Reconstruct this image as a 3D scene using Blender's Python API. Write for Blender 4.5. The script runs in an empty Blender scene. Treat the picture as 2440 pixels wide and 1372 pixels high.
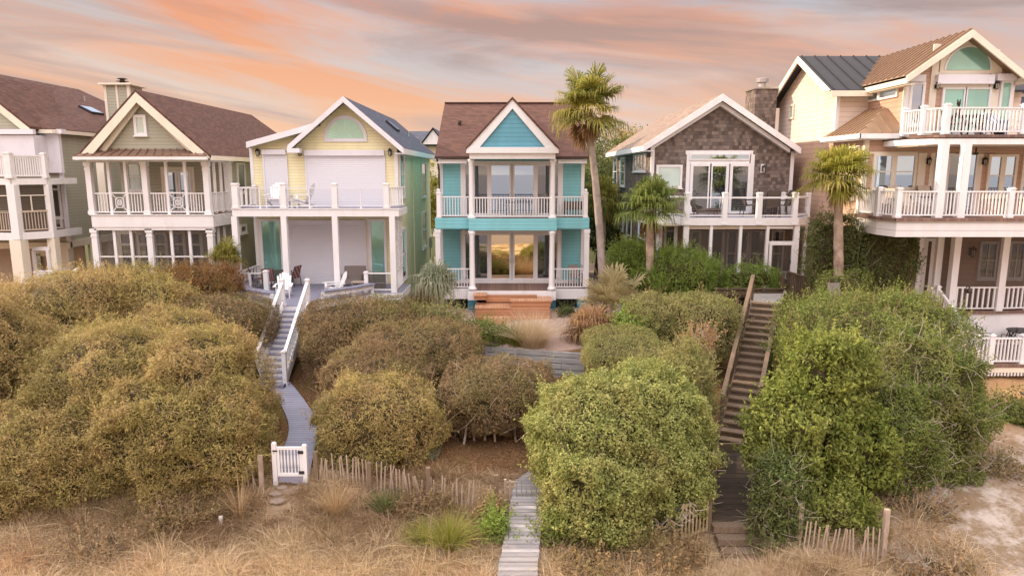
import bpy, bmesh, math, random
import numpy as np
from mathutils import Vector, Matrix
R = math.radians
scene = bpy.context.scene
C = scene.collection
random.seed(7)

# ------------------------------------------------------------------ camera, sky, sun, exposure
CAMZ = 10.8
PITCH = R(9.6)
FPX = 1627.0
cam_d = bpy.data.cameras.new('camera'); cam_d.lens = 36*FPX/2440; cam_d.sensor_width = 36
cam_d.clip_end = 6000; cam_d.clip_start = 0.3
cam = bpy.data.objects.new('camera', cam_d); C.objects.link(cam)
cam.location = (0, 0, CAMZ); cam.rotation_euler = (math.pi/2-PITCH, 0, 0)
scene.camera = cam
scene.view_settings.view_transform = 'Standard'; scene.view_settings.look = 'None'
scene.view_settings.exposure = 0.22; scene.view_settings.gamma = 1
SUN_EL, SUN_AZ = R(25), R(159)      # azimuth: direction the light comes FROM, measured from +X towards +Y
sun_dir = Vector((math.cos(SUN_EL)*math.cos(SUN_AZ), math.cos(SUN_EL)*math.sin(SUN_AZ), math.sin(SUN_EL)))
sl = bpy.data.lights.new('sun', 'SUN'); sl.energy = 5.0; sl.angle = R(0.6); sl.color = (1.0, 0.77, 0.53)
so = bpy.data.objects.new('sun', sl); C.objects.link(so)
so.rotation_euler = sun_dir.to_track_quat('Z', 'Y').to_euler(); so.location = (-40, 0, 40)

world = bpy.data.worlds.new('World'); scene.world = world; world.use_nodes = True
def build_world():
    nt = world.node_tree; N = nt.nodes; L = nt.links; N.clear()
    out = N.new('ShaderNodeOutputWorld'); bg = N.new('ShaderNodeBackground'); bg.inputs['Strength'].default_value = 0.1
    L.new(bg.outputs[0], out.inputs[0])
    sky = N.new('ShaderNodeTexSky'); sky.sky_type = 'NISHITA'; sky.sun_disc = False
    sky.sun_elevation = SUN_EL; sky.sun_rotation = math.pi/2 - SUN_AZ
    tc = N.new('ShaderNodeTexCoord'); sep = N.new('ShaderNodeSeparateXYZ'); L.new(tc.outputs['Generated'], sep.inputs[0])
    def math_(op, a, b=None, c=None):
        n = N.new('ShaderNodeMath'); n.operation = op
        for i, v in enumerate((a, b, c)):
            if v is None: continue
            if isinstance(v, (int, float)): n.inputs[i].default_value = v
            else: L.new(v, n.inputs[i])
        return n.outputs[0]
    X, Y, Z = sep.outputs
    def ncoord(sx, sz, tilt, off):
        cx = math_('MULTIPLY', X, sx); zz = math_('ADD', Z, math_('MULTIPLY', X, tilt)); cz = math_('MULTIPLY_ADD', zz, sz, off)
        cm = N.new('ShaderNodeCombineXYZ'); L.new(cx, cm.inputs[0]); L.new(math_('MULTIPLY', Y, sx*0.6), cm.inputs[1]); L.new(cz, cm.inputs[2])
        return cm.outputs[0]
    def noise(vec, sc, det, rough, dist=0.0):
        n = N.new('ShaderNodeTexNoise'); L.new(vec, n.inputs['Vector']); n.inputs['Scale'].default_value = sc
        n.inputs['Detail'].default_value = det; n.inputs['Roughness'].default_value = rough; n.inputs['Distortion'].default_value = dist
        return n.outputs['Fac']
    def ramp(f, stops):
        r = N.new('ShaderNodeValToRGB'); L.new(f, r.inputs[0]); e = r.color_ramp.elements
        while len(e) < len(stops): e.new(0.5)
        for el, (p, c) in zip(e, stops): el.position = p; el.color = (*c, 1)
        return r.outputs[0]
    def mix(f, a, b, typ='MIX'):
        m = N.new('ShaderNodeMix'); m.data_type = 'RGBA'; m.blend_type = typ
        if isinstance(f, (int, float)): m.inputs[0].default_value = f
        else: L.new(f, m.inputs[0])
        for s, v in ((6, a), (7, b)):
            if isinstance(v, tuple): m.inputs[s].default_value = (*v, 1)
            else: L.new(v, m.inputs[s])
        return m.outputs[2]
    n1 = noise(ncoord(1.35, 12.5, 0.15, 3.1), 1.0, 9, 0.6, 0.6)
    n2 = noise(ncoord(1.6, 12, 0.12, 9.7), 1.3, 9, 0.58, 0.6)
    n3 = noise(ncoord(3.0, 24, 0.12, 5.0), 1.1, 5, 0.55, 0.3)
    # base veil: blue grey above, pale peach towards the horizon
    base = ramp(Z, [(0.0, (0.92, 0.70, 0.58)), (0.07, (0.82, 0.64, 0.58)), (0.14, (0.66, 0.58, 0.58)), (0.26, (0.55, 0.56, 0.62)), (0.42, (1.4, 1.4, 1.5)), (0.8, (2.1, 2.05, 2.15))])
    gl = math_('MULTIPLY', math_('MULTIPLY_ADD', X, -1.5, 0.05), math_('MULTIPLY_ADD', Z, -4.0, 1.0)); gc = N.new('ShaderNodeClamp'); L.new(gl, gc.inputs[0]); base = mix(gc.outputs[0], base, (1.0, 0.70, 0.47))
    orange = ramp(n1, [(0.39, (0, 0, 0)), (0.54, (1, 1, 1))])
    oc = ramp(Z, [(0.0, (1.0, 0.70, 0.50)), (0.1, (1.0, 0.50, 0.27)), (0.22, (0.92, 0.35, 0.16)), (0.45, (1.7, 1.4, 1.3)), (0.8, (2.4, 2.3, 2.3))])
    left = math_('MULTIPLY_ADD', X, -0.55, 0.92); lf = N.new('ShaderNodeClamp'); L.new(left, lf.inputs[0])
    c1 = mix(math_('MULTIPLY', math_('MULTIPLY', orange, lf.outputs[0]), 0.95), base, oc)
    grey = ramp(n2, [(0.46, (0, 0, 0)), (0.62, (1, 1, 1))])
    c2 = mix(math_('MULTIPLY', grey, 0.82), c1, ramp(Z, [(0.0, (0.66, 0.50, 0.46)), (0.2, (0.44, 0.31, 0.28)), (0.45, (1.1, 1.05, 1.15)), (0.8, (1.8, 1.75, 1.9))]))
    wisp = ramp(n3, [(0.52, (0, 0, 0)), (0.72, (1, 1, 1))])
    c3 = mix(math_('MULTIPLY', wisp, 0.4), c2, ramp(Z, [(0.0, (0.98, 0.76, 0.62)), (0.25, (0.88, 0.70, 0.62)), (0.45, (1.8, 1.75, 1.85)), (0.8, (2.5, 2.45, 2.6))]))
    sc = N.new('ShaderNodeVectorMath'); sc.operation = 'SCALE'; L.new(c3, sc.inputs[0]); sc.inputs['Scale'].default_value = 8.4
    bk = N.new('ShaderNodeMapRange'); L.new(Y, bk.inputs[0])
    for i_, v_ in enumerate((0.35, -0.4, 1.0, 1.85)): bk.inputs[i_+1].default_value = v_
    L.new(math_('MULTIPLY', bk.outputs[0], 8.4), sc.inputs['Scale'])
    fin = mix(0.93, sky.outputs[0], sc.outputs[0])
    L.new(fin, bg.inputs[0])
build_world()

# ------------------------------------------------------------------ picture measurements -> metres
cP, sP = math.cos(PITCH), math.sin(PITCH)
def _d(v): dy = (v-686)/FPX; return cP-dy*sP, -sP-dy*cP
def X(u, v, Y): return Y*((u-1220)/FPX)/_d(v)[0]
def Z(v, Y): a, b = _d(v); return CAMZ+Y*b/a
def YX(u, v, x): return x*FPX*_d(v)[0]/(u-1220)     # depth of a point on the plane X = x
def P(u, v, Y): return Vector((X(u, v, Y), Y, Z(v, Y)))

# ------------------------------------------------------------------ materials
MATS = {}
def mat(name, col, rough=0.6, **k):
    m = bpy.data.materials.new(name); m.use_nodes = True; MATS[name] = m
    nt = m.node_tree; N = nt.nodes; L = nt.links
    b = N['Principled BSDF']; b.inputs['Base Color'].default_value = (*col, 1); b.inputs['Roughness'].default_value = rough
    b.inputs['Specular IOR Level'].default_value = k.get('spec', 0.3); b.inputs['Metallic'].default_value = k.get('metal', 0)
    geo = N.new('ShaderNodeNewGeometry'); vec = geo.outputs['Position']
    def M(op, a, b_=None, c=None):
        n = N.new('ShaderNodeMath'); n.operation = op
        for i, v in enumerate((a, b_, c)):
            if v is None: continue
            if isinstance(v, (int, float)): n.inputs[i].default_value = v
            else: L.new(v, n.inputs[i])
        return n.outputs[0]
    def mixc(f, a, b_, typ='MIX'):
        x = N.new('ShaderNodeMix'); x.data_type = 'RGBA'; x.blend_type = typ
        if isinstance(f, (int, float)): x.inputs[0].default_value = f
        else: L.new(f, x.inputs[0])
        for s, v in ((6, a), (7, b_)):
            if isinstance(v, tuple): x.inputs[s].default_value = (*v[:3], 1)
            else: L.new(v, x.inputs[s])
        return x.outputs[2]
    def noise(scale, det=3, vecin=None, rough_=0.6):
        n = N.new('ShaderNodeTexNoise'); n.inputs['Scale'].default_value = scale; n.inputs['Detail'].default_value = det
        n.inputs['Roughness'].default_value = rough_; L.new(vecin or vec, n.inputs['Vector']); return n.outputs['Fac']
    def mapv(scale, rot=(0, 0, 0)):
        mp = N.new('ShaderNodeMapping'); L.new(vec, mp.inputs['Vector']); mp.inputs['Scale'].default_value = scale
        mp.inputs['Rotation'].default_value = rot; return mp.outputs[0]
    def rng(f, a, b_, c=0.0, d=1.0):
        n = N.new('ShaderNodeMapRange'); L.new(f, n.inputs[0])
        for i, v in enumerate((a, b_, c, d)): n.inputs[i+1].default_value = v
        return n.outputs[0]
    sep = N.new('ShaderNodeSeparateXYZ'); L.new(vec, sep.inputs[0])
    kind = k.get('kind', 'paint'); c = tuple(col); color = None; height = None; bump = k.get('bump', 0.15)
    if kind == 'paint':
        d = k.get('dirt', (0.55, 0.5, 0.42))
        f = rng(noise(2.2, 5, mapv((1, 1, 0.35))), 0.5, 0.8, 0, k.get('dirtf', 0.3))
        color = mixc(f, c, tuple(x*y for x, y in zip(c, d))); height = noise(40, 2)
        bump = 0.05
    elif kind == 'siding':
        sp = k.get('sp', 0.14)
        t = M('DIVIDE', sep.outputs[2], sp); fr = M('FRACT', t); row = M('FLOOR', t)
        wn = N.new('ShaderNodeTexWhiteNoise'); wn.noise_dimensions = '1D'; L.new(row, wn.inputs['W'])
        a = mixc(M('MULTIPLY', wn.outputs['Value'], 0.14), c, tuple(x*0.75 for x in c))
        f = rng(noise(1.4, 6, mapv((1, 1, 0.25))), 0.42, 0.75, 0, 0.4)
        a = mixc(f, a, tuple(x*y for x, y in zip(c, k.get('dirt', (0.7, 0.66, 0.55)))))
        gap = M('LESS_THAN', fr, 0.10)  # mask of the painted lap shadow line
        color = mixc(M('MULTIPLY', gap, 0.55), a, tuple(x*0.45 for x in c))  # shadow line under each lap painted into the colour
        height = M('ADD', M('MULTIPLY', fr, -1.0), M('MULTIPLY', noise(30, 2), 0.08)); bump = 0.55
    elif kind == 'roller':
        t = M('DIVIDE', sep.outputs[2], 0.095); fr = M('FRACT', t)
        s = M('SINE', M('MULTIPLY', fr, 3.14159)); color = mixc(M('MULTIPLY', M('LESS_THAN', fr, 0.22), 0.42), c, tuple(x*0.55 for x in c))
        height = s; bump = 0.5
    elif kind == 'shakes':      # roof shingles / wall shakes, rows by height
        sp = k.get('sp', 0.16); w = k.get('w', 0.3)
        t = M('DIVIDE', sep.outputs[2], sp); fr = M('FRACT', t); row = M('FLOOR', t)
        hor = M('ADD', sep.outputs[0], sep.outputs[1])
        tx = M('ADD', M('DIVIDE', hor, w), M('MULTIPLY', row, 0.37)); cellx = M('FLOOR', tx); frx = M('FRACT', tx)
        cm = N.new('ShaderNodeCombineXYZ'); L.new(cellx, cm.inputs[0]); L.new(row, cm.inputs[1])
        wn = N.new('ShaderNodeTexWhiteNoise'); wn.noise_dimensions = '2D'; L.new(cm.outputs[0], wn.inputs['Vector'])
        v = k.get('var', 0.5)
        a = mixc(M('MULTIPLY', wn.outputs['Value'], 1.0), tuple(x*(1-v) for x in c), tuple(min(1, x*(1+v)) for x in c))
        a = mixc(rng(noise(0.9, 5), 0.4, 0.75, 0, k.get('blotch', 0.5)), a, k.get('c2', tuple(x*0.6 for x in c)))
        g = M('MAXIMUM', M('LESS_THAN', fr, 0.1), M('MULTIPLY', M('LESS_THAN', frx, 0.07), 0.7))
        color = mixc(M('MULTIPLY', g, 0.5), a, tuple(x*0.35 for x in c))
        height = M('ADD', M('MULTIPLY', fr, -1.0), M('MULTIPLY', noise(25, 3), 0.4)); bump = 0.5
    elif kind == 'planks':
        ax = k.get('axis', 0); sp = k.get('sp', 0.14)
        src = sep.outputs[ax]
        t = M('DIVIDE', src, sp); fr = M('FRACT', t); row = M('FLOOR', t)
        wn = N.new('ShaderNodeTexWhiteNoise'); wn.noise_dimensions = '1D'; L.new(row, wn.inputs['W'])
        v = k.get('var', 0.25)
        a = mixc(wn.outputs['Value'], tuple(x*(1-v) for x in c), tuple(min(1, x*(1+v)) for x in c))
        st = (14, 1.2, 14) if ax == 0 else (1.2, 14, 14)
        a = mixc(rng(noise(3, 5, mapv(st)), 0.4, 0.75, 0, 0.5), a, k.get('c2', tuple(x*0.6 for x in c)))
        gap = M('LESS_THAN', fr, 0.09); color = mixc(M('MULTIPLY', gap, 0.8), a, tuple(x*0.2 for x in c))
        height = M('SUBTRACT', 1.0, gap); bump = 0.4
    elif kind == 'wood':
        a = mixc(rng(noise(3, 5, mapv(k.get('grain', (7, 7, 1.5)))), 0.35, 0.75), c, k.get('c2', tuple(x*0.6 for x in c)))
        color = mixc(rng(noise(1.3, 4), 0.5, 0.8, 0, 0.5), a, tuple(x*0.55 for x in c)); height = noise(12, 4, mapv(k.get('grain', (6, 6, 1))))
    elif kind == 'glass':
        a = mixc(rng(noise(0.6, 2), 0.4, 0.6), c, tuple(x*0.75 for x in c)); color = a
        gl = N.new('ShaderNodeBsdfGlossy'); gl.inputs['Roughness'].default_value = 0.015; gl.inputs['Color'].default_value = (*k.get('tint', (0.9, 0.95, 1)), 1)
        fr = N.new('ShaderNodeFresnel'); fr.inputs['IOR'].default_value = 1.5
        bm = N.new('ShaderNodeBump'); bm.inputs['Strength'].default_value = 0.03; L.new(noise(0.9, 1), bm.inputs['Height']); L.new(bm.outputs[0], gl.inputs['Normal'])
        mx = N.new('ShaderNodeMixShader'); L.new(M('ADD', M('MULTIPLY', fr.outputs[0], 0.9), k.get('refl', 0.3)), mx.inputs[0])
        L.new(b.outputs[0], mx.inputs[1]); L.new(gl.outputs[0], mx.inputs[2]); L.new(mx.outputs[0], N['Material Output'].inputs[0])
    elif kind == 'screen':
        tr = N.new('ShaderNodeBsdfTransparent'); mx = N.new('ShaderNodeMixShader'); mx.inputs[0].default_value = k.get('op', 0.4)
        L.new(tr.outputs[0], mx.inputs[1]); L.new(b.outputs[0], mx.inputs[2]); L.new(mx.outputs[0], N['Material Output'].inputs[0])
    elif kind == 'leaf':
        at = N.new('ShaderNodeAttribute'); at.attribute_name = 'rnd'
        c2 = k['c2']; c3 = k.get('c3', c2)
        a = mixc(at.outputs['Fac'], c, c2)
        f = rng(noise(k.get('ns', 0.8), 4), 0.45, 0.68, 0, k.get('c3f', 0.8))
        a = mixc(f, a, mixc(at.outputs['Fac'], tuple(x*0.7 for x in c3), tuple(x*1.25 for x in c3)))
        if 'base' in k:     # brown dead patches low on the plant
            pass
        color = a
        tl = N.new('ShaderNodeBsdfTranslucent'); L.new(a, tl.inputs['Color']); mx = N.new('ShaderNodeMixShader'); mx.inputs[0].default_value = k.get('tl', 0.3)
        L.new(b.outputs[0], mx.inputs[1]); L.new(tl.outputs[0], mx.inputs[2]); L.new(mx.outputs[0], N['Material Output'].inputs[0])
    elif kind == 'rock':
        color = mixc(rng(noise(3, 6), 0.35, 0.7), c, k.get('c2', tuple(x*0.6 for x in c))); height = noise(9, 6); bump = 0.5
    elif kind == 'stripes':
        t = M('FRACT', M('DIVIDE', sep.outputs[0], k.get('sp', 0.08))); color = mixc(M('LESS_THAN', t, 0.5), c, k['c2'])
    elif kind == 'blotch':
        n = N.new('ShaderNodeTexVoronoi'); n.inputs['Scale'].default_value = 7; n.distance = 'MANHATTAN'; L.new(vec, n.inputs['Vector'])
        color = mixc(M('GREATER_THAN', M('FRACT', M('MULTIPLY', n.outputs['Distance'], 5)), 0.5), c, k['c2'])
    elif kind == 'lattice':
        color = c
    if color is not None and not isinstance(color, tuple): L.new(color, b.inputs['Base Color'])
    if height is not None:
        bp = N.new('ShaderNodeBump'); bp.inputs['Strength'].default_value = bump; bp.inputs['Distance'].default_value = k.get('bd', 0.02)
        L.new(height, bp.inputs['Height']); L.new(bp.outputs[0], b.inputs['Normal'])
    return m

WHITE = (0.80, 0.79, 0.80)
for a in [
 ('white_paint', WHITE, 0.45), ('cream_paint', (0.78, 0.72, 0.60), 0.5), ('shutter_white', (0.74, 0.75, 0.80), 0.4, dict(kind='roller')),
 ('panel_white', (0.74, 0.73, 0.78), 0.5),
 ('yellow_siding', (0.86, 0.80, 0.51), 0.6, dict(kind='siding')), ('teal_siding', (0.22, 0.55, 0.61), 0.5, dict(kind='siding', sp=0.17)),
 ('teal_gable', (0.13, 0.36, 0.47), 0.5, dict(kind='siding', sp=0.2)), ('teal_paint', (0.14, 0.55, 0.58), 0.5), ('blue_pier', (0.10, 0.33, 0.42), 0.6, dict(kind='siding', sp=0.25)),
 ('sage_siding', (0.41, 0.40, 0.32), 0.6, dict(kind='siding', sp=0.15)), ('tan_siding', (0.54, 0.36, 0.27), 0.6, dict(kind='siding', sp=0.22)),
 ('lit_tan_siding', (0.77, 0.65, 0.56), 0.6, dict(kind='siding', sp=0.22)), ('white_siding', (0.76, 0.74, 0.75), 0.5, dict(kind='siding', sp=0.28)),  # paler copy of tan_siding with sunlight put into the colour
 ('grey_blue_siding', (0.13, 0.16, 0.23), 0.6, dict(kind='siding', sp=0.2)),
 ('shake_wall', (0.165, 0.128, 0.11), 0.85, dict(kind='shakes', sp=0.17, w=0.16, var=0.5, c2=(0.22, 0.19, 0.18), blotch=0.35)),
 ('roof_brown', (0.11, 0.052, 0.038), 0.85, dict(kind='shakes', sp=0.09, w=0.3, var=0.25, blotch=0.35, c2=(0.125, 0.07, 0.055))),
 ('roof_grey', (0.075, 0.085, 0.12), 0.85, dict(kind='shakes', sp=0.09, w=0.3, var=0.25)),
 ('roof_tan', (0.26, 0.19, 0.15), 0.85, dict(kind='shakes', sp=0.1, w=0.3, var=0.25, blotch=0.3)),
 ('metal_roof', (0.30, 0.20, 0.13), 0.4, dict(metal=0.25, dirtf=0.5)), ('dark_metal', (0.03, 0.03, 0.035), 0.5), ('bronze', (0.05, 0.035, 0.025), 0.4, dict(metal=0.4)),
 ('copper_roof', (0.24, 0.15, 0.11), 0.5, dict(metal=0.3, dirtf=0.7)),
 ('steel', (0.45, 0.43, 0.42), 0.35, dict(metal=0.8)), ('brown_gutter', (0.06, 0.035, 0.03), 0.5),
 ('deck_grey', (0.25, 0.25, 0.33), 0.6, dict(kind='planks', axis=0, var=0.08, c2=(0.2, 0.2, 0.27))), ('path_grey', (0.30, 0.30, 0.38), 0.7, dict(kind='planks', axis=1, sp=0.15, var=0.08, c2=(0.24, 0.235, 0.3))),
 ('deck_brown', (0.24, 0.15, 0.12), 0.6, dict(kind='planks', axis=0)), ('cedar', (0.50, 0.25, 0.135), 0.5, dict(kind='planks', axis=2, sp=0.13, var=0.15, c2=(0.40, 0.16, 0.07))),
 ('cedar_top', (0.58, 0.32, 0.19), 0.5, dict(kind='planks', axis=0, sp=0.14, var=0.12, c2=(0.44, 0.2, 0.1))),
 ('grey_wood', (0.34, 0.31, 0.29), 0.85, dict(kind='wood', c2=(0.20, 0.18, 0.17))), ('timber_wall', (0.40, 0.385, 0.37), 0.85, dict(kind='wood', c2=(0.20, 0.195, 0.19), grain=(.5, .5, 7))),
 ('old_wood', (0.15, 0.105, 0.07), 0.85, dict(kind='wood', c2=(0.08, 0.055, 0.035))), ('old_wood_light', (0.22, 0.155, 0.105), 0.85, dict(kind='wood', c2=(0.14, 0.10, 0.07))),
 ('picket', (0.48, 0.38, 0.30), 0.8, dict(kind='wood', c2=(0.3, 0.23, 0.18))), ('yellow_wood', (0.45, 0.36, 0.20), 0.8, dict(kind='wood')),
 ('wet_mud', (0.05, 0.036, 0.026), 0.8, dict(kind='planks', axis=1, sp=0.3, var=0.3, c2=(0.13, 0.09, 0.06))), ('stone', (0.32, 0.25, 0.21), 0.9, dict(kind='rock', c2=(0.24, 0.19, 0.16))),
 ('glass_dark', (0.035, 0.045, 0.045), 0.1, dict(kind='glass', refl=0.14)), ('glass_mirror', (0.02, 0.03, 0.04), 0.1, dict(kind='glass', refl=0.55, tint=(0.62, 0.80, 1.0))),  # mirror panes: cool sea reflection put into the glossy tint
 ('glass_gold_reflection', (0.03, 0.02, 0.015), 0.1, dict(kind='glass', refl=0.66, tint=(1.0, 0.80, 0.52))),  # golden beach reflection put into the glossy tint
 ('glass_teal', (0.26, 0.52, 0.46), 0.1, dict(kind='glass', refl=0.22, tint=(0.6, 1, 0.9))), ('blind', (0.50, 0.66, 0.60), 0.3, dict(kind='glass', refl=0.12)),
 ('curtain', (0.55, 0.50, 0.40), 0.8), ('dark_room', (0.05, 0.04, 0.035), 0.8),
 ('screen', (0.10, 0.085, 0.075), 0.9, dict(kind='screen', op=0.3)), ('cable_glass', (0.7, 0.75, 0.8), 0.3, dict(kind='screen', op=0.12)),
 ('ceiling_tan', (0.42, 0.34, 0.26), 0.7), ('wicker', (0.11, 0.085, 0.07), 0.8), ('sofa_fabric', (0.26, 0.22, 0.20), 0.9), ('steel_fabric', (0.33, 0.27, 0.24), 0.9),
 ('stripe_red', (0.42, 0.20, 0.18), 0.9, dict(kind='stripes', c2=(0.12, 0.08, 0.08))), ('stripe_blue', (0.55, 0.58, 0.66), 0.9, dict(kind='stripes', c2=(0.10, 0.14, 0.26))),
 ('zebra', (0.65, 0.6, 0.55), 0.9, dict(kind='blotch', c2=(0.03, 0.025, 0.03))), ('cushion_beige', (0.55, 0.45, 0.36), 0.9),
 ('bark', (0.17, 0.13, 0.10), 0.9, dict(kind='wood')), ('palm_bark', (0.46, 0.36, 0.28), 0.9, dict(kind='rock', c2=(0.22, 0.15, 0.11))), ('palm_bark_grey', (0.40, 0.34, 0.30), 0.9, dict(kind='rock', c2=(0.22, 0.18, 0.16))),
 ('twig', (0.36, 0.25, 0.15), 0.9, dict(kind='wood')), ('pale_twig', (0.50, 0.42, 0.34), 0.9, dict(kind='wood')),
 ('plastic_white', (0.8, 0.78, 0.76), 0.3),
]:
    mat(a[0], a[1], a[2], **(a[3] if len(a) > 3 else {}))
LEAVES = dict(
 leaf_tan=((0.18, 0.13, 0.045), (0.56, 0.41, 0.18), (0.36, 0.31, 0.11)), leaf_olive=((0.14, 0.12, 0.034), (0.53, 0.43, 0.155), (0.50, 0.34, 0.15)),
 leaf_brown=((0.11, 0.075, 0.035), (0.37, 0.25, 0.13), (0.24, 0.22, 0.07)), leaf_rust=((0.20, 0.10, 0.032), (0.36, 0.19, 0.07), (0.2, 0.17, 0.05)),
 leaf_fresh=((0.11, 0.145, 0.03), (0.45, 0.46, 0.15), (0.40, 0.32, 0.13)), leaf_green=((0.06, 0.095, 0.018), (0.25, 0.30, 0.07), (0.26, 0.22, 0.08)),
 leaf_deep=((0.05, 0.08, 0.02), (0.17, 0.21, 0.06), (0.16, 0.145, 0.055)), leaf_bright=((0.09, 0.15, 0.02), (0.25, 0.34, 0.07), (0.27, 0.33, 0.06)),
 leaf_moss=((0.13, 0.145, 0.04), (0.35, 0.34, 0.125), (0.38, 0.29, 0.14)), leaf_lemon=((0.08, 0.12, 0.018), (0.29, 0.33, 0.07), (0.28, 0.27, 0.08)),
 palm_green=((0.10, 0.13, 0.025), (0.40, 0.37, 0.08), (0.52, 0.38, 0.10)), palm_yellow=((0.17, 0.19, 0.022), (0.46, 0.42, 0.08), (0.42, 0.32, 0.09)),
 inner_shade=((0.05, 0.04, 0.02), (0.10, 0.075, 0.035), (0.07, 0.07, 0.025)),
 palm_mid=((0.10, 0.15, 0.03), (0.28, 0.34, 0.09), (0.3, 0.3, 0.08)),
 palm_grey=((0.22, 0.26, 0.17), (0.42, 0.44, 0.30), (0.44, 0.38, 0.24)), palm_pale=((0.40, 0.33, 0.17), (0.68, 0.58, 0.34), (0.38, 0.38, 0.18)),
 palm_dead=((0.26, 0.15, 0.08), (0.46, 0.30, 0.16), (0.38, 0.24, 0.12)), straw=((0.38, 0.265, 0.135), (0.70, 0.53, 0.30), (0.5, 0.30, 0.17)),
 straw_pale=((0.48, 0.355, 0.22), (0.80, 0.65, 0.44), (0.58, 0.40, 0.25)), straw_brown=((0.22, 0.135, 0.07), (0.44, 0.30, 0.17), (0.20, 0.19, 0.06)), rush_green=((0.14, 0.16, 0.015), (0.38, 0.37, 0.08), (0.42, 0.35, 0.14)),
 litter=((0.20, 0.10, 0.045), (0.40, 0.25, 0.13), (0.26, 0.19, 0.07)))
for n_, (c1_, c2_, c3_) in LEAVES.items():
    mat(n_, c1_, 0.6, kind='leaf', c2=c2_, c3=c3_, spec=0.25, tl=0.42 if 'palm' in n_ else 0.3, c3f=0.75 if n_ in ('leaf_olive', 'leaf_tan', 'leaf_brown', 'straw') else 0.45)

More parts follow.
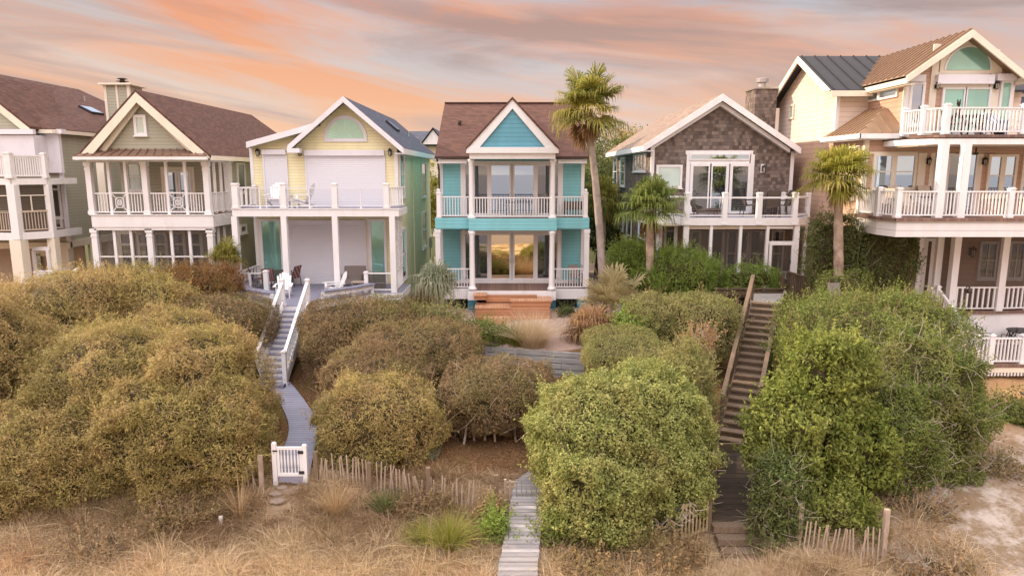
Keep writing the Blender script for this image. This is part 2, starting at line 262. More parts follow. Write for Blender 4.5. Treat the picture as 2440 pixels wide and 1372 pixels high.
# ------------------------------------------------------------------ object helpers
ORG = {}
def tag(o, label=None, cat=None, group=None, kind=None):
    if label: o['label'] = label
    if cat: o['category'] = cat
    if group: o['group'] = group
    if kind: o['kind'] = kind
    return o
def thing(name, loc, label, cat, group=None, rz=0):
    o = bpy.data.objects.new(name, None); o.empty_display_size = 0.3; C.objects.link(o)
    o.location = loc; o.rotation_euler.z = rz; ORG[o] = Vector(loc)
    return tag(o, label, cat, group)
def copy_tree(o, parent=None):
    c = o.copy(); C.objects.link(c)
    if parent: c.parent = parent
    for ch in o.children: copy_tree(ch, c)
    return c
class MB:
    """collects solids; put() links them as one mesh object"""
    EACH = {'gutter', 'corner_board', 'soffit', 'side_beam', 'pier', 'wall_trim', 'pilaster', 'eave_fascia', 'guide_rail', 'mullion_post', 'curb', 'stems'}
    def __init__(s, frame=None): s.v = []; s.f = []; s.frame = frame; s.marks = []
    def add(s, vs, fs):
        k = len(s.v); s.marks.append((k, len(s.f)))
        if s.frame:
            O, a, n = s.frame; vs = [O+a*p[0]+n*p[1]+Vector((0, 0, p[2])) for p in vs]
        s.v += [tuple(p) for p in vs]; s.f += [tuple(i+k for i in f) for f in fs]; return s
    def box(s, x0, x1, y0, y1, z0, z1):
        vs = [(x, y, z) for x in (x0, x1) for y in (y0, y1) for z in (z0, z1)]
        return s.add(vs, [(0, 1, 3, 2), (4, 6, 7, 5), (0, 4, 5, 1), (2, 3, 7, 6), (0, 2, 6, 4), (1, 5, 7, 3)])
    def pb(s, u0, v0, u1, v1, Y, back=0.1, vr=None):
        """box whose front face was measured in the picture at depth Y"""
        vm = vr or (v0+v1)/2
        return s.box(X(u0, vm, Y), X(u1, vm, Y), Y, Y+back, Z(v1, Y), Z(v0, Y))
    def prism(s, pts, vec):
        n = len(pts); vec = Vector(vec); pts = [Vector(p) for p in pts]
        return s.add(pts+[p+vec for p in pts], [tuple(range(n))[::-1], tuple(range(n, 2*n))]+[(i, (i+1) % n, n+(i+1) % n, n+i) for i in range(n)])
    def beam(s, a, b, w, h=None, up=(0, 0, 1)):
        h = h or w; a = Vector(a); b = Vector(b); d = (b-a).normalized(); up = Vector(up)
        if abs(d.dot(up)) > 0.99: up = Vector((0, 1, 0))
        r = d.cross(up).normalized()*w/2; q = r.cross(d).normalized()*h/2
        vs = [p+i*r+j*q for p in (a, b) for i, j in ((-1, -1), (1, -1), (1, 1), (-1, 1))]
        return s.add(vs, [(3, 2, 1, 0), (4, 5, 6, 7), (0, 1, 5, 4), (1, 2, 6, 5), (2, 3, 7, 6), (3, 0, 4, 7)])
    def cyl(s, a, b, r0, r1=None, n=10):
        r1 = r0 if r1 is None else r1; a = Vector(a); b = Vector(b); d = (b-a).normalized()
        u = d.orthogonal().normalized(); w = d.cross(u)
        ring = lambda c, r: [c+(u*math.cos(2*math.pi*i/n)+w*math.sin(2*math.pi*i/n))*r for i in range(n)]
        return s.add(ring(a, r0)+ring(b, r1), [tuple(range(n))[::-1], tuple(range(n, 2*n))]+[(i, (i+1) % n, n+(i+1) % n, n+i) for i in range(n)])
    def lathe(s, c, prof, n=14):
        c = Vector(c); vs = [c+Vector((r*math.cos(2*math.pi*i/n), r*math.sin(2*math.pi*i/n), z)) for r, z in prof for i in range(n)]
        fs = [(j*n+i, j*n+(i+1) % n, (j+1)*n+(i+1) % n, (j+1)*n+i) for j in range(len(prof)-1) for i in range(n)]
        return s.add(vs, fs+[tuple(range(n))[::-1], tuple(range((len(prof)-1)*n, len(prof)*n))])
    def tube(s, pts, rs, n=7):
        pts = [Vector(p) for p in pts]; vs = []; fs = []; up = Vector((0.3, 0.9, 0.2))
        for i, p in enumerate(pts):
            d = (pts[min(i+1, len(pts)-1)]-pts[max(i-1, 0)]).normalized(); u = d.cross(up).normalized(); w = d.cross(u)
            r = rs[i] if hasattr(rs, '__len__') else rs
            vs += [p+(u*math.cos(2*math.pi*k/n)+w*math.sin(2*math.pi*k/n))*r for k in range(n)]
            if i: fs += [((i-1)*n+k, (i-1)*n+(k+1) % n, i*n+(k+1) % n, i*n+k) for k in range(n)]
        fs += [tuple(range(n))[::-1], tuple(range(len(vs)-n, len(vs)))]
        return s.add(vs, fs)
    def put(s, name, material, parent=None, label=None, smooth=False):
        if name in s.EACH and len(s.marks) > 1:       # separate boards are separate parts
            o = None
            for (k, f), (k2, f2) in zip(s.marks, s.marks[1:]+[(len(s.v), len(s.f))]):
                q = MB(); q.v = s.v[k:k2]; q.f = [tuple(i-k for i in ff) for ff in s.f[f:f2]]; q.marks = [(0, 0)]; o = q.put(name, material, parent, label, smooth)
            return o
        me = bpy.data.meshes.new(name); org = ORG.get(parent, Vector((0, 0, 0)))
        me.from_pydata([Vector(p)-org for p in s.v], [], s.f)
        bm = bmesh.new(); bm.from_mesh(me); bmesh.ops.recalc_face_normals(bm, faces=bm.faces); bm.to_mesh(me); bm.free()
        me.materials.append(MATS[material])
        if smooth:
            for p in me.polygons: p.use_smooth = True
        o = bpy.data.objects.new(name, me); C.objects.link(o)
        if parent is not None: o.parent = parent; ORG[o] = org
        else: ORG[o] = Vector((0, 0, 0))
        if label: o['label'] = label
        return o
V = Vector
FRONT = lambda y: (V((0, y, 0)), V((1, 0, 0)), V((0, -1, 0)))
RIGHT = lambda x: (V((x, 0, 0)), V((0, 1, 0)), V((1, 0, 0)))
LEFT = lambda x: (V((x, 0, 0)), V((0, 1, 0)), V((-1, 0, 0)))
def window(par, frame, s0, s1, z0, z1, cols=1, rows=1, fw=0.09, glass='glass_dark', fm='white_paint', name='window', sill=True, mw=0.045, trans=None):
    m = MB(frame)
    m.box(s0, s0+fw, -.02, .07, z0, z1).box(s1-fw, s1, -.02, .07, z0, z1).box(s0+fw, s1-fw, -.02, .068, z1-fw, z1).box(s0+fw, s1-fw, -.02, .068, z0, z0+fw)
    W = s1-s0-2*fw; H = z1-z0-2*fw
    for i in range(1, cols): c = s0+fw+W*i/cols; m.box(c-mw/2, c+mw/2, 0, .055, z0+fw, z1-fw)
    for j in range(1, rows): c = z0+fw+H*j/rows; m.box(s0+fw, s1-fw, 0, .05, c-mw/2, c+mw/2)
    if trans: c = z1-trans; m.box(s0+fw, s1-fw, 0, .06, c-.05, c+.05)
    o = m.put(name, fm, par)
    MB(frame).box(s0+fw*.6, s1-fw*.6, .0, .024, z0+fw*.6, z1-fw*.6).put('pane', glass, o)
    if sill: MB(frame).box(s0-.04, s1+.04, -.01, .11, z0-.06, z0-.003).put('sill', fm, o)
    return o
def pwin(par, u0, v0, u1, v1, Y, **k):
    vm = (v0+v1)/2; return window(par, FRONT(Y), X(u0, vm, Y), X(u1, vm, Y), Z(v1, Y), Z(v0, Y), **k)
def swin(par, u0, v0, u1, v1, xx, side, **k):
    """window in a wall whose plane is X = xx, measured in the picture"""
    vm = (v0+v1)/2; ya, yb = sorted((YX(u0, vm, xx), YX(u1, vm, xx))); ym = (ya+yb)/2
    return window(par, side(xx), ya, yb, Z(v1, ym), Z(v0, ym), **k)
def rail(par, a, b, h=0.95, sp=0.13, post=True, bw=0.035, bot=0.1, mat_='white_paint', name='railing', tw=0.09, cap=False, styles=None, pw=0.14, ends=(1, 1), ph=None):
    """a, b: floor points of one straight run"""
    a = V(a); b = V(b); d = b-a; Ln = d.length; m = MB(); up = V((0, 0, 1))
    m.beam(a+up*(h-.03), b+up*(h-.03), tw, .055); m.beam(a+up*bot, b+up*bot, .06, .05)
    n = max(1, int(Ln/sp))
    if styles == 'bare': n = 1
    for i in range(1, n):
        p = a+d*(i/n); m.box(p.x-bw/2, p.x+bw/2, p.y-bw/2, p.y+bw/2, p.z+bot+.025, p.z+h-.058)
    o = m.put(name, mat_, par)
    if post:
        for e, p in zip(ends, (a, b)):
            if e: newel(par, p, ph or h+.12, pw, mat_)
    return o
def newel(par, p, h, w=0.14, mat_='white_paint', ball=False):
    m = MB(); p = V(p); m.box(p.x-w/2, p.x+w/2, p.y-w/2, p.y+w/2, p.z, p.z+h-.06)
    m.box(p.x-w/2-.025, p.x+w/2+.025, p.y-w/2-.025, p.y+w/2+.025, p.z+h-.06, p.z+h-.02); m.box(p.x-w/2+.01, p.x+w/2-.01, p.y-w/2+.01, p.y+w/2-.01, p.z+h-.02, p.z+h+.015)
    m.box(p.x-w/2-.02, p.x+w/2+.02, p.y-w/2-.02, p.y+w/2+.02, p.z+.003, p.z+.1)
    if ball: m.lathe((p.x, p.y, p.z+h+.01), [(.03, 0), (.07, .03), (.085, .08), (.06, .13), (.0, .15)], 10)
    return m.put('post', mat_, par)
def colm(par, p, h, r=0.13, rnd=False, mat_='white_paint'):
    m = MB(); x, y, z = p
    if rnd: m.lathe(p, [(r*1.5, 0), (r*1.5, .09), (r*1.2, .12), (r*1.05, .2), (r, .25), (r*.85, h-.3), (r*.95, h-.25), (r*.9, h-.2), (r*1.25, h-.12), (r*1.3, h)], 16)
    else:
        m.box(x-r*.8, x+r*.8, y-r*.8, y+r*.8, z, z+h); m.box(x-r, x+r, y-r, y+r, z+.002, z+.16); m.box(x-r, x+r, y-r, y+r, z+h-.18, z+h-.002); m.box(x-r*.93, x+r*.93, y-r*.93, y+r*.93, z+h-.36, z+h-.3)
    return m.put('column', mat_, par, smooth=rnd)
def pcol(par, u, v0, v1, Y, r=.1, rnd=False, name=None):
    x = X(u, (v0+v1)/2, Y); z0 = Z(v1, Y); return colm(par, (x, Y, z0), Z(v0, Y)-z0, r, rnd)
def slope(p0, p1, p2, p3, t=0.12):
    """a roof slope: four corners (any order round it), thickened downwards"""
    return MB().prism([p0, p1, p2, p3], (0, 0, -t))
# ------------------------------------------------------------------ terrain
def _seg(px, py, poly):
    """distance to a poly-line of (x, y, z) and the height there"""
    best = np.full(px.shape, 1e9); zz = np.zeros(px.shape)
    for (x0, y0, z0), (x1, y1, z1) in zip(poly[:-1], poly[1:]):
        dx, dy = x1-x0, y1-y0; t = np.clip(((px-x0)*dx+(py-y0)*dy)/(dx*dx+dy*dy), 0, 1)
        d = np.hypot(px-x0-t*dx, py-y0-t*dy); m = d < best
        best = np.where(m, d, best); zz = np.where(m, z0+t*(z1-z0), zz)
    return best, zz
YPATH = [(X(692, 1148, 17.8), 17.5, 2.38), (X(716, 1060, 19.6), 19.6, 2.55), (X(712, 1000, 21.3), 21.3, 2.7), (X(700, 955, 22.7), 22.7, 2.87), (X(664, 914, 24.2), 24.2, 3.15)]
TPATH = [(-0.15, 10.0, 1.35), (X(1232, 1372, 14.2), 14.2, 1.85), (X(1252, 1215, 16.8), 16.8, 2.2), (X(1266, 1125, 18.3), 18.4, 2.45)]
SLOW = [(X(1745, 1310, 15.7), 15.6, 1.5), (X(1742, 1240, 16.2), 16.2, 2.02), (X(1752, 1062, 20.6), 20.6, 2.1)]
STOP = (X(1825, 722, 26.8), 26.8, 5.69)
def height(x, y):
    x = np.asarray(x, float); y = np.asarray(y, float)
    base = np.interp(y, [-400, -60, -45, 0, 10, 14, 16, 18, 20, 22, 24.5, 27, 31, 34, 60, 4000], [-6, -3, -1.2, .5, 1.2, 1.65, 1.9, 2.3, 2.55, 2.8, 3.25, 3.6, 4.0, 4.2, 4.3, 4.3])
    rgt = np.interp(y, [-400, -60, -45, 0, 10, 14, 18, 20, 22, 24, 26, 31, 34, 60, 4000], [-6, -3, -1.2, .5, 1.2, 1.6, 2.2, 2.6, 2.95, 3.3, 3.5, 4.0, 4.2, 4.3, 4.3])
    w = 1/(1+np.exp(-(x-13.5)/1.0)); h = base*(1-w)+rgt*w
    inb = 1/(1+np.exp(-(x+3.4)/.25))*1/(1+np.exp((x-5.2)/.3))          # terrace held by the timber wall
    ysh = y-np.interp(x, [-3.5, -1.1, .25, 2.6, 5], [.9, .7, .12, -.55, -.9])
    terr = np.interp(ysh, [23.5, 25.3, 25.45, 31, 34], [3.05, 3.22, 4.12, 4.05, 4.2])
    h = np.where((y > 24.0) & (y < 34), h*(1-inb)+terr*inb, h)
    h = h+np.where(y < 31, .07*np.sin(x*1.7+y*.6)+.05*np.sin(x*.6-y*1.9+1)+.03*np.sin(x*4.1+y*3.3), 0)
    for poly, wd, fade in ((YPATH, .75, .8), (TPATH, .6, .7), (SLOW, .7, .7)):
        d, z = _seg(x, y, poly); k = 1/(1+np.exp((d-wd-fade*.5)/(fade*.22))); h = h*(1-k)+(z-.10)*k
    return h
def H1(x, y): return float(height(np.array([x]), np.array([y]))[0])
def axis(a, b, st, far):
    c = list(np.arange(a, b+1e-6, st)); s = st; lo = []; hi = []; p = a
    while p > -far: s *= 1.35; p -= s; lo.append(p)
    s = st; p = b
    while p < far: s *= 1.35; p += s; hi.append(p)
    return np.array(lo[::-1]+c+hi)
gx = axis(-24, 22, .22, 3500); gy = axis(10, 42, .22, 3500)
GX, GY = np.meshgrid(gx, gy); GZ = height(GX, GY)
me = bpy.data.meshes.new('ground'); nx, ny = len(gx), len(gy)
vs = np.stack([GX, GY, GZ], -1).reshape(-1, 3); me.vertices.add(len(vs)); me.vertices.foreach_set('co', vs.ravel())
i = np.arange(nx-1)[None, :]+np.arange(ny-1)[:, None]*nx; q = np.stack([i, i+1, i+1+nx, i+nx], -1).reshape(-1, 4)
me.loops.add(q.size); me.loops.foreach_set('vertex_index', q.ravel()); me.polygons.add(len(q)); me.polygons.foreach_set('loop_start', np.arange(0, q.size, 4)); me.polygons.foreach_set('loop_total', np.full(len(q), 4))
me.update(); me.polygons.foreach_set('use_smooth', np.ones(len(q), bool))
def ground_mat():
    m = bpy.data.materials.new('ground'); m.use_nodes = True; N = m.node_tree.nodes; L = m.node_tree.links; b = N['Principled BSDF']; b.inputs['Roughness'].default_value = .95; b.inputs['Specular IOR Level'].default_value = .1
    g = N.new('ShaderNodeNewGeometry'); sp = N.new('ShaderNodeSeparateXYZ'); L.new(g.outputs['Position'], sp.inputs[0])
    def noise(s, d=5, r=.6):
        n = N.new('ShaderNodeTexNoise'); n.inputs['Scale'].default_value = s; n.inputs['Detail'].default_value = d; n.inputs['Roughness'].default_value = r; L.new(g.outputs['Position'], n.inputs['Vector']); return n.outputs['Fac']
    def rg(f, a, c, lo=0., hi=1.):
        n = N.new('ShaderNodeMapRange'); n.clamp = True; L.new(f, n.inputs[0]); [setattr(n.inputs[k+1], 'default_value', v) for k, v in enumerate((a, c, lo, hi))]; return n.outputs[0]
    def mu(a, c, op='MULTIPLY'):
        n = N.new('ShaderNodeMath'); n.operation = op
        for k, v in enumerate((a, c)):
            if isinstance(v, (int, float)): n.inputs[k].default_value = v
            else: L.new(v, n.inputs[k])
        return n.outputs[0]
    def mx(f, a, c):
        n = N.new('ShaderNodeMix'); n.data_type = 'RGBA'; L.new(f, n.inputs[0])
        for s_, v in ((6, a), (7, c)):
            if isinstance(v, tuple): n.inputs[s_].default_value = (*v, 1)
            else: L.new(v, n.inputs[s_])
        return n.outputs[2]
    sand = mx(noise(1.3, 8, .7), (0.27, 0.185, 0.11), (0.44, 0.34, 0.24))
    litter = mx(rg(noise(14, 6, .75), .35, .65), (0.085, 0.045, 0.022), (0.27, 0.15, 0.075))
    litter = mx(rg(noise(.7, 4), .5, .7, 0, .6), litter, (0.11, 0.095, 0.03))
    X_, Y_ = sp.outputs[0], sp.outputs[1]
    wob = mu(noise(.6, 4), 3.0)
    isl = rg(mu(Y_, wob, 'ADD'), 18.6, 20.2)                       # dune top, under the shrubs
    c = mx(isl, sand, litter)
    rs = mu(rg(X_, 8.2, 9.5), rg(Y_, 28, 26))                    # bare dune at the right hand end
    dune = mx(rg(noise(1.1, 8, .75), .46, .6), (0.27, 0.19, 0.12), (0.54, 0.46, 0.40))
    dune = mx(rg(Y_, 19.5, 21.5), dune, mx(noise(5, 6), (0.36, 0.19, 0.08), (0.52, 0.33, 0.18)))
    c = mx(rs, c, dune)
    pl = mu(mu(rg(Y_, 25.4, 25.6), rg(X_, -3.8, -3.2)), rg(X_, 6.4, 5.6)); c = mx(pl, c, mx(noise(9, 5), (0.40, 0.28, 0.23), (0.55, 0.42, 0.36)))
    fg = rg(Y_, 44, 52); c = mx(fg, c, mx(noise(.08, 4), (0.06, 0.075, 0.03), (0.10, 0.10, 0.045)))
    bch = rg(Y_, 9, 3); c = mx(bch, c, mx(rg(noise(.22, 5), .45, .6), (0.66, 0.50, 0.36), (0.17, 0.16, 0.05)))
    L.new(c, b.inputs['Base Color'])
    bp = N.new('ShaderNodeBump'); bp.inputs['Strength'].default_value = .7; bp.inputs['Distance'].default_value = .06; L.new(noise(18, 6, .75), bp.inputs['Height']); L.new(bp.outputs[0], b.inputs['Normal'])
    MATS['ground'] = m
ground_mat(); me.materials.append(MATS['ground'])
gnd = bpy.data.objects.new('ground', me); C.objects.link(gnd); gnd['kind'] = 'structure'
mat('water', (0.05, 0.10, 0.14), 0.18, kind='rock', c2=(0.07, 0.14, 0.18), spec=.5)
w_ = MB().box(-3400, 3400, -3400, -50, -4, -1.75).put('water', 'water'); w_['kind'] = 'structure'

# ------------------------------------------------------------------ foliage
def np_mesh(name, co, faces, material, parent=None, rnd=None, smooth=False):
    me = bpy.data.meshes.new(name); co = np.asarray(co, np.float32); org = ORG.get(parent)
    if org is not None: co = co-np.array(org, np.float32)
    k = faces.shape[1]; me.vertices.add(len(co)); me.vertices.foreach_set('co', co.ravel())
    me.loops.add(faces.size); me.loops.foreach_set('vertex_index', faces.astype(np.int32).ravel())
    me.polygons.add(len(faces)); me.polygons.foreach_set('loop_start', np.arange(0, faces.size, k, dtype=np.int32)); me.polygons.foreach_set('loop_total', np.full(len(faces), k, np.int32))
    if smooth: me.polygons.foreach_set('use_smooth', np.ones(len(faces), bool))
    me.update(); me.materials.append(MATS[material])
    if rnd is not None: me.attributes.new('rnd', 'FLOAT', 'FACE').data.foreach_set('value', rnd.astype(np.float32))
    o = bpy.data.objects.new(name, me); C.objects.link(o)
    if parent is not None: o.parent = parent; ORG[o] = org
    return o
def nrm(a): return a/np.maximum(np.linalg.norm(a, axis=-1, keepdims=True), 1e-9)
def lump(p, rng, wl, n=5):
    s = np.zeros(len(p))
    for _ in range(n):
        k = nrm(rng.normal(size=3))*2*np.pi/(wl*rng.uniform(.7, 1.5)); s += np.sin(p@k+rng.uniform(0, 6.28))
    return s/n
def inside(p, b, f=1.0):
    d = np.abs((p-np.array(b[:3]))/np.array(b[3:6])); e = b[6]
    return (d**e).sum(-1) < f
def surf(b, n, rng):
    d = nrm(rng.normal(size=(n, 3))); e = b[6]; s = (np.abs(d)**e).sum(-1)**(-1/e); q = d*s[:, None]
    p = np.array(b[:3])+q*np.array(b[3:6]); nn = nrm(np.sign(q)*np.abs(q)**(e-1)/np.array(b[3:6])); return p, nn
def leaves(p, nv, L, W, rng, up=.0):
    """one rhombic leaf per point"""
    n = len(p); nd = nrm(nv+rng.normal(size=(n, 3))*.75); t = nrm(np.cross(nd, rng.normal(size=(n, 3)))+up*np.array([0, 0, 1.])); w = nrm(np.cross(nd, t))
    l = (L*rng.uniform(.55, 1.3, n))[:, None]; wd = (W*rng.uniform(.6, 1.2, n))[:, None]
    co = np.stack([p-t*l*.5, p+w*wd*.5+t*l*.05, p+t*l*.5, p-w*wd*.5+t*l*.05], 1).reshape(-1, 3)
    return co, np.arange(4*n).reshape(n, 4)
def shrub(name, blobs, label, cat, leaf='leaf_olive', dens=560, L=.085, W=.044, seed=1, amp=.16, core='inner_shade', twigs=0, twig='twig', spray=0, group=None, wl=1.1, fuzz=.10, trunk=True, up=0., tl=.55, lumps=None):
    rng = np.random.default_rng(seed); cx = np.mean([b[0] for b in blobs]); cy = np.mean([b[1] for b in blobs])
    blobs = [tuple(b) if len(b) == 7 else tuple(b)+(2.4,) for b in blobs]
    t = thing(name, (cx, cy, H1(cx, cy)), label, cat, group); P_, N_ = [], []
    if lumps is None: lumps = 0 if 'clipped' in name or 'scrub' in name else 7
    main = list(blobs)
    for b in main:          # boughs bulging out of the main mass
        if min(b[3:6]) < .7: continue
        for _ in range(lumps):
            q, qn = surf(b, 1, rng); q, qn = q[0], qn[0]
            if qn[1] > .4 or q[2] < b[2]-b[5]*.6: continue
            r = rng.uniform(.2, .36)*min(b[3:6]); blobs.append((q[0]-qn[0]*r*.45, q[1]-qn[1]*r*.45, q[2]-qn[2]*r*.45, r*rng.uniform(1, 1.4), r, r*rng.uniform(.7, 1.0), 2.1))
    k = rng.integers(1e9); K = []
    for b in blobs:
        a, b_, c = b[3:6]; area = 4*np.pi*(((a*b_)**1.6+(a*c)**1.6+(b_*c)**1.6)/3)**(1/1.6)
        p, n = surf(b, int(area*dens), rng); keep = (n[:, 1] < .55) | (rng.random(len(p)) < .35)      # thinner at the back
        for o in blobs:
            if o is not b: keep &= ~inside(p, o, .72)
        P_.append(p[keep]); N_.append(n[keep])
    p = np.concatenate(P_); n = np.concatenate(N_)
    g = np.random.default_rng(seed+5); l1 = lump(p, g, wl); l2 = lump(p, g, wl*.38)
    p = p+n*(l1*amp*1.6+l2*amp*.7)[:, None]; keep = (l1*.7+l2 > -.52) | (rng.random(len(p)) < .45)
    keep &= p[:, 2] > height(p[:, 0], p[:, 1])-.05; p, n = p[keep], n[keep]
    p = p-n*np.abs(rng.normal(size=len(p))*fuzz)[:, None]+rng.normal(size=p.shape)*.02
    sel = rng.random(len(p)) < .45; p = np.concatenate([p, p[sel]-n[sel]*rng.uniform(.08, .28, sel.sum())[:, None]+rng.normal(size=(sel.sum(), 3))*.03]); n = np.concatenate([n, n[sel]])
    co, f = leaves(p, n*.9+np.array([0, 0, .35]), L, W, rng, up)
    rn = np.clip(rng.random(len(f))*.75+.25*(lump(p, g, .5)*.8+.5), 0, 1)
    if spray:   # long wild shoots standing out of the outline
        idx = rng.integers(0, len(p), spray); cs, fs, rs = [], [], []
        for i in idx:
            d = nrm(n[i]*.6+np.array([0, 0, .7])+rng.normal(size=3)*.45); ln = rng.uniform(.18, .6); m = int(ln/.035)
            q = p[i]+d*np.linspace(0, ln, m)[:, None]+rng.normal(size=(m, 3))*.018
            c_, f_ = leaves(q, rng.normal(size=(m, 3)), L*1.0, W, rng); fs.append(f_+sum(len(x) for x in cs)); cs.append(c_); rs.append(rng.random(m)*.5+.5)
        o_ = len(co); co = np.concatenate([co]+cs); f = np.concatenate([f]+[x+o_ for x in fs]); rn = np.concatenate([rn]+rs)
    np_mesh('foliage', co, f, leaf, t, rn)
    # inner mass of stems and leaves, interior shade put into its dark colour
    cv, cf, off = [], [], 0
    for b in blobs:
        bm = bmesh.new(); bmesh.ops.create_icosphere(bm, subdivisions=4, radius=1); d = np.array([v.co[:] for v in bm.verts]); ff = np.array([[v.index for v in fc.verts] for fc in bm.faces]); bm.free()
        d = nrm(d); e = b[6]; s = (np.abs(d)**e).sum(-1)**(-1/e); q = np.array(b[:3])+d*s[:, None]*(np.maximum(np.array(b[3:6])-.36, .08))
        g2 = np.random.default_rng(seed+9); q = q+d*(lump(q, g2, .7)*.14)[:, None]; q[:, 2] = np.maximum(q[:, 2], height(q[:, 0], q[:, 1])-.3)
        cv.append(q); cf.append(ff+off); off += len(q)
    np_mesh('shaded_core', np.concatenate(cv), np.concatenate(cf), core, t, rng.random(sum(len(x) for x in cf)))
    if twigs:
        idx = rng.integers(0, len(p), twigs); m = MB()
        for i in idx:
            a = p[i]-n[i]*.15; d = nrm(n[i]*.45+rng.normal(size=3)*.8+np.array([0, 0, .2])); ln = rng.uniform(.25, tl*1.6); pts = [a]
            for s_ in range(3): d = nrm(d+rng.normal(size=3)*.35); pts.append(pts[-1]+d*ln/3)
            m.tube(pts, [.009, .007, .005, .003], 3)
        m.put('twigs', twig, t)
    if trunk:
        m = MB(); zb = H1(cx, cy)
        for b in blobs[:2]:
            for s_ in range(3):
                x0 = b[0]+rng.uniform(-.3, .3); y0 = b[1]-b[4]*.3+rng.uniform(-.3, .3); z0 = H1(x0, y0)
                m.tube([(x0, y0, z0-.1), (x0+rng.uniform(-.2, .2), y0, z0+.6), (b[0]+rng.uniform(-.5, .5), b[1], max(b[2], z0+.9))], [.06, .045, .03], 6)
        m.put('trunk', 'pale_twig' if twig == 'pale_twig' else 'bark', t)
    return t
def blades(par, name, base, n, ln, wd, material, rng, spread=.6, droop=.5, rad=.15, segs=3, lo=.5):
    """a tuft: n arching blades from one root; base (x, y, z)"""
    th = rng.uniform(0, 6.283, n); out = rng.random(n)**.7*spread; r0 = rng.random(n)*rad
    b = np.array(base)+np.stack([np.cos(th)*r0, np.sin(th)*r0, np.zeros(n)], -1); l = ln*rng.uniform(lo, 1.05, n); w = wd*rng.uniform(.6, 1.2, n)
    hd = np.stack([np.cos(th), np.sin(th), np.zeros(n)], -1); sd = np.stack([-np.sin(th), np.cos(th), np.zeros(n)], -1)
    sd = nrm(sd+rng.normal(size=(n, 3))*.4); co = []; tt = np.linspace(0, 1, segs+1)
    for t in tt:
        c = b+hd*(l*(out*t+droop*out*t*t))[:, None]+np.array([0, 0, 1.])*(l*(t-.55*droop*out*t*t*1.6))[:, None]; ww = (w*(1-t*.88))[:, None]*.5
        co += [c-sd*ww, c+sd*ww]
    co = np.stack(co, 1); k = co.shape[1]; f = np.concatenate([np.arange(n)[:, None]*k+np.array([2*i, 2*i+1, 2*i+3, 2*i+2]) for i in range(segs)])
    return co.reshape(-1, 3), f, np.tile(rng.random(n), segs)
def tuft(name, x, y, label, cat, n=260, ln=.8, wd=.014, material='straw', spread=.7, droop=.7, rad=.15, seed=3, z=None, group=None, lo=.5):
    rng = np.random.default_rng(seed); z = H1(x, y) if z is None else z
    t = thing(name, (x, y, z), label, cat, group); co, f, r = blades(t, name, (x, y, z-.02), n, ln, wd, material, rng, spread, droop, rad, 4, lo)
    np_mesh('blades', co, f, material, t, r); return t
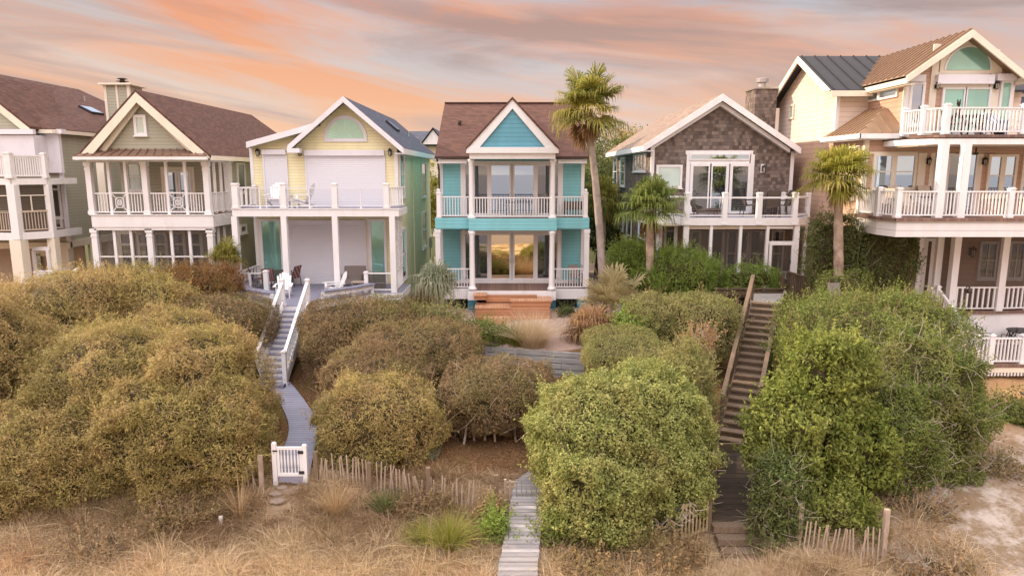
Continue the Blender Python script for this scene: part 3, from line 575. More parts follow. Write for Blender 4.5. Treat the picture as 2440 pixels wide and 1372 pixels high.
def palm(name, base, crown, label, rc=1.5, n=38, leaf='palm_green', dead=8, r0=.2, r1=.15, seed=2, bark='palm_bark', bend=(0, 0), pet=.45, elmin=-35, elmax=85, nl=26, mid=None, boots=0, group=None, droopf=.35, segw=.045, fan=True, dleaf='palm_dead', rst=0):
    rng = np.random.default_rng(seed); t = thing(name, base, label, 'palm tree', group); b = V(base); c = V(crown)
    m = MB(); pts = [b-V((0, 0, .3))]; rs = [r0*1.15]; N_ = 26
    for i in range(N_+1):
        s = i/N_; p = b.lerp(c, s)+V((bend[0]*math.sin(math.pi*s), bend[1]*math.sin(math.pi*s), 0)); pts.append(p); rs.append((r0+(r1-r0)*s)*(1+.05*math.sin(i*2.4)+rng.uniform(-.03, .03)))
    m.tube(pts, rs, 12); m.put('trunk', bark, t, smooth=True)
    if boots:
        m = MB()
        for i in range(boots*3):
            s = rng.uniform(.0, 1)**.7; a = rng.uniform(0, 6.28); z = c.z-(1-s)*boots*.16-.05; rr = r1+.02; h_ = V((math.cos(a), math.sin(a), 0)); p = V((c.x, c.y, z))+h_*rr
            m.beam(p, p+h_*.13+V((0, 0, .26)), .07, .02)
        m.put('leaf_bases', 'bark', t)
    for kind in ('crown', 'dead_fronds'):
        cnt = n if kind == 'crown' else dead
        if not cnt: continue
        CO, F, RN, off = [], [], [], 0
        for i in range(cnt):
            az = i*2.39996+rng.uniform(-.3, .3)
            el = R(elmin+(elmax-elmin)*((i+.5)/cnt)**.8+rng.uniform(-6, 6)) if kind == 'crown' else R(rng.uniform(-80, -35))
            rr = rc*rng.uniform(.8, 1.08)*(1 if kind == 'crown' else .62); pl = rr*pet*rng.uniform(.55, 1.1); o = np.array(c)+np.array([0, 0, rng.uniform(-.15, .15)-(.2 if kind != 'crown' else 0)])
            d = np.array([math.cos(az)*math.cos(el), math.sin(az)*math.cos(el), math.sin(el)]); side = nrm(np.cross(d, [0, 0, 1.])+1e-6); upv = np.cross(side, d)
            # petiole
            e = o+d*pl-np.array([0, 0, .06*rr]); w = side*.018; CO.append(np.array([o-w, o+w, e+w*.7, e-w*.7])); F.append(np.array([[0, 1, 2, 3]])+off); off += 4; RN.append(np.array([.6]))
            fl = rr*(1-pet); A = np.linspace(-2.0, 2.0, nl) if fan else np.linspace(-1, 1, nl)
            fr = rng.uniform(0, 1)*.5
            for a in A:
                dd = nrm(d*math.cos(a)+side*math.sin(a)+upv*(.16*abs(a)-rng.uniform(0, .14))+rng.normal(size=3)*.05)
                ll = fl*(1-.22*abs(a)/1.75)*rng.uniform(.85, 1.05); wv = nrm(np.cross(dd, upv))*segw*rc/1.5
                g = np.array([0, 0, -1.])*droopf*ll; p0 = e; p1 = e+dd*ll*.5+g*.05; p2 = e+dd*ll*.82+g*.35; p3 = e+dd*ll*(.98-.25*droopf)+g*1.25
                CO.append(np.array([p0-wv*.25, p0+wv*.25, p1-wv*.5, p1+wv*.5, p2-wv*.3, p2+wv*.3, p3-wv*.05, p3+wv*.05]))
                F.append(np.array([[0, 1, 3, 2], [2, 3, 5, 4], [4, 5, 7, 6]])+off); off += 8; q = np.clip(fr+rng.random()*.5, 0, 1); RN.append(np.array([q]*3))
        np_mesh(kind, np.concatenate(CO), np.concatenate(F), leaf if kind == 'crown' else dleaf, t, np.concatenate(RN))
    return t
def tree(name, x, y, z0, top, rad, label, leaf='leaf_deep', seed=1, nclump=60, per=260, L=.14, group=None, zlow=.35):
    rng = np.random.default_rng(seed); t = thing(name, (x, y, z0), label, 'tree', group); h = top-z0; m = MB()
    m.tube([(x, y, z0-.2), (x+rng.uniform(-.2, .2), y, z0+h*.35), (x+rng.uniform(-.3, .3), y, z0+h*.75)], [.2, .15, .06], 8); cs = []
    for i in range(nclump):
        d = nrm(rng.normal(size=3)); r = rng.random()**.45; c = np.array([x+d[0]*rad*r, y+d[1]*rad*r, z0+h*(zlow+1)/2+d[2]*h*(1-zlow)/2*r]); cs.append(c)
        if i % 3 == 0: s = V((x, y, z0+h*rng.uniform(.25, .6))); m.tube([s, s.lerp(V(c), .5)+V((0, 0, .15)), V(c)], [.06, .04, .015], 5)
    m.put('trunk', 'bark', t); P_ = []
    for c in cs: s = rng.uniform(.25, .6)*rad*.5; P_.append(c+rng.normal(size=(per, 3))*np.array([s, s, s*.6]))
    p = np.concatenate(P_); co, f = leaves(p, rng.normal(size=p.shape)+np.array([0, 0, .5]), L, L*.5, rng); np_mesh('crown', co, f, leaf, t, rng.random(len(f))); return t
# ================================================================== TEAL HOUSE
def shutter(par, u0, v0, u1, v1, Y, box=.22):
    vm = (v0+v1)/2; x0, x1 = X(u0, vm, Y), X(u1, vm, Y); z0, z1 = Z(v1, Y), Z(v0, Y)
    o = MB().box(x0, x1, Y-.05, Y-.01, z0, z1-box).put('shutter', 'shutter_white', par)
    MB().box(x0-.05, x1+.05, Y-.2, Y-.008, z1-box, z1).put('shutter_box', 'panel_white', o)
    m = MB(); m.box(x0-.07, x0, Y-.09, Y-.009, z0, z1-box-.004); m.box(x1, x1+.07, Y-.09, Y-.009, z0, z1-box-.004); m.put('guide_rail', 'panel_white', o); return o
def lantern(par, x, y, z, s=1.0):
    m = MB(); m.box(x-.05*s, x+.05*s, y-.04, y-.005, z-.1*s, z+.12*s); m.beam((x, y-.03, z+.1*s), (x, y-.13*s, z+.16*s), .02*s); m.lathe((x, y-.13*s, z-.14*s), [(.04*s, 0), (.045*s, .02*s)], 6)
    for i in range(6): a = i*1.047; m.beam((x+.045*s*math.cos(a), y-.13*s+.045*s*math.sin(a), z-.12*s), (x+.065*s*math.cos(a), y-.13*s+.065*s*math.sin(a), z+.06*s), .012*s)
    m.lathe((x, y-.13*s, z+.06*s), [(.09*s, 0), (.06*s, .05*s), (.02*s, .09*s), (.0, .12*s)], 8); o = m.put('wall_lantern', 'dark_metal', par)
    MB().lathe((x, y-.13*s, z-.12*s), [(.035*s, 0), (.05*s, .17*s)], 6).put('lamp_glass', 'curtain', o); return o
def louvre(par, frame, s0, s1, z0, z1, name='louvre_panel', m_='white_paint'):
    m = MB(frame); m.box(s0, s0+.06, 0, .05, z0, z1).box(s1-.06, s1, 0, .05, z0, z1).box(s0+.06, s1-.06, 0, .049, z0, z0+.06).box(s0+.06, s1-.06, 0, .049, z1-.06, z1)
    z = z0+.1
    while z < z1-.1: m.box(s0+.06, s1-.06, .01, .035, z, z+.05); z += .085
    return m.put(name, m_, par)
def skylight(par, c, nrm_, wdir, w, l, m_='glass_mirror'):
    c = V(c); n = V(nrm_).normalized(); a = V(wdir).normalized(); b = n.cross(a); p = [c+a*w/2+b*l/2, c-a*w/2+b*l/2, c-a*w/2-b*l/2, c+a*w/2-b*l/2]
    o = MB().prism(p, n*.12).put('skylight', 'dark_metal', par); c2 = c+n*.122
    MB().prism([c2+a*w*.42+b*l*.45, c2-a*w*.42+b*l*.45, c2-a*w*.42-b*l*.45, c2+a*w*.42-b*l*.45], n*.01).put('pane', m_, o)
def vent(par, x, y, z): MB().cyl((x, y, z-.3), (x, y, z+.22), .05, n=8).cyl((x, y, z+.22), (x, y, z+.27), .08, n=8).put('vent_pipe', 'steel', par)

TH = thing('beach_house', (0, 33, 4.0), 'turquoise two-storey beach house with a blue clapboard gable and white columns on both porches', 'house', 'beach houses along the dune')
def teal():
    h = TH; Yw = 35.0; Yd = 33.0; Yc = 32.4
    x0, x1 = X(1048, 450, Yw), X(1392, 450, Yw); ze = Z(374, 34.4); zr = Z(246, 40.0)
    zu = Z(519, Yd); zl = Z(688, Yd)
    MB().box(x0, x1, Yw, 45.6, 3.6, ze-.02).put('wall', 'teal_siding', h)
    # side gables
    m = MB()
    for x in (x0+.01, x1-.21): m.prism([(x, 34.7, ze-.02), (x, 45.4, ze-.02), (x, 40.05, zr-.15)], (.2, 0, 0))
    m.put('gable_wall', 'teal_siding', h)
    ex0, ex1 = X(1036, 372, 34.4), X(1402, 372, 34.4)
    m = MB(); m.prism([(ex0, 34.35, ze), (ex1, 34.35, ze), (ex1, 40, zr), (ex0, 40, zr)], (0, 0, -.1)); m.prism([(ex0, 45.7, ze), (ex1, 45.7, ze), (ex1, 40.001, zr), (ex0, 40.001, zr)], (0, 0, -.1))
    roof = m.put('roof', 'roof_brown', h)
    MB().cyl((X(1095, 303, 37.5), 37.5, Z(303, 37.5)-.3), (X(1095, 303, 37.5), 37.5, Z(292, 37.5)), .07).cyl((X(1095, 303, 37.5), 37.5, Z(293, 37.5)), (X(1095, 303, 37.5), 37.5, Z(288, 37.5)), .13, .1).put('vent_pipe', 'bronze', roof)
    MB().beam((ex0, 40, zr+.02), (ex1, 40, zr+.02), .25, .05).put('ridge_cap', 'roof_brown', roof)
    m = MB(); m.box(ex0, X(1112, 374, 34.3), 34.22, 34.34, ze-.1, ze+.02).box(X(1330, 374, 34.3), ex1, 34.22, 34.34, ze-.1, ze+.02)
    m.cyl((ex0+.12, 34.28, ze-.1), (ex0+.15, 34.8, ze-.6), .045).cyl((ex0+.15, 34.8, ze-.6), (ex0+.15, 34.8, zu+.2), .045).put('gutter', 'brown_gutter', h)
    m = MB(); m.box(x0-.05, X(1112, 374, 34.3), 34.36, Yw-.002, ze-.32, ze-.12).box(X(1330, 374, 34.3), x1+.05, 34.36, Yw-.002, ze-.32, ze-.12).put('soffit', 'white_paint', h)
    # projecting pediment
    Yg = 32.1; ax, az = X(1221, 231, Yg), Z(231, Yg); bl, br, bz = X(1110, 350, Yg), X(1332, 350, Yg), Z(352, Yg)
    m = MB(); ov = .04
    for bx in (bl, br): m.prism([(bx, Yg-.06, bz), (ax, Yg-.06, az), (ax, 39.4, az), (bx, 36.4, bz)], (0, 0, -.1))
    m.put('porch_roof', 'roof_brown', h)
    tri = lambda d: [(bl+d*1.75, Yg, bz-.0), (br-d*1.75, Yg, bz-.0), (ax, Yg, az-d*1.55)]
    MB().prism([(bl+.3, Yg+.12, bz+.02), (br-.3, Yg+.12, bz+.02), (ax, Yg+.12, az-.25)], (0, .2, 0)).put('gable_wall', 'teal_gable', h)
    m = MB(); k = .33     # rake boards
    for bx, s in ((bl, 1), (br, -1)): m.prism([(bx, Yg, bz-.12), (ax, Yg, az-.11), (ax, Yg, az-.11-k*1.25), (bx+s*k*1.55, Yg, bz-.12)], (0, .1, 0))
    m.put('rake_board', 'white_paint', h)
    zc = Z(379, Yg+.3)
    MB().box(bl+.02, br-.02, Yg-.03, Yg+.3, Z(365, Yg), bz+.02).box(bl+.15, br-.15, Yg+.12, Yg+.42, zc, Z(365, Yg)-.003).put('fascia', 'white_paint', h)
    MB().box(bl+.15, br-.15, Yg+.43, Yw-.01, zc+.12, zc+.2).put('porch_ceiling', 'ceiling_tan', h)
    # corner boards and door surround, both storeys
    m = MB()
    for za, zb, ua, ub in ((zl, zu-.3, 1046, 1394), (zu, ze-.3, 1048, 1392)):
        for u in (ua, ub-8): m.box(X(u, 450, Yw), X(u+8, 450, Yw), Yw-.045, Yw+.1, za, zb)
    m.put('corner_board', 'white_paint', h)
    for (za, zb, gm, uL, uR) in ((zu, Z(384, Yw), 'glass_mirror', 1098, 1341), (zl+.12, Z(549, Yw), 'glass_gold_reflection', 1098, 1338)):
        vm = 450 if gm == 'glass_mirror' else 600; xs = lambda u: X(u, vm, Yw)
        m = MB(FRONT(Yw)); m.box(xs(uL), xs(uR), .002, .05, za, zb); 
        MB(FRONT(Yw)).box(xs(uL), xs(uR), .002, .05, zb-.12, zb).box(xs(uL), xs(uL+9), .002, .052, za, zb-.12).box(xs(uR-9), xs(uR), .002, .052, za, zb-.12).put('door_surround', 'white_paint', h)
        window(h, FRONT(Yw-.01), xs(uL+9), xs(1124), za, zb-.12, glass='glass_dark', sill=False, name='side_window', fw=.06)
        window(h, FRONT(Yw-.01), xs(1316), xs(uR-9), za, zb-.12, glass='glass_dark', sill=False, name='side_window', fw=.06)
        for a, b, g in ((1126, 1166, 'glass_dark'), (1166, 1219, gm), (1221, 1276, gm), (1276, 1314, 'glass_dark')):
            o = window(h, FRONT(Yw-.02), xs(a), xs(b), za, zb-.12, glass=g, sill=False, name='glass_door', fw=.11)
            if a in (1166, 1221):
                hx = xs(1216.5) if a == 1166 else xs(1223.5); MB(FRONT(Yw-.02)).box(hx-.015, hx+.015, .07, .11, za+.9, za+1.15).put('handle', 'steel', o)
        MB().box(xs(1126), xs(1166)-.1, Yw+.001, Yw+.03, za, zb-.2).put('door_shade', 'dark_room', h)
    # upper balcony
    xl, xr = X(1037, 535, Yd), X(1404, 535, Yd); cl, cr = X(1117, 535, Yc), X(1327, 535, Yc)
    MB().box(xl+.05, cl, Yd+.03, Yw-.02, zu-.2, zu-.02).box(cl, cr, Yc+.05, Yw-.02, zu-.2, zu-.021).box(cr, xr-.05, Yd+.03, Yw-.02, zu-.2, zu-.02).put('balcony_floor', 'deck_brown', h)
    zb = Z(545, Yd); m = MB(); m.box(xl, cl, Yd-.02, Yd+.12, zb, zu).box(cr, xr, Yd-.02, Yd+.12, zb, zu).box(xl, xl+.14, Yd+.12, Yw+.3, zb, zu).box(xr-.14, xr, Yd+.12, Yw+.3, zb, zu).box(cl, cr, Yc, Yc+.14, Z(549, Yc), Z(521, Yc)).box(cl, cl+.14, Yc+.14, Yd+.12, zb+.01, zu+.01).box(cr-.14, cr, Yc+.14, Yd+.12, zb+.01, zu+.01)
    m.put('balcony_band', 'teal_siding', h)
    MB().box(xl+.15, xr-.15, Yd+.13, Yw-.01, zb+.06, zb+.1).put('porch_ceiling', 'ceiling_tan', h)
    for u in (1123, 1317): pcol(h, u, 379.5, 521, Yc+.18, .125, True)
    for u in (1125, 1315): pcol(h, u, 550, 690, Yc+.18, .14, True)
    zfl = zu-.0; px = {}
    nl_, nr_ = X(1046, 500, Yd+.1), X(1395, 500, Yd+.1)
    newel(h, (nl_, Yd+.1, zu), 1.22, .2, ball=True); newel(h, (nr_, Yd+.1, zu), 1.22, .2, ball=True)
    ca, cb = X(1123, 500, Yc+.18), X(1317, 500, Yc+.18)
    rail(h, (nl_, Yd+.1, zu), (ca, Yd+.1, zu), h=1.02, post=False); rail(h, (cb, Yd+.1, zu), (nr_, Yd+.1, zu), h=1.02, post=False); rail(h, (ca, Yc+.18, zu), (cb, Yc+.18, zu), h=1.0, post=False)
    rail(h, (nl_, Yd+.1, zu), (nl_, Yw-.1, zu), h=1.02, post=False); rail(h, (nr_, Yd+.1, zu), (nr_, Yw-.1, zu), h=1.02, post=False)
    # lower porch
    for u in (1044.5, 1397): pcol(h, u, 546, 682, Yd+.1, .15)
    for u in (1106, 1332): pcol(h, u, 547, 660, Yw-.25, .09)
    fz = Z(690, Yd)+.02; lc0, ld0 = X(1125, 660, Yc+.18), X(1315, 660, Yc+.18)
    MB().box(xl+.1, xr-.1, Yd+.09, Yw-.02, fz-.18, fz-.003).box(lc0-.15, ld0+.15, Yc+.09, Yd+.3, fz-.18, fz).put('porch_floor', 'deck_brown', h); MB().box(x0+.3, x1-.3, Yw-.12, Yw-.001, fz-.002, zl+.14).put('threshold', 'white_paint', h)
    la, lb = X(1046, 660, Yd+.1), X(1396, 660, Yd+.1); lc, ld = X(1125, 660, Yc+.18), X(1315, 660, Yc+.18)
    rail(h, (la, Yd+.1, fz), (lc, Yd+.1, fz), h=1.02, post=False); rail(h, (ld, Yd+.1, fz), (lb, Yd+.1, fz), h=1.02, post=False)
    rail(h, (la, Yd+.1, fz), (la, Yw-.1, fz), h=1.02, post=False); rail(h, (lb, Yd+.1, fz), (lb, Yw-.1, fz), h=1.02, post=False)
    zf = Z(712, Yd); m = MB(); m.box(xl, lc-.2, Yd-.02, Yd+.08, zf, fz+.015).box(ld+.2, xr, Yd-.02, Yd+.08, zf, fz+.015).box(lc-.2, ld+.2, Yc-.02, Yc+.08, zf+.05, fz+.015).box(xl, xl+.1, Yd+.08, Yw, zf, fz+.015).box(xr-.1, xr, Yd+.08, Yw, zf, fz+.015); m.put('fascia', 'white_paint', h)
    m = MB(); [m.pb(a, 709, b, 742, Yd+.05, .5) for a, b in ((1038, 1058), (1115, 1137), (1306, 1324), (1376, 1401))]; m.put('pier', 'blue_pier', h)
    m = MB()
    for a, b in ((1060, 1113), (1326, 1374)):
        x, xe = X(a, 720, Yd), X(b, 720, Yd)
        while x < xe: m.box(x, x+.09, Yd+.3, Yd+.33, 3.7, zf+.01); x += .15
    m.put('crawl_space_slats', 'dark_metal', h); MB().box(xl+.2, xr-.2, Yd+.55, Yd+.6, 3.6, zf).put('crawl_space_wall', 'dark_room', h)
    # table and bench on upper balcony side: handled as furniture
teal()
def cedar_steps():
    Y0 = 31.0; t = thing('bench_steps', (X(1221, 750, Y0), Y0, 3.8), 'new orange cedar steps with built-in box benches in front of the turquoise house', 'steps')
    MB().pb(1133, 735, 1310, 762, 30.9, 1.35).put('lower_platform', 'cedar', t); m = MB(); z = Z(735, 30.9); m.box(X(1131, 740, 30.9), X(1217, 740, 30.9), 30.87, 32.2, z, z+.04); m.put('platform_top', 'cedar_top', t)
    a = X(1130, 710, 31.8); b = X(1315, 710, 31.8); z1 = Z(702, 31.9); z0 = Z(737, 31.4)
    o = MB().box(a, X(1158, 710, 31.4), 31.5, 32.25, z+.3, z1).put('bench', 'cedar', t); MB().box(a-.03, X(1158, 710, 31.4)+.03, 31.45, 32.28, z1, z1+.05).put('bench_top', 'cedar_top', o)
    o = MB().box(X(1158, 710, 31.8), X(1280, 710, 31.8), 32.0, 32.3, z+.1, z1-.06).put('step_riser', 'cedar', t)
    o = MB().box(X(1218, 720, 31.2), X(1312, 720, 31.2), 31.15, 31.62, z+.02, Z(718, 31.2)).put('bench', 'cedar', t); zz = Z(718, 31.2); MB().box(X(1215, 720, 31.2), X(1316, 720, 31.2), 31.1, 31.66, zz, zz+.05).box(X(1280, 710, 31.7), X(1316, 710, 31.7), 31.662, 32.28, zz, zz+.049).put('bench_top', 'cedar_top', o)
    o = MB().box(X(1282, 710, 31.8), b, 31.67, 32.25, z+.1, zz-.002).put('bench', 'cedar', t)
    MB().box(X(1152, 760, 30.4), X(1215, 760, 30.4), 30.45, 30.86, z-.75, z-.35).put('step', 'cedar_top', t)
cedar_steps()

# ================================================================== YELLOW HOUSE
YH = thing('beach_house', (X(750, 690, 33), 33, 4.0), 'pale yellow two-storey beach house with white roller shutters and a half-round teal fan window', 'house', 'beach houses along the dune')
def yellow():
    h = YH; Yw = 33.0; Yd = 30.5; Yr = 32.3
    xl, xr = X(600, 430, Yw), X(948, 430, Yw); zu = Z(498, Yd); zl = Z(697, Yd); zb = 3.7; Yb = 46.0
    pt = lambda u, v: (X(u, v, Yw), Z(v, Yw))
    s0 = pt(597, 344)[1]; apx = pt(818, 245); rz = pt(952, 352)[1]; fold = pt(735, 308)
    poly = [(xl, zb), (xr, zb), (xr, rz-.05), (apx[0], apx[1]), (fold[0], fold[1]), (xl, s0)]
    MB().prism([(x, Yw, z) for x, z in poly], (0, Yb-Yw, 0)).put('wall', 'yellow_siding', h)
    A = (X(818, 230, Yr), Z(230, Yr)); Rr = (X(962, 353, Yr), Z(353, Yr)); Ll = (X(686, 347, Yr), Z(347, Yr)); S = (X(583, 338, Yr), Z(338, Yr)); T = (X(752, 290, Yr), Z(292, Yr))
    m = MB(); m.prism([(A[0], Yr, A[1]), (Rr[0], Yr, Rr[1]), (Rr[0], Yb+.3, Rr[1]), (A[0], Yb+.3, A[1])], (0, 0, -.12)); m.prism([(A[0], Yr, A[1]), (Ll[0], Yr, Ll[1]), (Ll[0], Yr+.9, Ll[1]), (A[0], Yb+.3, A[1])], (0, 0, -.12))
    roof = m.put('roof', 'roof_grey', h)
    m = MB(); m.prism([(S[0], Yr+.25, S[1]), (T[0], Yr+.25, T[1]), (T[0]+.6, Yb+.3, T[1]+.8), (S[0], Yb+.3, S[1])], (0, 0, -.14)); m.put('shed_roof', 'roof_grey', h)
    k = .27; m = MB()
    rake = lambda m, a, b, y, k_=k, t=.1: m.prism([(a[0], y, a[1]-.0), (b[0], y, b[1]), (b[0], y, b[1]-k_), (a[0], y, a[1]-k_)], (0, t, 0))
    rake(m, A, Rr, Yr-.1); rake(m, A, Ll, Yr-.102); rake(m, S, (T[0]-.2, T[1]-.04), Yr+.14); m.box(Ll[0]-.02, Ll[0]+.55, Yr-.11, Yr+.3, Ll[1]-.33, Ll[1]-.13); m.put('rake_board', 'panel_white', h)
    m = MB(); m.box(Rr[0]-.05, Rr[0]+.02, Yr, Yb+.3, Rr[1]-.27, Rr[1]-.02); m.box(xr, Rr[0]-.051, Yr+.1, Yb, Rr[1]-.27, Rr[1]-.22); m.box(S[0]-.02, S[0]+.05, Yr+.25, Yb, S[1]-.27, S[1]-.02); m.put('eave_fascia', 'white_paint', h)
    m = MB(); m.box(xl-.02, xl+.13, Yw-.035, Yw+.1, zb, s0-.1).box(xr-.15, xr+.02, Yw-.035, Yw+.12, zb, rz-.2).put('corner_board', 'white_paint', h)
    # roof furniture
    n = V((Rr[1]-A[1], 0, A[0]-Rr[0])); n = V((A[1]-Rr[1], 0, Rr[0]-A[0])).normalized()
    on = lambda s, y: (A[0]+(Rr[0]-A[0])*s, y, A[1]+(Rr[1]-A[1])*s)
    skylight(roof, on(.42, 38.5), n, (0, 1, 0), 1.1, .75); vent(roof, *on(.55, 42)); vent(roof, *on(.7, 44.5))
    # fan window
    cx, cz = X(824, 330, Yw), Z(330, Yw); r = X(867, 330, Yw)-cx; arc = lambda rr, y, sq=1.05: [(cx+rr*math.cos(math.pi*i/20), y, cz+rr*sq*math.sin(math.pi*i/20)) for i in range(21)]
    o = MB().prism(arc(r+.16, Yw-.05), (0, .04, 0)).box(cx-r-.16, cx+r+.16, Yw-.055, Yw-.01, cz-.16, cz-.001).put('fan_window', 'panel_white', h); MB().prism(arc(r, Yw-.06), (0, .02, 0)).put('pane', 'glass_teal', o)
    m = MB()
    for i in range(1, 14): a = math.pi*i/14; m.beam((cx+.18*math.cos(a), Yw-.062, cz+.18*math.sin(a)), (cx+r*.98*math.cos(a), Yw-.062, cz+r*1.03*math.sin(a)), .018, .012)
    m.put('fan_blades', 'blind', o)
    shutter(h, 633, 357, 684, 497, Yw); shutter(h, 733, 358, 916, 497, Yw, .26)
    for u in (616, 716, 930): lantern(h, X(u, 362, Yw), Yw, Z(364, Yw), 1.25)
    # ground storey
    zg = Z(681, Yw)
    shutter(h, 688, 524, 871, 682, Yw)
    pwin(h, 622, 522, 676, 676, Yw-.01, glass='glass_teal', sill=False, name='glass_door', fw=.12); pwin(h, 880, 522, 922, 676, Yw-.01, glass='glass_teal', sill=False, name='glass_door', fw=.12)
    m = MB(); m.pb(614, 518, 624, 682, Yw-.03, .03).pb(676, 519, 687, 682, Yw-.03, .03).pb(872, 519, 881, 682, Yw-.03, .03).put('door_surround', 'cream_paint', h)
    # upper deck
    xa, xb = X(553, 505, Yd), X(950, 505, Yd); zf = Z(516, Yd)
    MB().box(xa+.06, xb-.06, Yd+.06, Yw-.06, zu-.16, zu).put('balcony_floor', 'deck_grey', h)
    m = MB(); m.box(xa, xb, Yd, Yd+.06, zf, zu-.02).box(xa, xa+.06, Yd+.06, Yw, zf, zu-.02).box(xb-.06, xb, Yd+.06, Yw, zf, zu-.02); m.box(xa-.03, xb+.03, Yd-.03, Yd+.1, zu-.019, zu+.02).put('fascia', 'white_paint', h)
    MB().box(xa+.07, xb-.07, Yd+.07, Yw-.06, zf+.02, zf+.05).put('porch_ceiling', 'panel_white', h)
    P4 = [X(u, 470, Yd+.1) for u in (562, 676, 798, 921)]; hh = 1.0
    for x in P4: newel(h, (x, Yd+.1, zu+.02), hh+.1, .26 if x == P4[0] else .24)
    for a, b in zip(P4[:-1], P4[1:]):
        m = MB(); m.box(a+.1, b-.1, Yd+.06, Yd+.14, zu+.9, zu+.935).box(a+.1, b-.1, Yd+.08, Yd+.12, zu+.1, zu+.14); c = (a+b)/2; m.box(c-.03, c+.03, Yd+.07, Yd+.13, zu+.02, zu+.9)
        o = m.put('railing', 'panel_white', h); m = MB()
        for i in range(7): m.box(a+.1, b-.1, Yd+.096, Yd+.104, zu+.2+i*.1, zu+.206+i*.1)
        m.put('cable', 'steel', o)
    rail(h, (P4[0], Yd+.2, zu), (P4[0], Yw-.1, zu), h=.95, sp=.5, bw=.09, post=False, ends=(0, 1)); newel(h, (P4[0]+.02, Yw-.12, zu), 1.0, .14)
    rail(h, (P4[3]+.05, Yd+.2, zu), (xb-.1, Yw-.1, zu), h=.95, sp=.3, bw=.06, post=False)
    # lower deck with posts
    PX_ = [X(u, 605, Yd+.1) for u in (565, 681.5, 802, 937)]
    ends = [Z(v, Yd+.1) for v in (697, 700, 690, 697)]
    for x, z in zip(PX_, ends):
        m = MB(); m.box(x-.125, x+.125, Yd, Yd+.25, zl, zf-.002); m.put('post', 'white_paint', h)
    zd = zl
    xa2, xb2 = X(556, 690, Yd), X(958, 695, Yd)
    pts = [(xa2, 30.6), (X(588, 712, 28.8), 28.75), (X(650, 722, 27.8), 27.75), (X(656, 722, 27.4), 27.32), (X(738, 728, 27.3), 27.32), (X(752, 722, 28), 28.2), (X(848, 703, 29.4), 29.3), (X(893, 690, 30.4), 30.3), (xb2, 30.45)]
    MB().prism([(xa2, Yw, zd)]+[(p[0], p[1], zd) for p in pts]+[(xb2, Yw, zd)], (0, 0, -.12)).put('deck_floor', 'deck_grey', h)
    m = MB()
    for a, b in zip([(xa2, Yw-.1)]+pts, pts+[(xb2, Yw-.1)]): m.beam((a[0], a[1], zd-.18), (b[0], b[1], zd-.18), .06, .32)
    m.put('deck_fascia', 'white_paint', h)
    # built-in benches
    for pp in ([(xa2+.5, 32.2), (xa2+.1, 30.75), (pts[1][0]+.1, 28.95), (pts[2][0]-.05, 27.98)], [(pts[5][0]+.2, 28.45), (pts[6][0]-.1, 29.45), (pts[7][0]-.1, 30.4)]):
        zt = zd+.42; m = MB()
        for a, b in zip(pp[:-1], pp[1:]): m.beam((a[0], a[1], zt), (b[0], b[1], zt), .4, .06)
        o = m.put('bench', 'deck_grey', h); m = MB()
        for a, b in zip(pp[:-1], pp[1:]): m.beam((a[0], a[1]-.14, zt-.12), (b[0], b[1]-.14, zt-.12), .04, .18)
        for a in pp: m.box(a[0]-.06, a[0]+.06, a[1]-.1, a[1]+.06, zd-.02, zt-.032)
        m.put('bench_frame', 'white_paint', o)
    # low side rails and louvred screen at the right
    rail(h, (PX_[0]+.05, Yd+.3, zd), (PX_[0]+.05, Yw-.1, zd), h=.95, sp=.4, bw=.08, post=False)
    newel(h, (X(621, 670, 29.9), 30.6, zd), 1.0, .2); rail(h, (PX_[0], Yd+.1, zd), (X(621, 670, 30.5), 30.6, zd), h=.9, sp=.4, bw=.09, post=False)
    newel(h, (X(873, 670, 30.6), 30.6, zd), .95, .17); rail(h, (X(873, 670, 30.6), 30.6, zd), (PX_[3], Yd+.1, zd), h=.9, sp=3, post=False, bot=.12)
    fr = RIGHT(PX_[3]+.03); zt = zf-.05
    for a, b in ((30.78, 31.85), (31.87, 32.9)): louvre(h, fr, a, b, zd+1.0, zt)
    rail(h, (PX_[3]+.06, Yd+.3, zd), (PX_[3]+.06, Yw-.1, zd), h=.95, sp=.35, bw=.08, post=False)
    m = MB(RIGHT(PX_[3]-.5)); 
    for i in range(9): z = zd+.1+i*.09; MB
    m = MB()
    for i in range(9): z = zd+.12+i*.085; m.box(X(876, 680, 31), X(920, 680, 31), 31.0, 31.03, z, z+.065)
    m.put('slatted_screen', 'wicker', h)
    # right hand wall windows
    for a in ((951, 362, 962, 470), (1003, 388, 1014, 470), (953, 545, 967, 665), (1004, 505, 1015, 590)):
        swin(h, *a, xr, RIGHT, cols=1, rows=2, glass='glass_dark')
    y_ = YX(1024, 575, xr); MB(RIGHT(xr)).box(y_-.2, y_+.25, .01, .16, Z(590, y_), Z(565, y_)).box(y_, y_+.06, .01, .07, Z(615, y_), Z(591, y_)).put('electric_meter', 'steel', h)
    y_ = YX(986, 560, xr); MB(RIGHT(xr)).box(y_-.04, y_+.04, .004, .05, 3.9, rz-.3).put('downspout', 'yellow_siding', h)
    MB().box(xa2+.2, xb2-.1, 30.8, 30.86, 3.2, zd-.3).put('crawl_space_wall', 'blue_pier', h)
yellow()
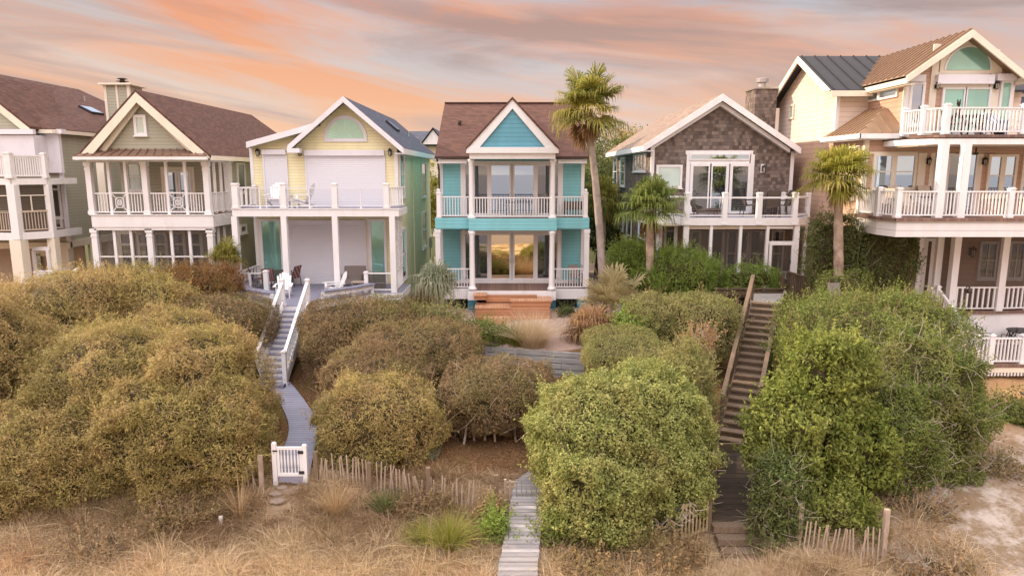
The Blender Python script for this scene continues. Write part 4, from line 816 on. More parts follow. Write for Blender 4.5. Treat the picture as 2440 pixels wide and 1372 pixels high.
def white_stairs():
    xc = (X(659, 905, 24.3)+X(698, 728, 27.3))/2; xa, xb = xc-.47, xc+.47; yt, zt = 27.26, Z(697, 30.5); yb = 24.15; zb_ = 3.2; n = 13
    t = thing('deck_stairs', (xc, yb, zb_), 'white wooden stairs with grey treads leading down from the yellow house deck', 'stairs')
    for i in range(n):
        f0 = i/n; y = yb+(yt-yb)*f0; z = zb_+(zt-zb_)*(i+1)/(n+1)
        o = MB().box(xa, xb, y, y+(yt-yb)/n+.03, z-.04, z).put('tread', 'deck_grey', t)
        MB().box(xa+.01, xb-.01, y+.02, y+.045, z-(zt-zb_)/(n+1), z-.042).put('riser', 'white_paint', o)
    for x in (xa-.04, xb+.04):
        MB().prism([(x-.03, yb-.05, zb_-.15), (x-.03, yb-.05, zb_+.2), (x-.03, yt, zt+.03), (x-.03, yt, zt-.4)], (.06, 0, 0)).put('stringer', 'white_paint', t)
        m = MB(); m.beam((x, yb, zb_+1.1), (x, yt, zt+.95), .12, .06); m.beam((x, yb, zb_+.32), (x, yt, zt+.17), .06, .05)
        k = 19
        for i in range(1, k): s = i/k; y = yb+(yt-yb)*s; z = zb_+(zt-zb_)*s; m.box(x-.018, x+.018, y-.018, y+.018, z+.3, z+1.05)
        m.put('handrail', 'white_paint', t); newel(t, (x, yb-.06, zb_-.1), 1.32, .15); newel(t, (x, yt+.08, zt), 1.12, .15)
    MB().box(xa-.2, xb+.08, yb-.4, yb-.01, zb_-.10, zb_+.02).put('landing', 'deck_grey', t)
    m = MB(); x0, x1 = X(634, 760, 27.4), xa-.1; z = zt-.36
    m = MB()
    for i in range(-8, 14):
        for sg in (1, -1):
            ax_, az_ = x0+i*.12, (z-.9 if sg > 0 else z); bx_, bz_ = ax_+.9, (z if sg > 0 else z-.9)
            ta = max(0, (x0-ax_)/.9); tb = min(1, (x1-ax_)/.9)
            if tb > ta: m.beam((ax_+.9*ta, 27.4+.012*sg, az_+(bz_-az_)*ta), (ax_+.9*tb, 27.4+.012*sg, az_+(bz_-az_)*tb), .035, .01, up=(0, 1, 0))
    m.put('lattice', 'white_paint', t)
    return yb
WS_Y = white_stairs()

# ================================================================== SAGE HOUSE
SH = thing('beach_house', (X(350, 600, 31), 33, 4.0), 'sage green gabled beach house with a two-storey screened white porch and long brown shingle roof', 'house', 'beach houses along the dune')
def sage():
    h = SH; Yp = 31.0; Yw = 33.4; Yb = 46.0
    ux = lambda u, v=450: X(u, v, Yp)
    xl, xr = ux(205, 375)+.1, ux(497, 375)-.05; zu = Z(511, Yp); zl = Z(668, Yp); zh0 = Z(386, Yp); zh1 = Z(372, Yp)
    MB().box(xl, xr, Yw, Yb, 3.6, zh1).put('wall', 'sage_siding', h)
    el = (X(182, 368, Yp-.4), Z(368, Yp-.4)); er = (X(503, 372, Yp-.4), Z(371, Yp-.4)); ap = (X(322, 213, Yp-.4), Z(213, Yp-.4)); el = (el[0], er[1])
    Yf = Yp-.4; Yr2 = 44.0
    m = MB(); m.prism([(ap[0], Yf, ap[1]), (er[0], Yf, er[1]), (er[0], Yb+1, er[1]), (ap[0], Yr2, ap[1])], (0, 0, -.12)); m.prism([(ap[0], Yf, ap[1]), (el[0], Yf, el[1]), (el[0], Yb+1, el[1]), (ap[0], Yr2, ap[1])], (0, 0, -.12)); m.prism([(ap[0], Yr2+.001, ap[1]), (el[0], Yb+1.001, el[1]), (er[0], Yb+1.001, er[1])], (0, 0, -.12))
    roof = m.put('roof', 'roof_brown', h)
    Yg = Yp+.1; MB().prism([(xl+.1, Yg, er[1]-.2), (xr-.1, Yg, er[1]-.2), (ap[0], Yg, ap[1]-.45)], (0, .25, 0)).put('gable_wall', 'sage_siding', h)
    MB().prism([(el[0]+.3, Yf+.02, el[1]+.05), (er[0]-.3, Yf+.02, el[1]+.05), (ap[0], Yf+.02, ap[1]-.16)], (0, .02, 0))
    m = MB()
    for e, s in ((el, 1), (er, -1)): m.prism([(e[0], Yf, e[1]-.11), (ap[0], Yf, ap[1]-.11), (ap[0], Yf, ap[1]-.55), (e[0]+s*.55, Yf, e[1]-.11)], (0, .08, 0)); m.prism([(e[0]+s*.5, Yf+.3, e[1]-.11), (ap[0], Yf+.3, ap[1]-.36), (ap[0], Yf+.3, ap[1]-.62), (e[0]+s*.85, Yf+.3, e[1]-.11)], (0, .08, 0))
    m.put('rake_board', 'cream_paint', h)
    MB().beam((er[0], Yf, er[1]-.1), (er[0], Yb+1, er[1]-.1), .1, .2).beam((el[0], Yf, el[1]-.1), (el[0], Yb+1, el[1]-.1), .1, .2).put('eave_fascia', 'cream_paint', h)
    # copper pent roof below the gable
    zt, zb = Z(356, Yp+.1), Z(371, Yf-.25); m = MB(); a0, a1 = X(213, 356, Yp), X(470, 356, Yp)
    m.prism([(el[0]+.05, Yf-.25, zb), (er[0]-.1, Yf-.25, zb), (a1, Yp+.098, zt), (a0, Yp+.098, zt)], (0, 0, -.05)); N_ = 15
    for i in range(N_+1):
        t = i/N_; A_ = V((el[0]+.05+(er[0]-el[0]-.15)*t, Yf-.25, zb+.02)); B_ = V((a0+(a1-a0)*t, Yp+.09, zt+.02)); m.beam(A_, B_, .03, .05)
    m.put('pent_roof', 'copper_roof', h)
    MB().box(el[0], er[0]-.05, Yf-.3, Yf-.2, zb-.18, zb-.05).box(xl-.05, xr+.05, Yp-.1, Yp+.2, zh0, zb-.181).put('porch_beam', 'white_paint', h)
    MB().box(xr-.15, xr+.06, Yp+.2, Yw+.3, zh0, zh1-.02).box(xl-.05, xl+.16, Yp+.2, Yw+.3, zh0, zh1-.02).put('side_beam', 'white_paint', h)
    MB().box(xl+.16, xr-.16, Yp+.21, Yw-.01, zh1-.12, zh1-.06).put('porch_ceiling', 'ceiling_tan', h)
    pwin(h, 320, 274, 350, 323, Yg-.02, glass='blind', name='gable_window', fw=.12)
    # chimney
    c = MB().pb(252, 203, 310, 290, 36.5, 1.3).put('chimney', 'sage_siding', h); cy = 36.5; cx0, cx1 = X(252, 246, cy), X(310, 246, cy); ct = Z(203, cy)
    MB().box(cx0-.03, cx0+.1, cy-.03, cy+.1, Z(290, cy), ct).box(cx1-.1, cx1+.03, cy-.03, cy+.1, Z(290, cy), ct).box((cx0+cx1)/2-.05, (cx0+cx1)/2+.05, cy-.03, cy+.1, Z(290, cy), ct-.002).box(cx0-.2, cx1+.2, cy-.2, cy+1.5, ct, ct+.09).put('chimney_trim', 'cream_paint', c)
    m = MB(); q = ((cx0+cx1)/2, cy+.6, ct+.09); m.lathe(q, [(.16, 0), (.14, .12), (.3, .14), (.3, .17), (.12, .2), (.12, .26), (.27, .28), (.22, .32), (.05, .35)], 12); m.put('chimney_cap', 'bronze', c)
    vent(roof, X(430, 320, 33)*1.0, 36.5, Z(302, 36.5))
    # columns
    cols = [(214, 226), (345, 350), (494, 494)]
    cx = [ux(213, 450)+.0, ux(346, 450), ux(492, 450)]
    for x in cx: colm(h, (x, Yp+.1, zu), zh0-zu, .15); colm(h, (x, Yp+.1, zl), Z(545, Yp)-zl, .16)
    for i, x in enumerate(cx):
        pass
    colm(h, (cx[2], Yw-.1, zu), zh0-zu, .12)
    def bay(x0, x1, z0, z1, y, nm, ht, n=3, mid='x', scr=True):
        w = (x1-x0)/n
        for i in range(1, n): MB().box(x0+w*i-.06, x0+w*i+.06, y-.05, y+.05, z0, z1).put('mullion_post', 'white_paint', h)
        return w
    zt_ = zh0
    for a, b in ((0, 1), (1, 2)):
        x0, x1 = cx[a]+.12, cx[b]-.12; w = bay(x0, x1, zu, zt_, Yp+.1, 'u', 1)
        for i in range(3):
            p, q = x0+w*i+.05, x0+w*(i+1)-.05
            if i == 1:
                m = MB(); m.box(p, q, Yp+.06, Yp+.14, zu+.93, zu+.99).box(p, q, Yp+.07, Yp+.13, zu+.08, zu+.13); xm = (p+q)/2; zm = zu+.53; zl_, zh_ = zu+.13, zu+.93
                for P_, Q_ in (((p, zl_), (q, zh_)), ((p, zh_), (q, zl_))): m.beam((P_[0], Yp+.1, P_[1]), (Q_[0], Yp+.1, Q_[1]), .035, .035, up=(0, 1, 0))
                for f in (.28, .55): dx, dz = (q-p)/2*f, .4*f; [m.beam((xm+a_*dx, Yp+.1, zm+b_*dz), (xm+c_*dx, Yp+.1, zm+d_*dz), .035, .035, up=(0, 1, 0)) for a_, b_, c_, d_ in ((-1, -1, 1, -1), (1, -1, 1, 1), (1, 1, -1, 1), (-1, 1, -1, -1))]
                m.put('cross_panel', 'white_paint', h)
            else: rail(h, (p, Yp+.1, zu), (q, Yp+.1, zu), h=.97, sp=.12, post=False)
        # ground storey screens
        z1_ = Z(545, Yp); w = bay(x0, x1, zl, z1_, Yp+.1, 'l', 1); m = MB(); zz = Z(612, Yp); m.box(x0, x1, Yp+.08, Yp+.12, zz-.03, zz+.03).box(x0, x1, Yp+.081, Yp+.121, zl+.05, zl+.1); m.put('screen_rail', 'white_paint', h)
        MB().box(x0, x1, Yp+.13, Yp+.135, zl, z1_).put('insect_screen', 'screen', h)
    # right hand return
    n = 3
    for k in range(1, n): y = Yp+.2+(Yw-Yp-.3)*k/n; MB().box(cx[2]-.05, cx[2]+.05, y-.05, y+.05, zu, zh0).box(cx[2]-.05, cx[2]+.05, y-.05, y+.05, zl, Z(546, Yp)).put('mullion_post', 'white_paint', h)
    rail(h, (cx[2], Yp+.2, zu), (cx[2], Yw-.15, zu), h=.97, sp=.14, post=False); MB().box(xl-.02, xl+.1, Yw-.05, Yw-.01, zu, zh0)
    # floor and belt
    zb_ = Z(545, Yp); MB().box(xl+.02, xr+.02, Yp+.12, Yw-.01, zu-.15, zu-.01).put('porch_floor', 'deck_brown', h)
    MB().box(xl-.08, xr+.1, Yp-.1, Yp+.11, zb_+.08, zu-.03).box(xl-.13, xr+.15, Yp-.15, Yp+.11, zu-.029, zu-.0).box(xr-.1, xr+.1, Yp+.111, Yw+.1, zb_+.08, zu-.03).box(xl-.04, xr+.06, Yp-.06, Yp+.13, zb_-.06, zb_+.079).put('belt_board', 'white_paint', h)
    MB().box(xl+.02, xr, Yp-.05, Yw, zl-.3, zl).put('porch_base', 'white_paint', h)
    # inner wall openings
    for a in ((233, 388, 262, 505),): MB().pb(234, 388, 252, 505, Yw-.03, .03).put('wall_trim', 'cream_paint', h)
    pwin(h, 302, 386, 343, 457, Yw-.01, cols=1, rows=2, glass='blind', fw=.12); MB().pb(386, 398, 465, 506, Yw-.04, .04).put('door_surround', 'cream_paint', h)
    pwin(h, 394, 406, 426, 505, Yw-.05, cols=1, glass='glass_mirror', sill=False, name='glass_door', fw=.11); pwin(h, 427, 406, 458, 505, Yw-.05, cols=1, glass='glass_mirror', sill=False, name='glass_door', fw=.11)
    MB().pb(270, 540, 488, 556, Yw-.03, .03).pb(275, 556, 285, 640, Yw-.032, .03).put('wall_trim', 'cream_paint', h)
    for a, b in ((287, 322), (330, 362), (370, 402), (410, 445), (452, 485)): pwin(h, a, 552, b, 650, Yw-.01, rows=1, glass='glass_dark', fw=.13, fm='cream_paint', trans=.62, sill=False)
    for a in ((564, 388, 583, 460), (571, 535, 586, 556)): swin(h, *a, xr, RIGHT, rows=1, glass='glass_dark', fw=.1)
    MB(RIGHT(xr)).box(Yw-.05, Yw+.12, -.1, .03, 3.7, zh0).put('corner_board', 'white_paint', h)
    # small white stairs at the left foot
    m = MB(); a = P(235, 640, 30.2); b = P(195, 668, 28.8); m.beam(a, b, .09, .12); m.beam(a+V((-.9, 0, 0)), b+V((-.9, 0, 0)), .09, .12)
    for i in range(6): p = a.lerp(b, i/5); m.box(p.x-.03, p.x+.03, p.y-.03, p.y+.03, p.z-.9, p.z); m.box(p.x-.9, p.x, p.y-.14, p.y+.14, p.z-.9, p.z-.85)
    m.put('side_stairs', 'white_paint', h)
sage()

# ================================================================== LEFTMOST HOUSE
LH = thing('beach_house', (X(60, 600, 31), 33, 4.0), 'grey-green house cut by the left edge with white storm panels and a tall screened porch', 'house', 'beach houses along the dune')
def leftmost():
    h = LH; Yw = 33.0; Yb = 46.0; Yp = 30.0
    xr = X(148, 440, Yw); xl = X(-230, 440, Yw); ze = Z(308, Yw); zr = Z(185, 39.0)
    MB().box(xl, xr, Yw, Yb, Z(577, Yw), ze).put('wall', 'sage_siding', h)
    xe = xr+.25; yr = 39.5; ze2 = ze+.0; rx = X(54, 187, 39.5)
    m = MB(); m.prism([(xl-.3, Yw-.5, ze), (xe, Yw-.5, ze), (rx+.6, yr, zr), (xl-.3, yr, zr)], (0, 0, -.12)); m.prism([(xe, Yw-.5, ze), (xe, Yb+.5, ze), (rx+.601, yr, zr)], (0, 0, -.12))
    # hipped towards the right, ridge running back
    m = MB(); ym = Yb+.5
    m.prism([(xe, Yw-.5, ze), (xe, ym, ze), (rx, ym-2, zr), (rx, Yw+4.2, zr)], (0, 0, -.12)); m.prism([(xl-6, Yw-.5, ze), (xe, Yw-.501, ze), (rx, Yw+4.2, zr), (xl-6, Yw+4.2, zr)], (0, 0, -.12))
    roof = m.put('roof', 'roof_brown', h)
    n = V((zr-ze, 0, xe-rx)).normalized(); skylight(roof, (rx+(xe-rx)*.55, 40, zr+(ze-zr)*.55), n, (0, 1, 0), 1.2, .8); vent(roof, rx+(xe-rx)*.3, 42, zr+(ze-zr)*.3)
    # front gable of the left wing
    Yg = Yw-1.1; gx = X(75, 302, Yg); gz = Z(304, Yg); ax = X(-90, 160, Yg); az = Z(170, Yg)
    m = MB(); m.prism([(gx, Yg-.1, gz+.05), (gx, Yw+1, gz+.05), (ax, Yw+5, az), (ax, Yg-.1, az)], (0, 0, -.12)).put('wing_roof', 'roof_brown', h)
    MB().prism([(gx-.2, Yg+.1, gz-.3), (ax-3, Yg+.1, gz-.3), (ax-3, Yg+.1, az-.3), (ax, Yg+.1, az-.3)], (0, .8, 0)).put('gable_wall', 'sage_siding', h)
    MB().prism([(gx, Yg-.1, gz-.07), (ax, Yg-.1, az-.13), (ax, Yg-.1, az-.5), (gx-.45, Yg-.1, gz-.07)], (0, .08, 0)).put('rake_board', 'cream_paint', h)
    MB().box(gx-.05, xe, Yw-.6, Yw-.5, ze-.22, ze-.05).box(xe-.02, xe+.06, Yw-.6, Yb, ze-.22, ze-.05).box(X(-200, 305, Yg), gx, Yg-.15, Yg-.02, gz-.28, gz-.08).put('eave_fascia', 'cream_paint', h)
    # storm panels on the upper storey
    m = MB(); m.pb(-190, 322, 82, 376, Yg-.05, 1.2).put('storm_panel', 'panel_white', h)
    m = MB(); m.pb(86, 318, 143, 412, Yw-.25, .2); m.put('storm_panel', 'panel_white', h); MB().pb(-190, 308, 78, 320, Yg-.2, .2).pb(84, 308, 146, 319, Yw-.42, .35).put('shutter_box', 'panel_white', h)
    MB().pb(144, 312, 152, 576, Yw-.05, .12, vr=440).put('corner_board', 'panel_white', h)
    # balcony on posts, three bays with an angled right end
    zu = Z(425, Yp); zc = Z(432, Yp); z2 = Z(577, Yp); z2t = Z(560, Yp)
    A = (X(-200, 430, Yp), Yp); B = (X(26, 430, Yp), Yp); Cc = (X(110, 430, Yp+1.0), Yp+1.0); D = (X(140, 430, Yw), Yw)
    for zt, zbm, nm in ((zu-.01, zu-.28, 'belt_board'), (z2t+.1, z2t-.22, 'belt_board')):
        m = MB(); pts = [A, B, Cc, (Cc[0]+.05, Yw)]
        for a, b in zip(pts[:-1], pts[1:]): m.beam((a[0], a[1], (zt+zbm)/2), (b[0], b[1], (zt+zbm)/2), .14, zt-zbm)
        m.put(nm, 'white_paint', h); MB().prism([(p[0], p[1]+.08, zt-.1) for p in pts]+[(A[0], Yw, zt-.1)], (0, 0, .06)).put('porch_floor', 'deck_brown', h)
    for a, b in ((A, B), (B, Cc)):
        rail(h, (a[0], a[1], zu), (b[0], b[1], zu), h=1.0, sp=.085, bw=.05, post=False)
        d = V((b[0]-a[0], b[1]-a[1], 0)); m = MB(); m.beam((a[0], a[1], z2t+1.0), (b[0], b[1], z2t+1.0), .05, .05); m.beam((a[0], a[1], zu-.75), (b[0], b[1], zu-.75), .05, .04)
        c = V((a[0], a[1], 0))+d*.5; m.box(c.x-.02, c.x+.02, c.y-.02, c.y+.02, z2t+1.0, zu-.75); m.put('screen_rail', 'cream_paint', h)
        rail(h, (a[0], a[1]+.02, z2t+.1), (b[0], b[1]+.02, z2t+.1), h=.95, sp=.11, bw=.03, post=False, mat_='cushion_beige')
        MB().prism([(a[0], a[1]+.05, z2t+.1), (b[0], b[1]+.05, z2t+.1), (b[0], b[1]+.05, zu-.3), (a[0], a[1]+.05, zu-.3)], (0, .006, 0)).put('insect_screen', 'screen', h)
    for p, w in ((B, .17), (Cc, .12), ((A[0]+2.2, Yp), .17)):
        newel(h, (p[0], p[1], zu), 1.1, w*1.6)
        MB().box(p[0]-w, p[0]+w, p[1]-w+.05, p[1]+w+.05, z2t-.2, zu-.28).put('post', 'white_paint', h)
        w2 = w*1.45; MB().box(p[0]-w2-.05, p[0]+w2-.05, p[1]-w2+.1, p[1]+w2+.1, 4.0, z2t-.222).put('pier', 'cream_paint', h)
    MB().box(xl, xr-.05, Yw+1.2, Yw+1.3, 3.8, Z(577, Yw)).put('under_house_wall', 'ceiling_tan', h)
    m = MB(); m.beam((xl, Yw+.02, Z(585, Yw)), (xr+.1, Yw+.02, Z(585, Yw)), .2, .3); m.box(xr-.05, xr+.1, Yw, Yb, Z(590, Yw), Z(574, Yw))
    for y in (33.1, 36.5, 40.5, 44.5): m.box(xr-.4, xr, y-.2, y+.2, 3.9, Z(590, Yw))
    m.put('pier', 'cream_paint', h); m = MB()
    for y in (34.7, 38.5, 42.5): m.box(xr-.12, xr-.04, y-.04, y+.04, 3.9, Z(590, Yw))
    m.box(xr-.11, xr-.05, 33.3, Yb, 5.6, 5.68); m.put('screen_frame', 'cream_paint', h)
    pwin(h, 116, 436, 147, 520, Yw-.02, glass='glass_dark', name='window', fw=.1, trans=.3); pwin(h, 118, 516, 150, 545, Yw-.021, glass='glass_dark', fw=.1, sill=False)
    m = MB(); m.pb(76, 588, 116, 597, Yp+.8, .1); m.pb(78, 597, 84, 660, Yp+.8, .1); m.pb(112, 597, 118, 660, Yp+.8, .1); m.put('screen_frame', 'white_paint', h)
    MB().pb(84, 597, 110, 610, Yw+1.1, .05).put('wall_trim', 'cream_paint', h); MB().pb(84, 598, 98, 660, Yw+1.08, .05).put('under_house_door', 'glass_dark', h)
leftmost()
def hvac():
    y = 30.3; t = thing('slatted_enclosure', (X(105, 670, y), y, 4.2), 'low white slatted enclosure under the leftmost house beside its pier', 'enclosure'); m = MB(); a, b = X(84, 660, y), X(128, 660, y); z = 4.3
    zt = Z(646, y)
    while z < zt: m.box(a, b, y, y+.03, z, z+.07); m.box(b-.03, b, y+.03, y+1.2, z, z+.07); z += .1
    m.put('slats', 'white_paint', t); MB().box(a-.05, a+.02, y-.02, y+.06, 4.2, zt).box(b-.02, b+.05, y-.02, y+.06, 4.2, zt).put('posts', 'white_paint', t)
hvac()
# ================================================================== SHINGLE HOUSE
KH = thing('beach_house', (X(1720, 690, 33.5), 33.5, 4.0), 'weathered brown shake-sided house with a white porch below an open deck', 'house', 'beach houses along the dune')
def shingle():
    h = KH; Yw = 33.8; Yd = 31.0; Yb = 46.0; Yf = 33.3
    xl, xr = X(1550, 450, Yw), X(1886, 450, Yw); ap = (X(1722, 224, Yf), Z(224, Yf)); er = (X(1907, 352, Yf), Z(352, Yf)); el = (X(1533, 353, Yf), Z(353, Yf)); zz = (er[1]+el[1])/2
    k = (ap[1]-er[1])/(er[0]-ap[0]); zlw = ap[1]-k*(ap[0]-xl)-.12; zrw = ap[1]-k*(xr-ap[0])-.12
    MB().prism([(xl, Yw, 3.7), (xr, Yw, 3.7), (xr, Yw, zrw), (ap[0], Yw, ap[1]-.14), (xl, Yw, zlw)], (0, Yb-Yw, 0)).put('wall', 'shake_wall', h)
    m = MB()
    for e in (er, (el[0], er[1]+0)): m.prism([(ap[0], Yf, ap[1]), (e[0], Yf, ap[1]-k*abs(e[0]-ap[0])), (e[0], Yb+.4, ap[1]-k*abs(e[0]-ap[0])), (ap[0], Yb+.4, ap[1])], (0, 0, -.12))
    roof = m.put('roof', 'roof_tan', h); m = MB()
    for e in (er, el): z = ap[1]-k*abs(e[0]-ap[0]); m.prism([(ap[0], Yf-.08, ap[1]), (e[0], Yf-.08, z), (e[0], Yf-.08, z-.3), (ap[0], Yf-.08, ap[1]-.32)], (0, .08, 0)); s = 1 if e is el else -1; m.prism([(ap[0], Yf+.2, ap[1]-.3), (e[0]+s*.4, Yf+.2, z-.3+k*.4), (e[0]+s*.4, Yf+.2, z-.5+k*.4), (ap[0], Yf+.2, ap[1]-.52)], (0, .29, 0))
    m.put('rake_board', 'white_paint', h); ze = ap[1]-k*abs(el[0]-ap[0]); m = MB()
    for e, s in ((el, 1), (er, -1)): z = ap[1]-k*abs(e[0]-ap[0]); m.box(e[0]-.04, e[0]+.06, Yf, Yb+.3, z-.28, z-.03); a, b = sorted((e[0]+s*.07, xl if s > 0 else xr)); m.box(a, b, Yf, Yb, z-.29, z-.24)
    m.put('eave_fascia', 'white_paint', h)
    MB().box(xl-.025, xl+.14, Yw-.03, Yw+.14, 3.8, zlw-.1).box(xr-.14, xr+.025, Yw-.03, Yw+.14, 3.8, zrw-.1).put('corner_board', 'white_paint', h)
    c = MB().pb(1797, 212, 1848, 350, 36.5, 1.5).put('chimney', 'shake_wall', h); cx0, cx1 = X(1797, 281, 36.5), X(1848, 281, 36.5); ct = Z(212, 36.5)
    MB().box(cx0-.06, cx1+.06, 36.44, 38.06, ct, ct+.1).put('chimney_crown', 'steel', c); q = ((cx0+cx1)/2, 37.2, ct+.1); MB().lathe(q, [(.2, 0), (.18, .28), (.32, .3), (.32, .48), (.3, .5)], 14).put('chimney_cap', 'steel', c)
    zu = Z(520, Yd); zd0 = Z(531, Yd)
    # upper wall openings
    pwin(h, 1563, 393, 1625, 448, Yw-.005, glass='blind', fw=.1)
    MB().pb(1634, 359, 1795, 368, Yw-.04, .04).pb(1634, 368, 1643, 508, Yw-.042, .04).pb(1786, 368, 1795, 508, Yw-.042, .04).pb(1643, 380, 1786, 390, Yw-.041, .04).put('door_surround', 'white_paint', h)
    pwin(h, 1643, 366, 1786, 382, Yw-.02, glass='glass_mirror', sill=False, name='transom_window', fw=.06)
    for a, b, g in ((1643, 1692, 'glass_dark'), (1689, 1734, 'glass_mirror'), (1737, 1786, 'glass_dark')): pwin(h, a, 390, b, 509, Yw-.03, glass=g, sill=False, name='glass_door', fw=.13)
    m = MB(); m.pb(1763, 400, 1778, 500, Yw-.012, .004); m.put('curtain', 'curtain', h)
    l = X(1817, 402, Yw); m = MB(); z = Z(402, Yw); m.box(l-.1, l+.1, Yw-.05, Yw-.003, z-.2, z+.22); m.put('wall_lamp', 'white_paint', h); lantern(h, l, Yw-.05, z, 1.2)
    # left wall windows
    for a in ((1511, 368, 1541, 409),): swin(h, *a, xl, LEFT, cols=4, glass='glass_dark', fw=.07)
    for a in ((1463, 375, 1472, 443), (1479, 375, 1490, 444)): swin(h, *a, xl, LEFT, rows=2, glass='glass_mirror')
    swin(h, 1463, 511, 1486, 545, xl, LEFT, cols=5, glass='glass_dark', fw=.07); swin(h, 1494, 522, 1505, 600, xl, LEFT, rows=2, glass='glass_mirror', fw=.06); swin(h, 1522, 527, 1539, 610, xl, LEFT, rows=2, glass='glass_mirror', fw=.07)
    # deck: wide front part plus a recessed left part
    xa = X(1562, 515, 32.2); xm = X(1629, 520, Yd); xb = X(1902, 520, Yd); xe = X(1930, 512, 31.9)
    MB().prism([(xa, 32.2, zu), (xm, 32.2, zu), (xm, Yd, zu), (xb, Yd, zu), (xe, 32.1, zu), (xe, Yw-.01, zu), (xa, Yw-.01, zu)], (0, 0, -.12)).put('deck_floor', 'path_grey', h)
    m = MB(); pts = [(xa, 32.15), (xm-.05, 32.15), (xm-.05, Yd-.05), (xb, Yd-.05), (xe+.05, 32.05), (xe+.05, Yw)]
    for a, b in zip(pts[:-1], pts[1:]): m.beam((a[0], a[1], zu-.15), (b[0], b[1], zu-.15), .08, .34)
    m.put('fascia', 'white_paint', h)
    PU = [1637, 1727, 1809, 1894]; xs = [X(u, 490, Yd) for u in PU]; hh = 1.0
    for x in xs: newel(h, (x, Yd, zu-.3), hh+.45, .22)
    pe = (xe-.05, 32.15); pr = (xe-.1, Yw-.3); newel(h, (xe-.05, 32.1, zu-.3), hh+.4, .18); newel(h, (X(1868, 490, 32.9), 33.2, zu), hh+.1, .24); newel(h, (xa+.15, 32.3, zu), hh+.1, .16)
    def bar(a, b):
        m = MB(); m.beam((a[0], a[1], zu+hh-.08), (b[0], b[1], zu+hh-.08), .1, .07); m.beam((a[0], a[1], zu+.12), (b[0], b[1], zu+.12), .05, .05); o = m.put('railing', 'white_paint', h); m = MB()
        for i in range(8): z = zu+.2+i*.085; m.beam((a[0], a[1], z), (b[0], b[1], z), .007, .007)
        m.put('cable', 'steel', o)
    for i in range(3): bar((xs[i], Yd), (xs[i+1], Yd))
    bar((xs[3], Yd), (xe-.05, 32.1)); bar((xe-.05, 32.1), (X(1868, 490, 32.9), 33.2)); bar((xa+.15, 32.3), (xs[0], 32.3)); bar((xs[0], 32.3), (xs[0], Yd))
    # porch underneath
    zl = Z(700, Yd); zt = Z(531, Yd)
    for u, y in ((1633, Yd), (1692, Yd), (1762, Yd), (1826, Yd), (1895, Yd), (1916, 32.0), (1609, 31.9), (1570, 32.3)):
        w = .12 if u in (1633, 1895, 1570) else .065; x = X(u, 600, y); MB().box(x-w, x+w, y-.05, y+.1, zl, zu-.33).put('porch_post', 'white_paint', h)
    x0, x1 = X(1636, 545, Yd), X(1893, 545, Yd); z8 = zu-.33; MB().box(x0, x1, Yd, Yd+.06, z8-.16, z8).put('porch_beam', 'cushion_beige', h)
    MB().box(X(1575, 600, 32.3), X(1606, 600, 32.3), 32.33, 32.335, zl, z8).box(X(1640, 600, Yd), X(1822, 600, Yd), Yd+.08, Yd+.085, zl, z8-.16).box(x1+.02, X(1912, 600, Yd), Yd+.6, Yd+.605, zl, z8).put('insect_screen', 'screen', h)
    d = window(h, FRONT(Yd+.04), X(1830, 640, Yd), X(1889, 640, Yd), zl, Z(578, Yd), glass='screen', name='screen_door', fw=.12, sill=False, rows=1)
    MB().pb(1829, 575, 1890, 582, Yd-.02, .1).pb(1829, 540, 1890, 545, Yd-.02, .1).put('door_header', 'white_paint', h); MB().pb(1881, 620, 1884, 628, Yd-.07, .03).put('handle', 'dark_metal', d)
    MB().box(xl, X(1916, 600, 32), Yd+.1, Yw-.01, zl-.2, zl).put('porch_floor', 'deck_brown', h)
    MB().box(xl+.1, X(1912, 600, 32), Yd+.2, Yw-.01, z8-.05, z8-.0).put('porch_ceiling', 'ceiling_tan', h)
    MB().pb(1560, 538, 1890, 700, Yw-.04, .03).put('porch_back_wall', 'ceiling_tan', h)
    for a, b in ((1582, 1608), (1643, 1668), (1730, 1755), (1757, 1782), (1784, 1822), (1836, 1866)): pwin(h, a, 548, b, 660, Yw-.06, rows=2, glass='glass_dark', fw=.08, sill=False)
    pwin(h, 1690, 545, 1724, 690, Yw-.06, glass='glass_dark', fw=.14, sill=False, name='glass_door')
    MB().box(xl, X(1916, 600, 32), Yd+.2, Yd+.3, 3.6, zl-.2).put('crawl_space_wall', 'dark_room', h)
    MB().pb(1846, 646, 1878, 650, Yd+.5, .06).pb(1846, 662, 1878, 665, Yd+.5, .06).pb(1850, 650, 1853, 662, Yd+.5, .05).pb(1860, 650, 1863, 662, Yd+.5, .05).pb(1870, 650, 1873, 662, Yd+.5, .05).put('kick_rail', 'white_paint', h)
shingle()

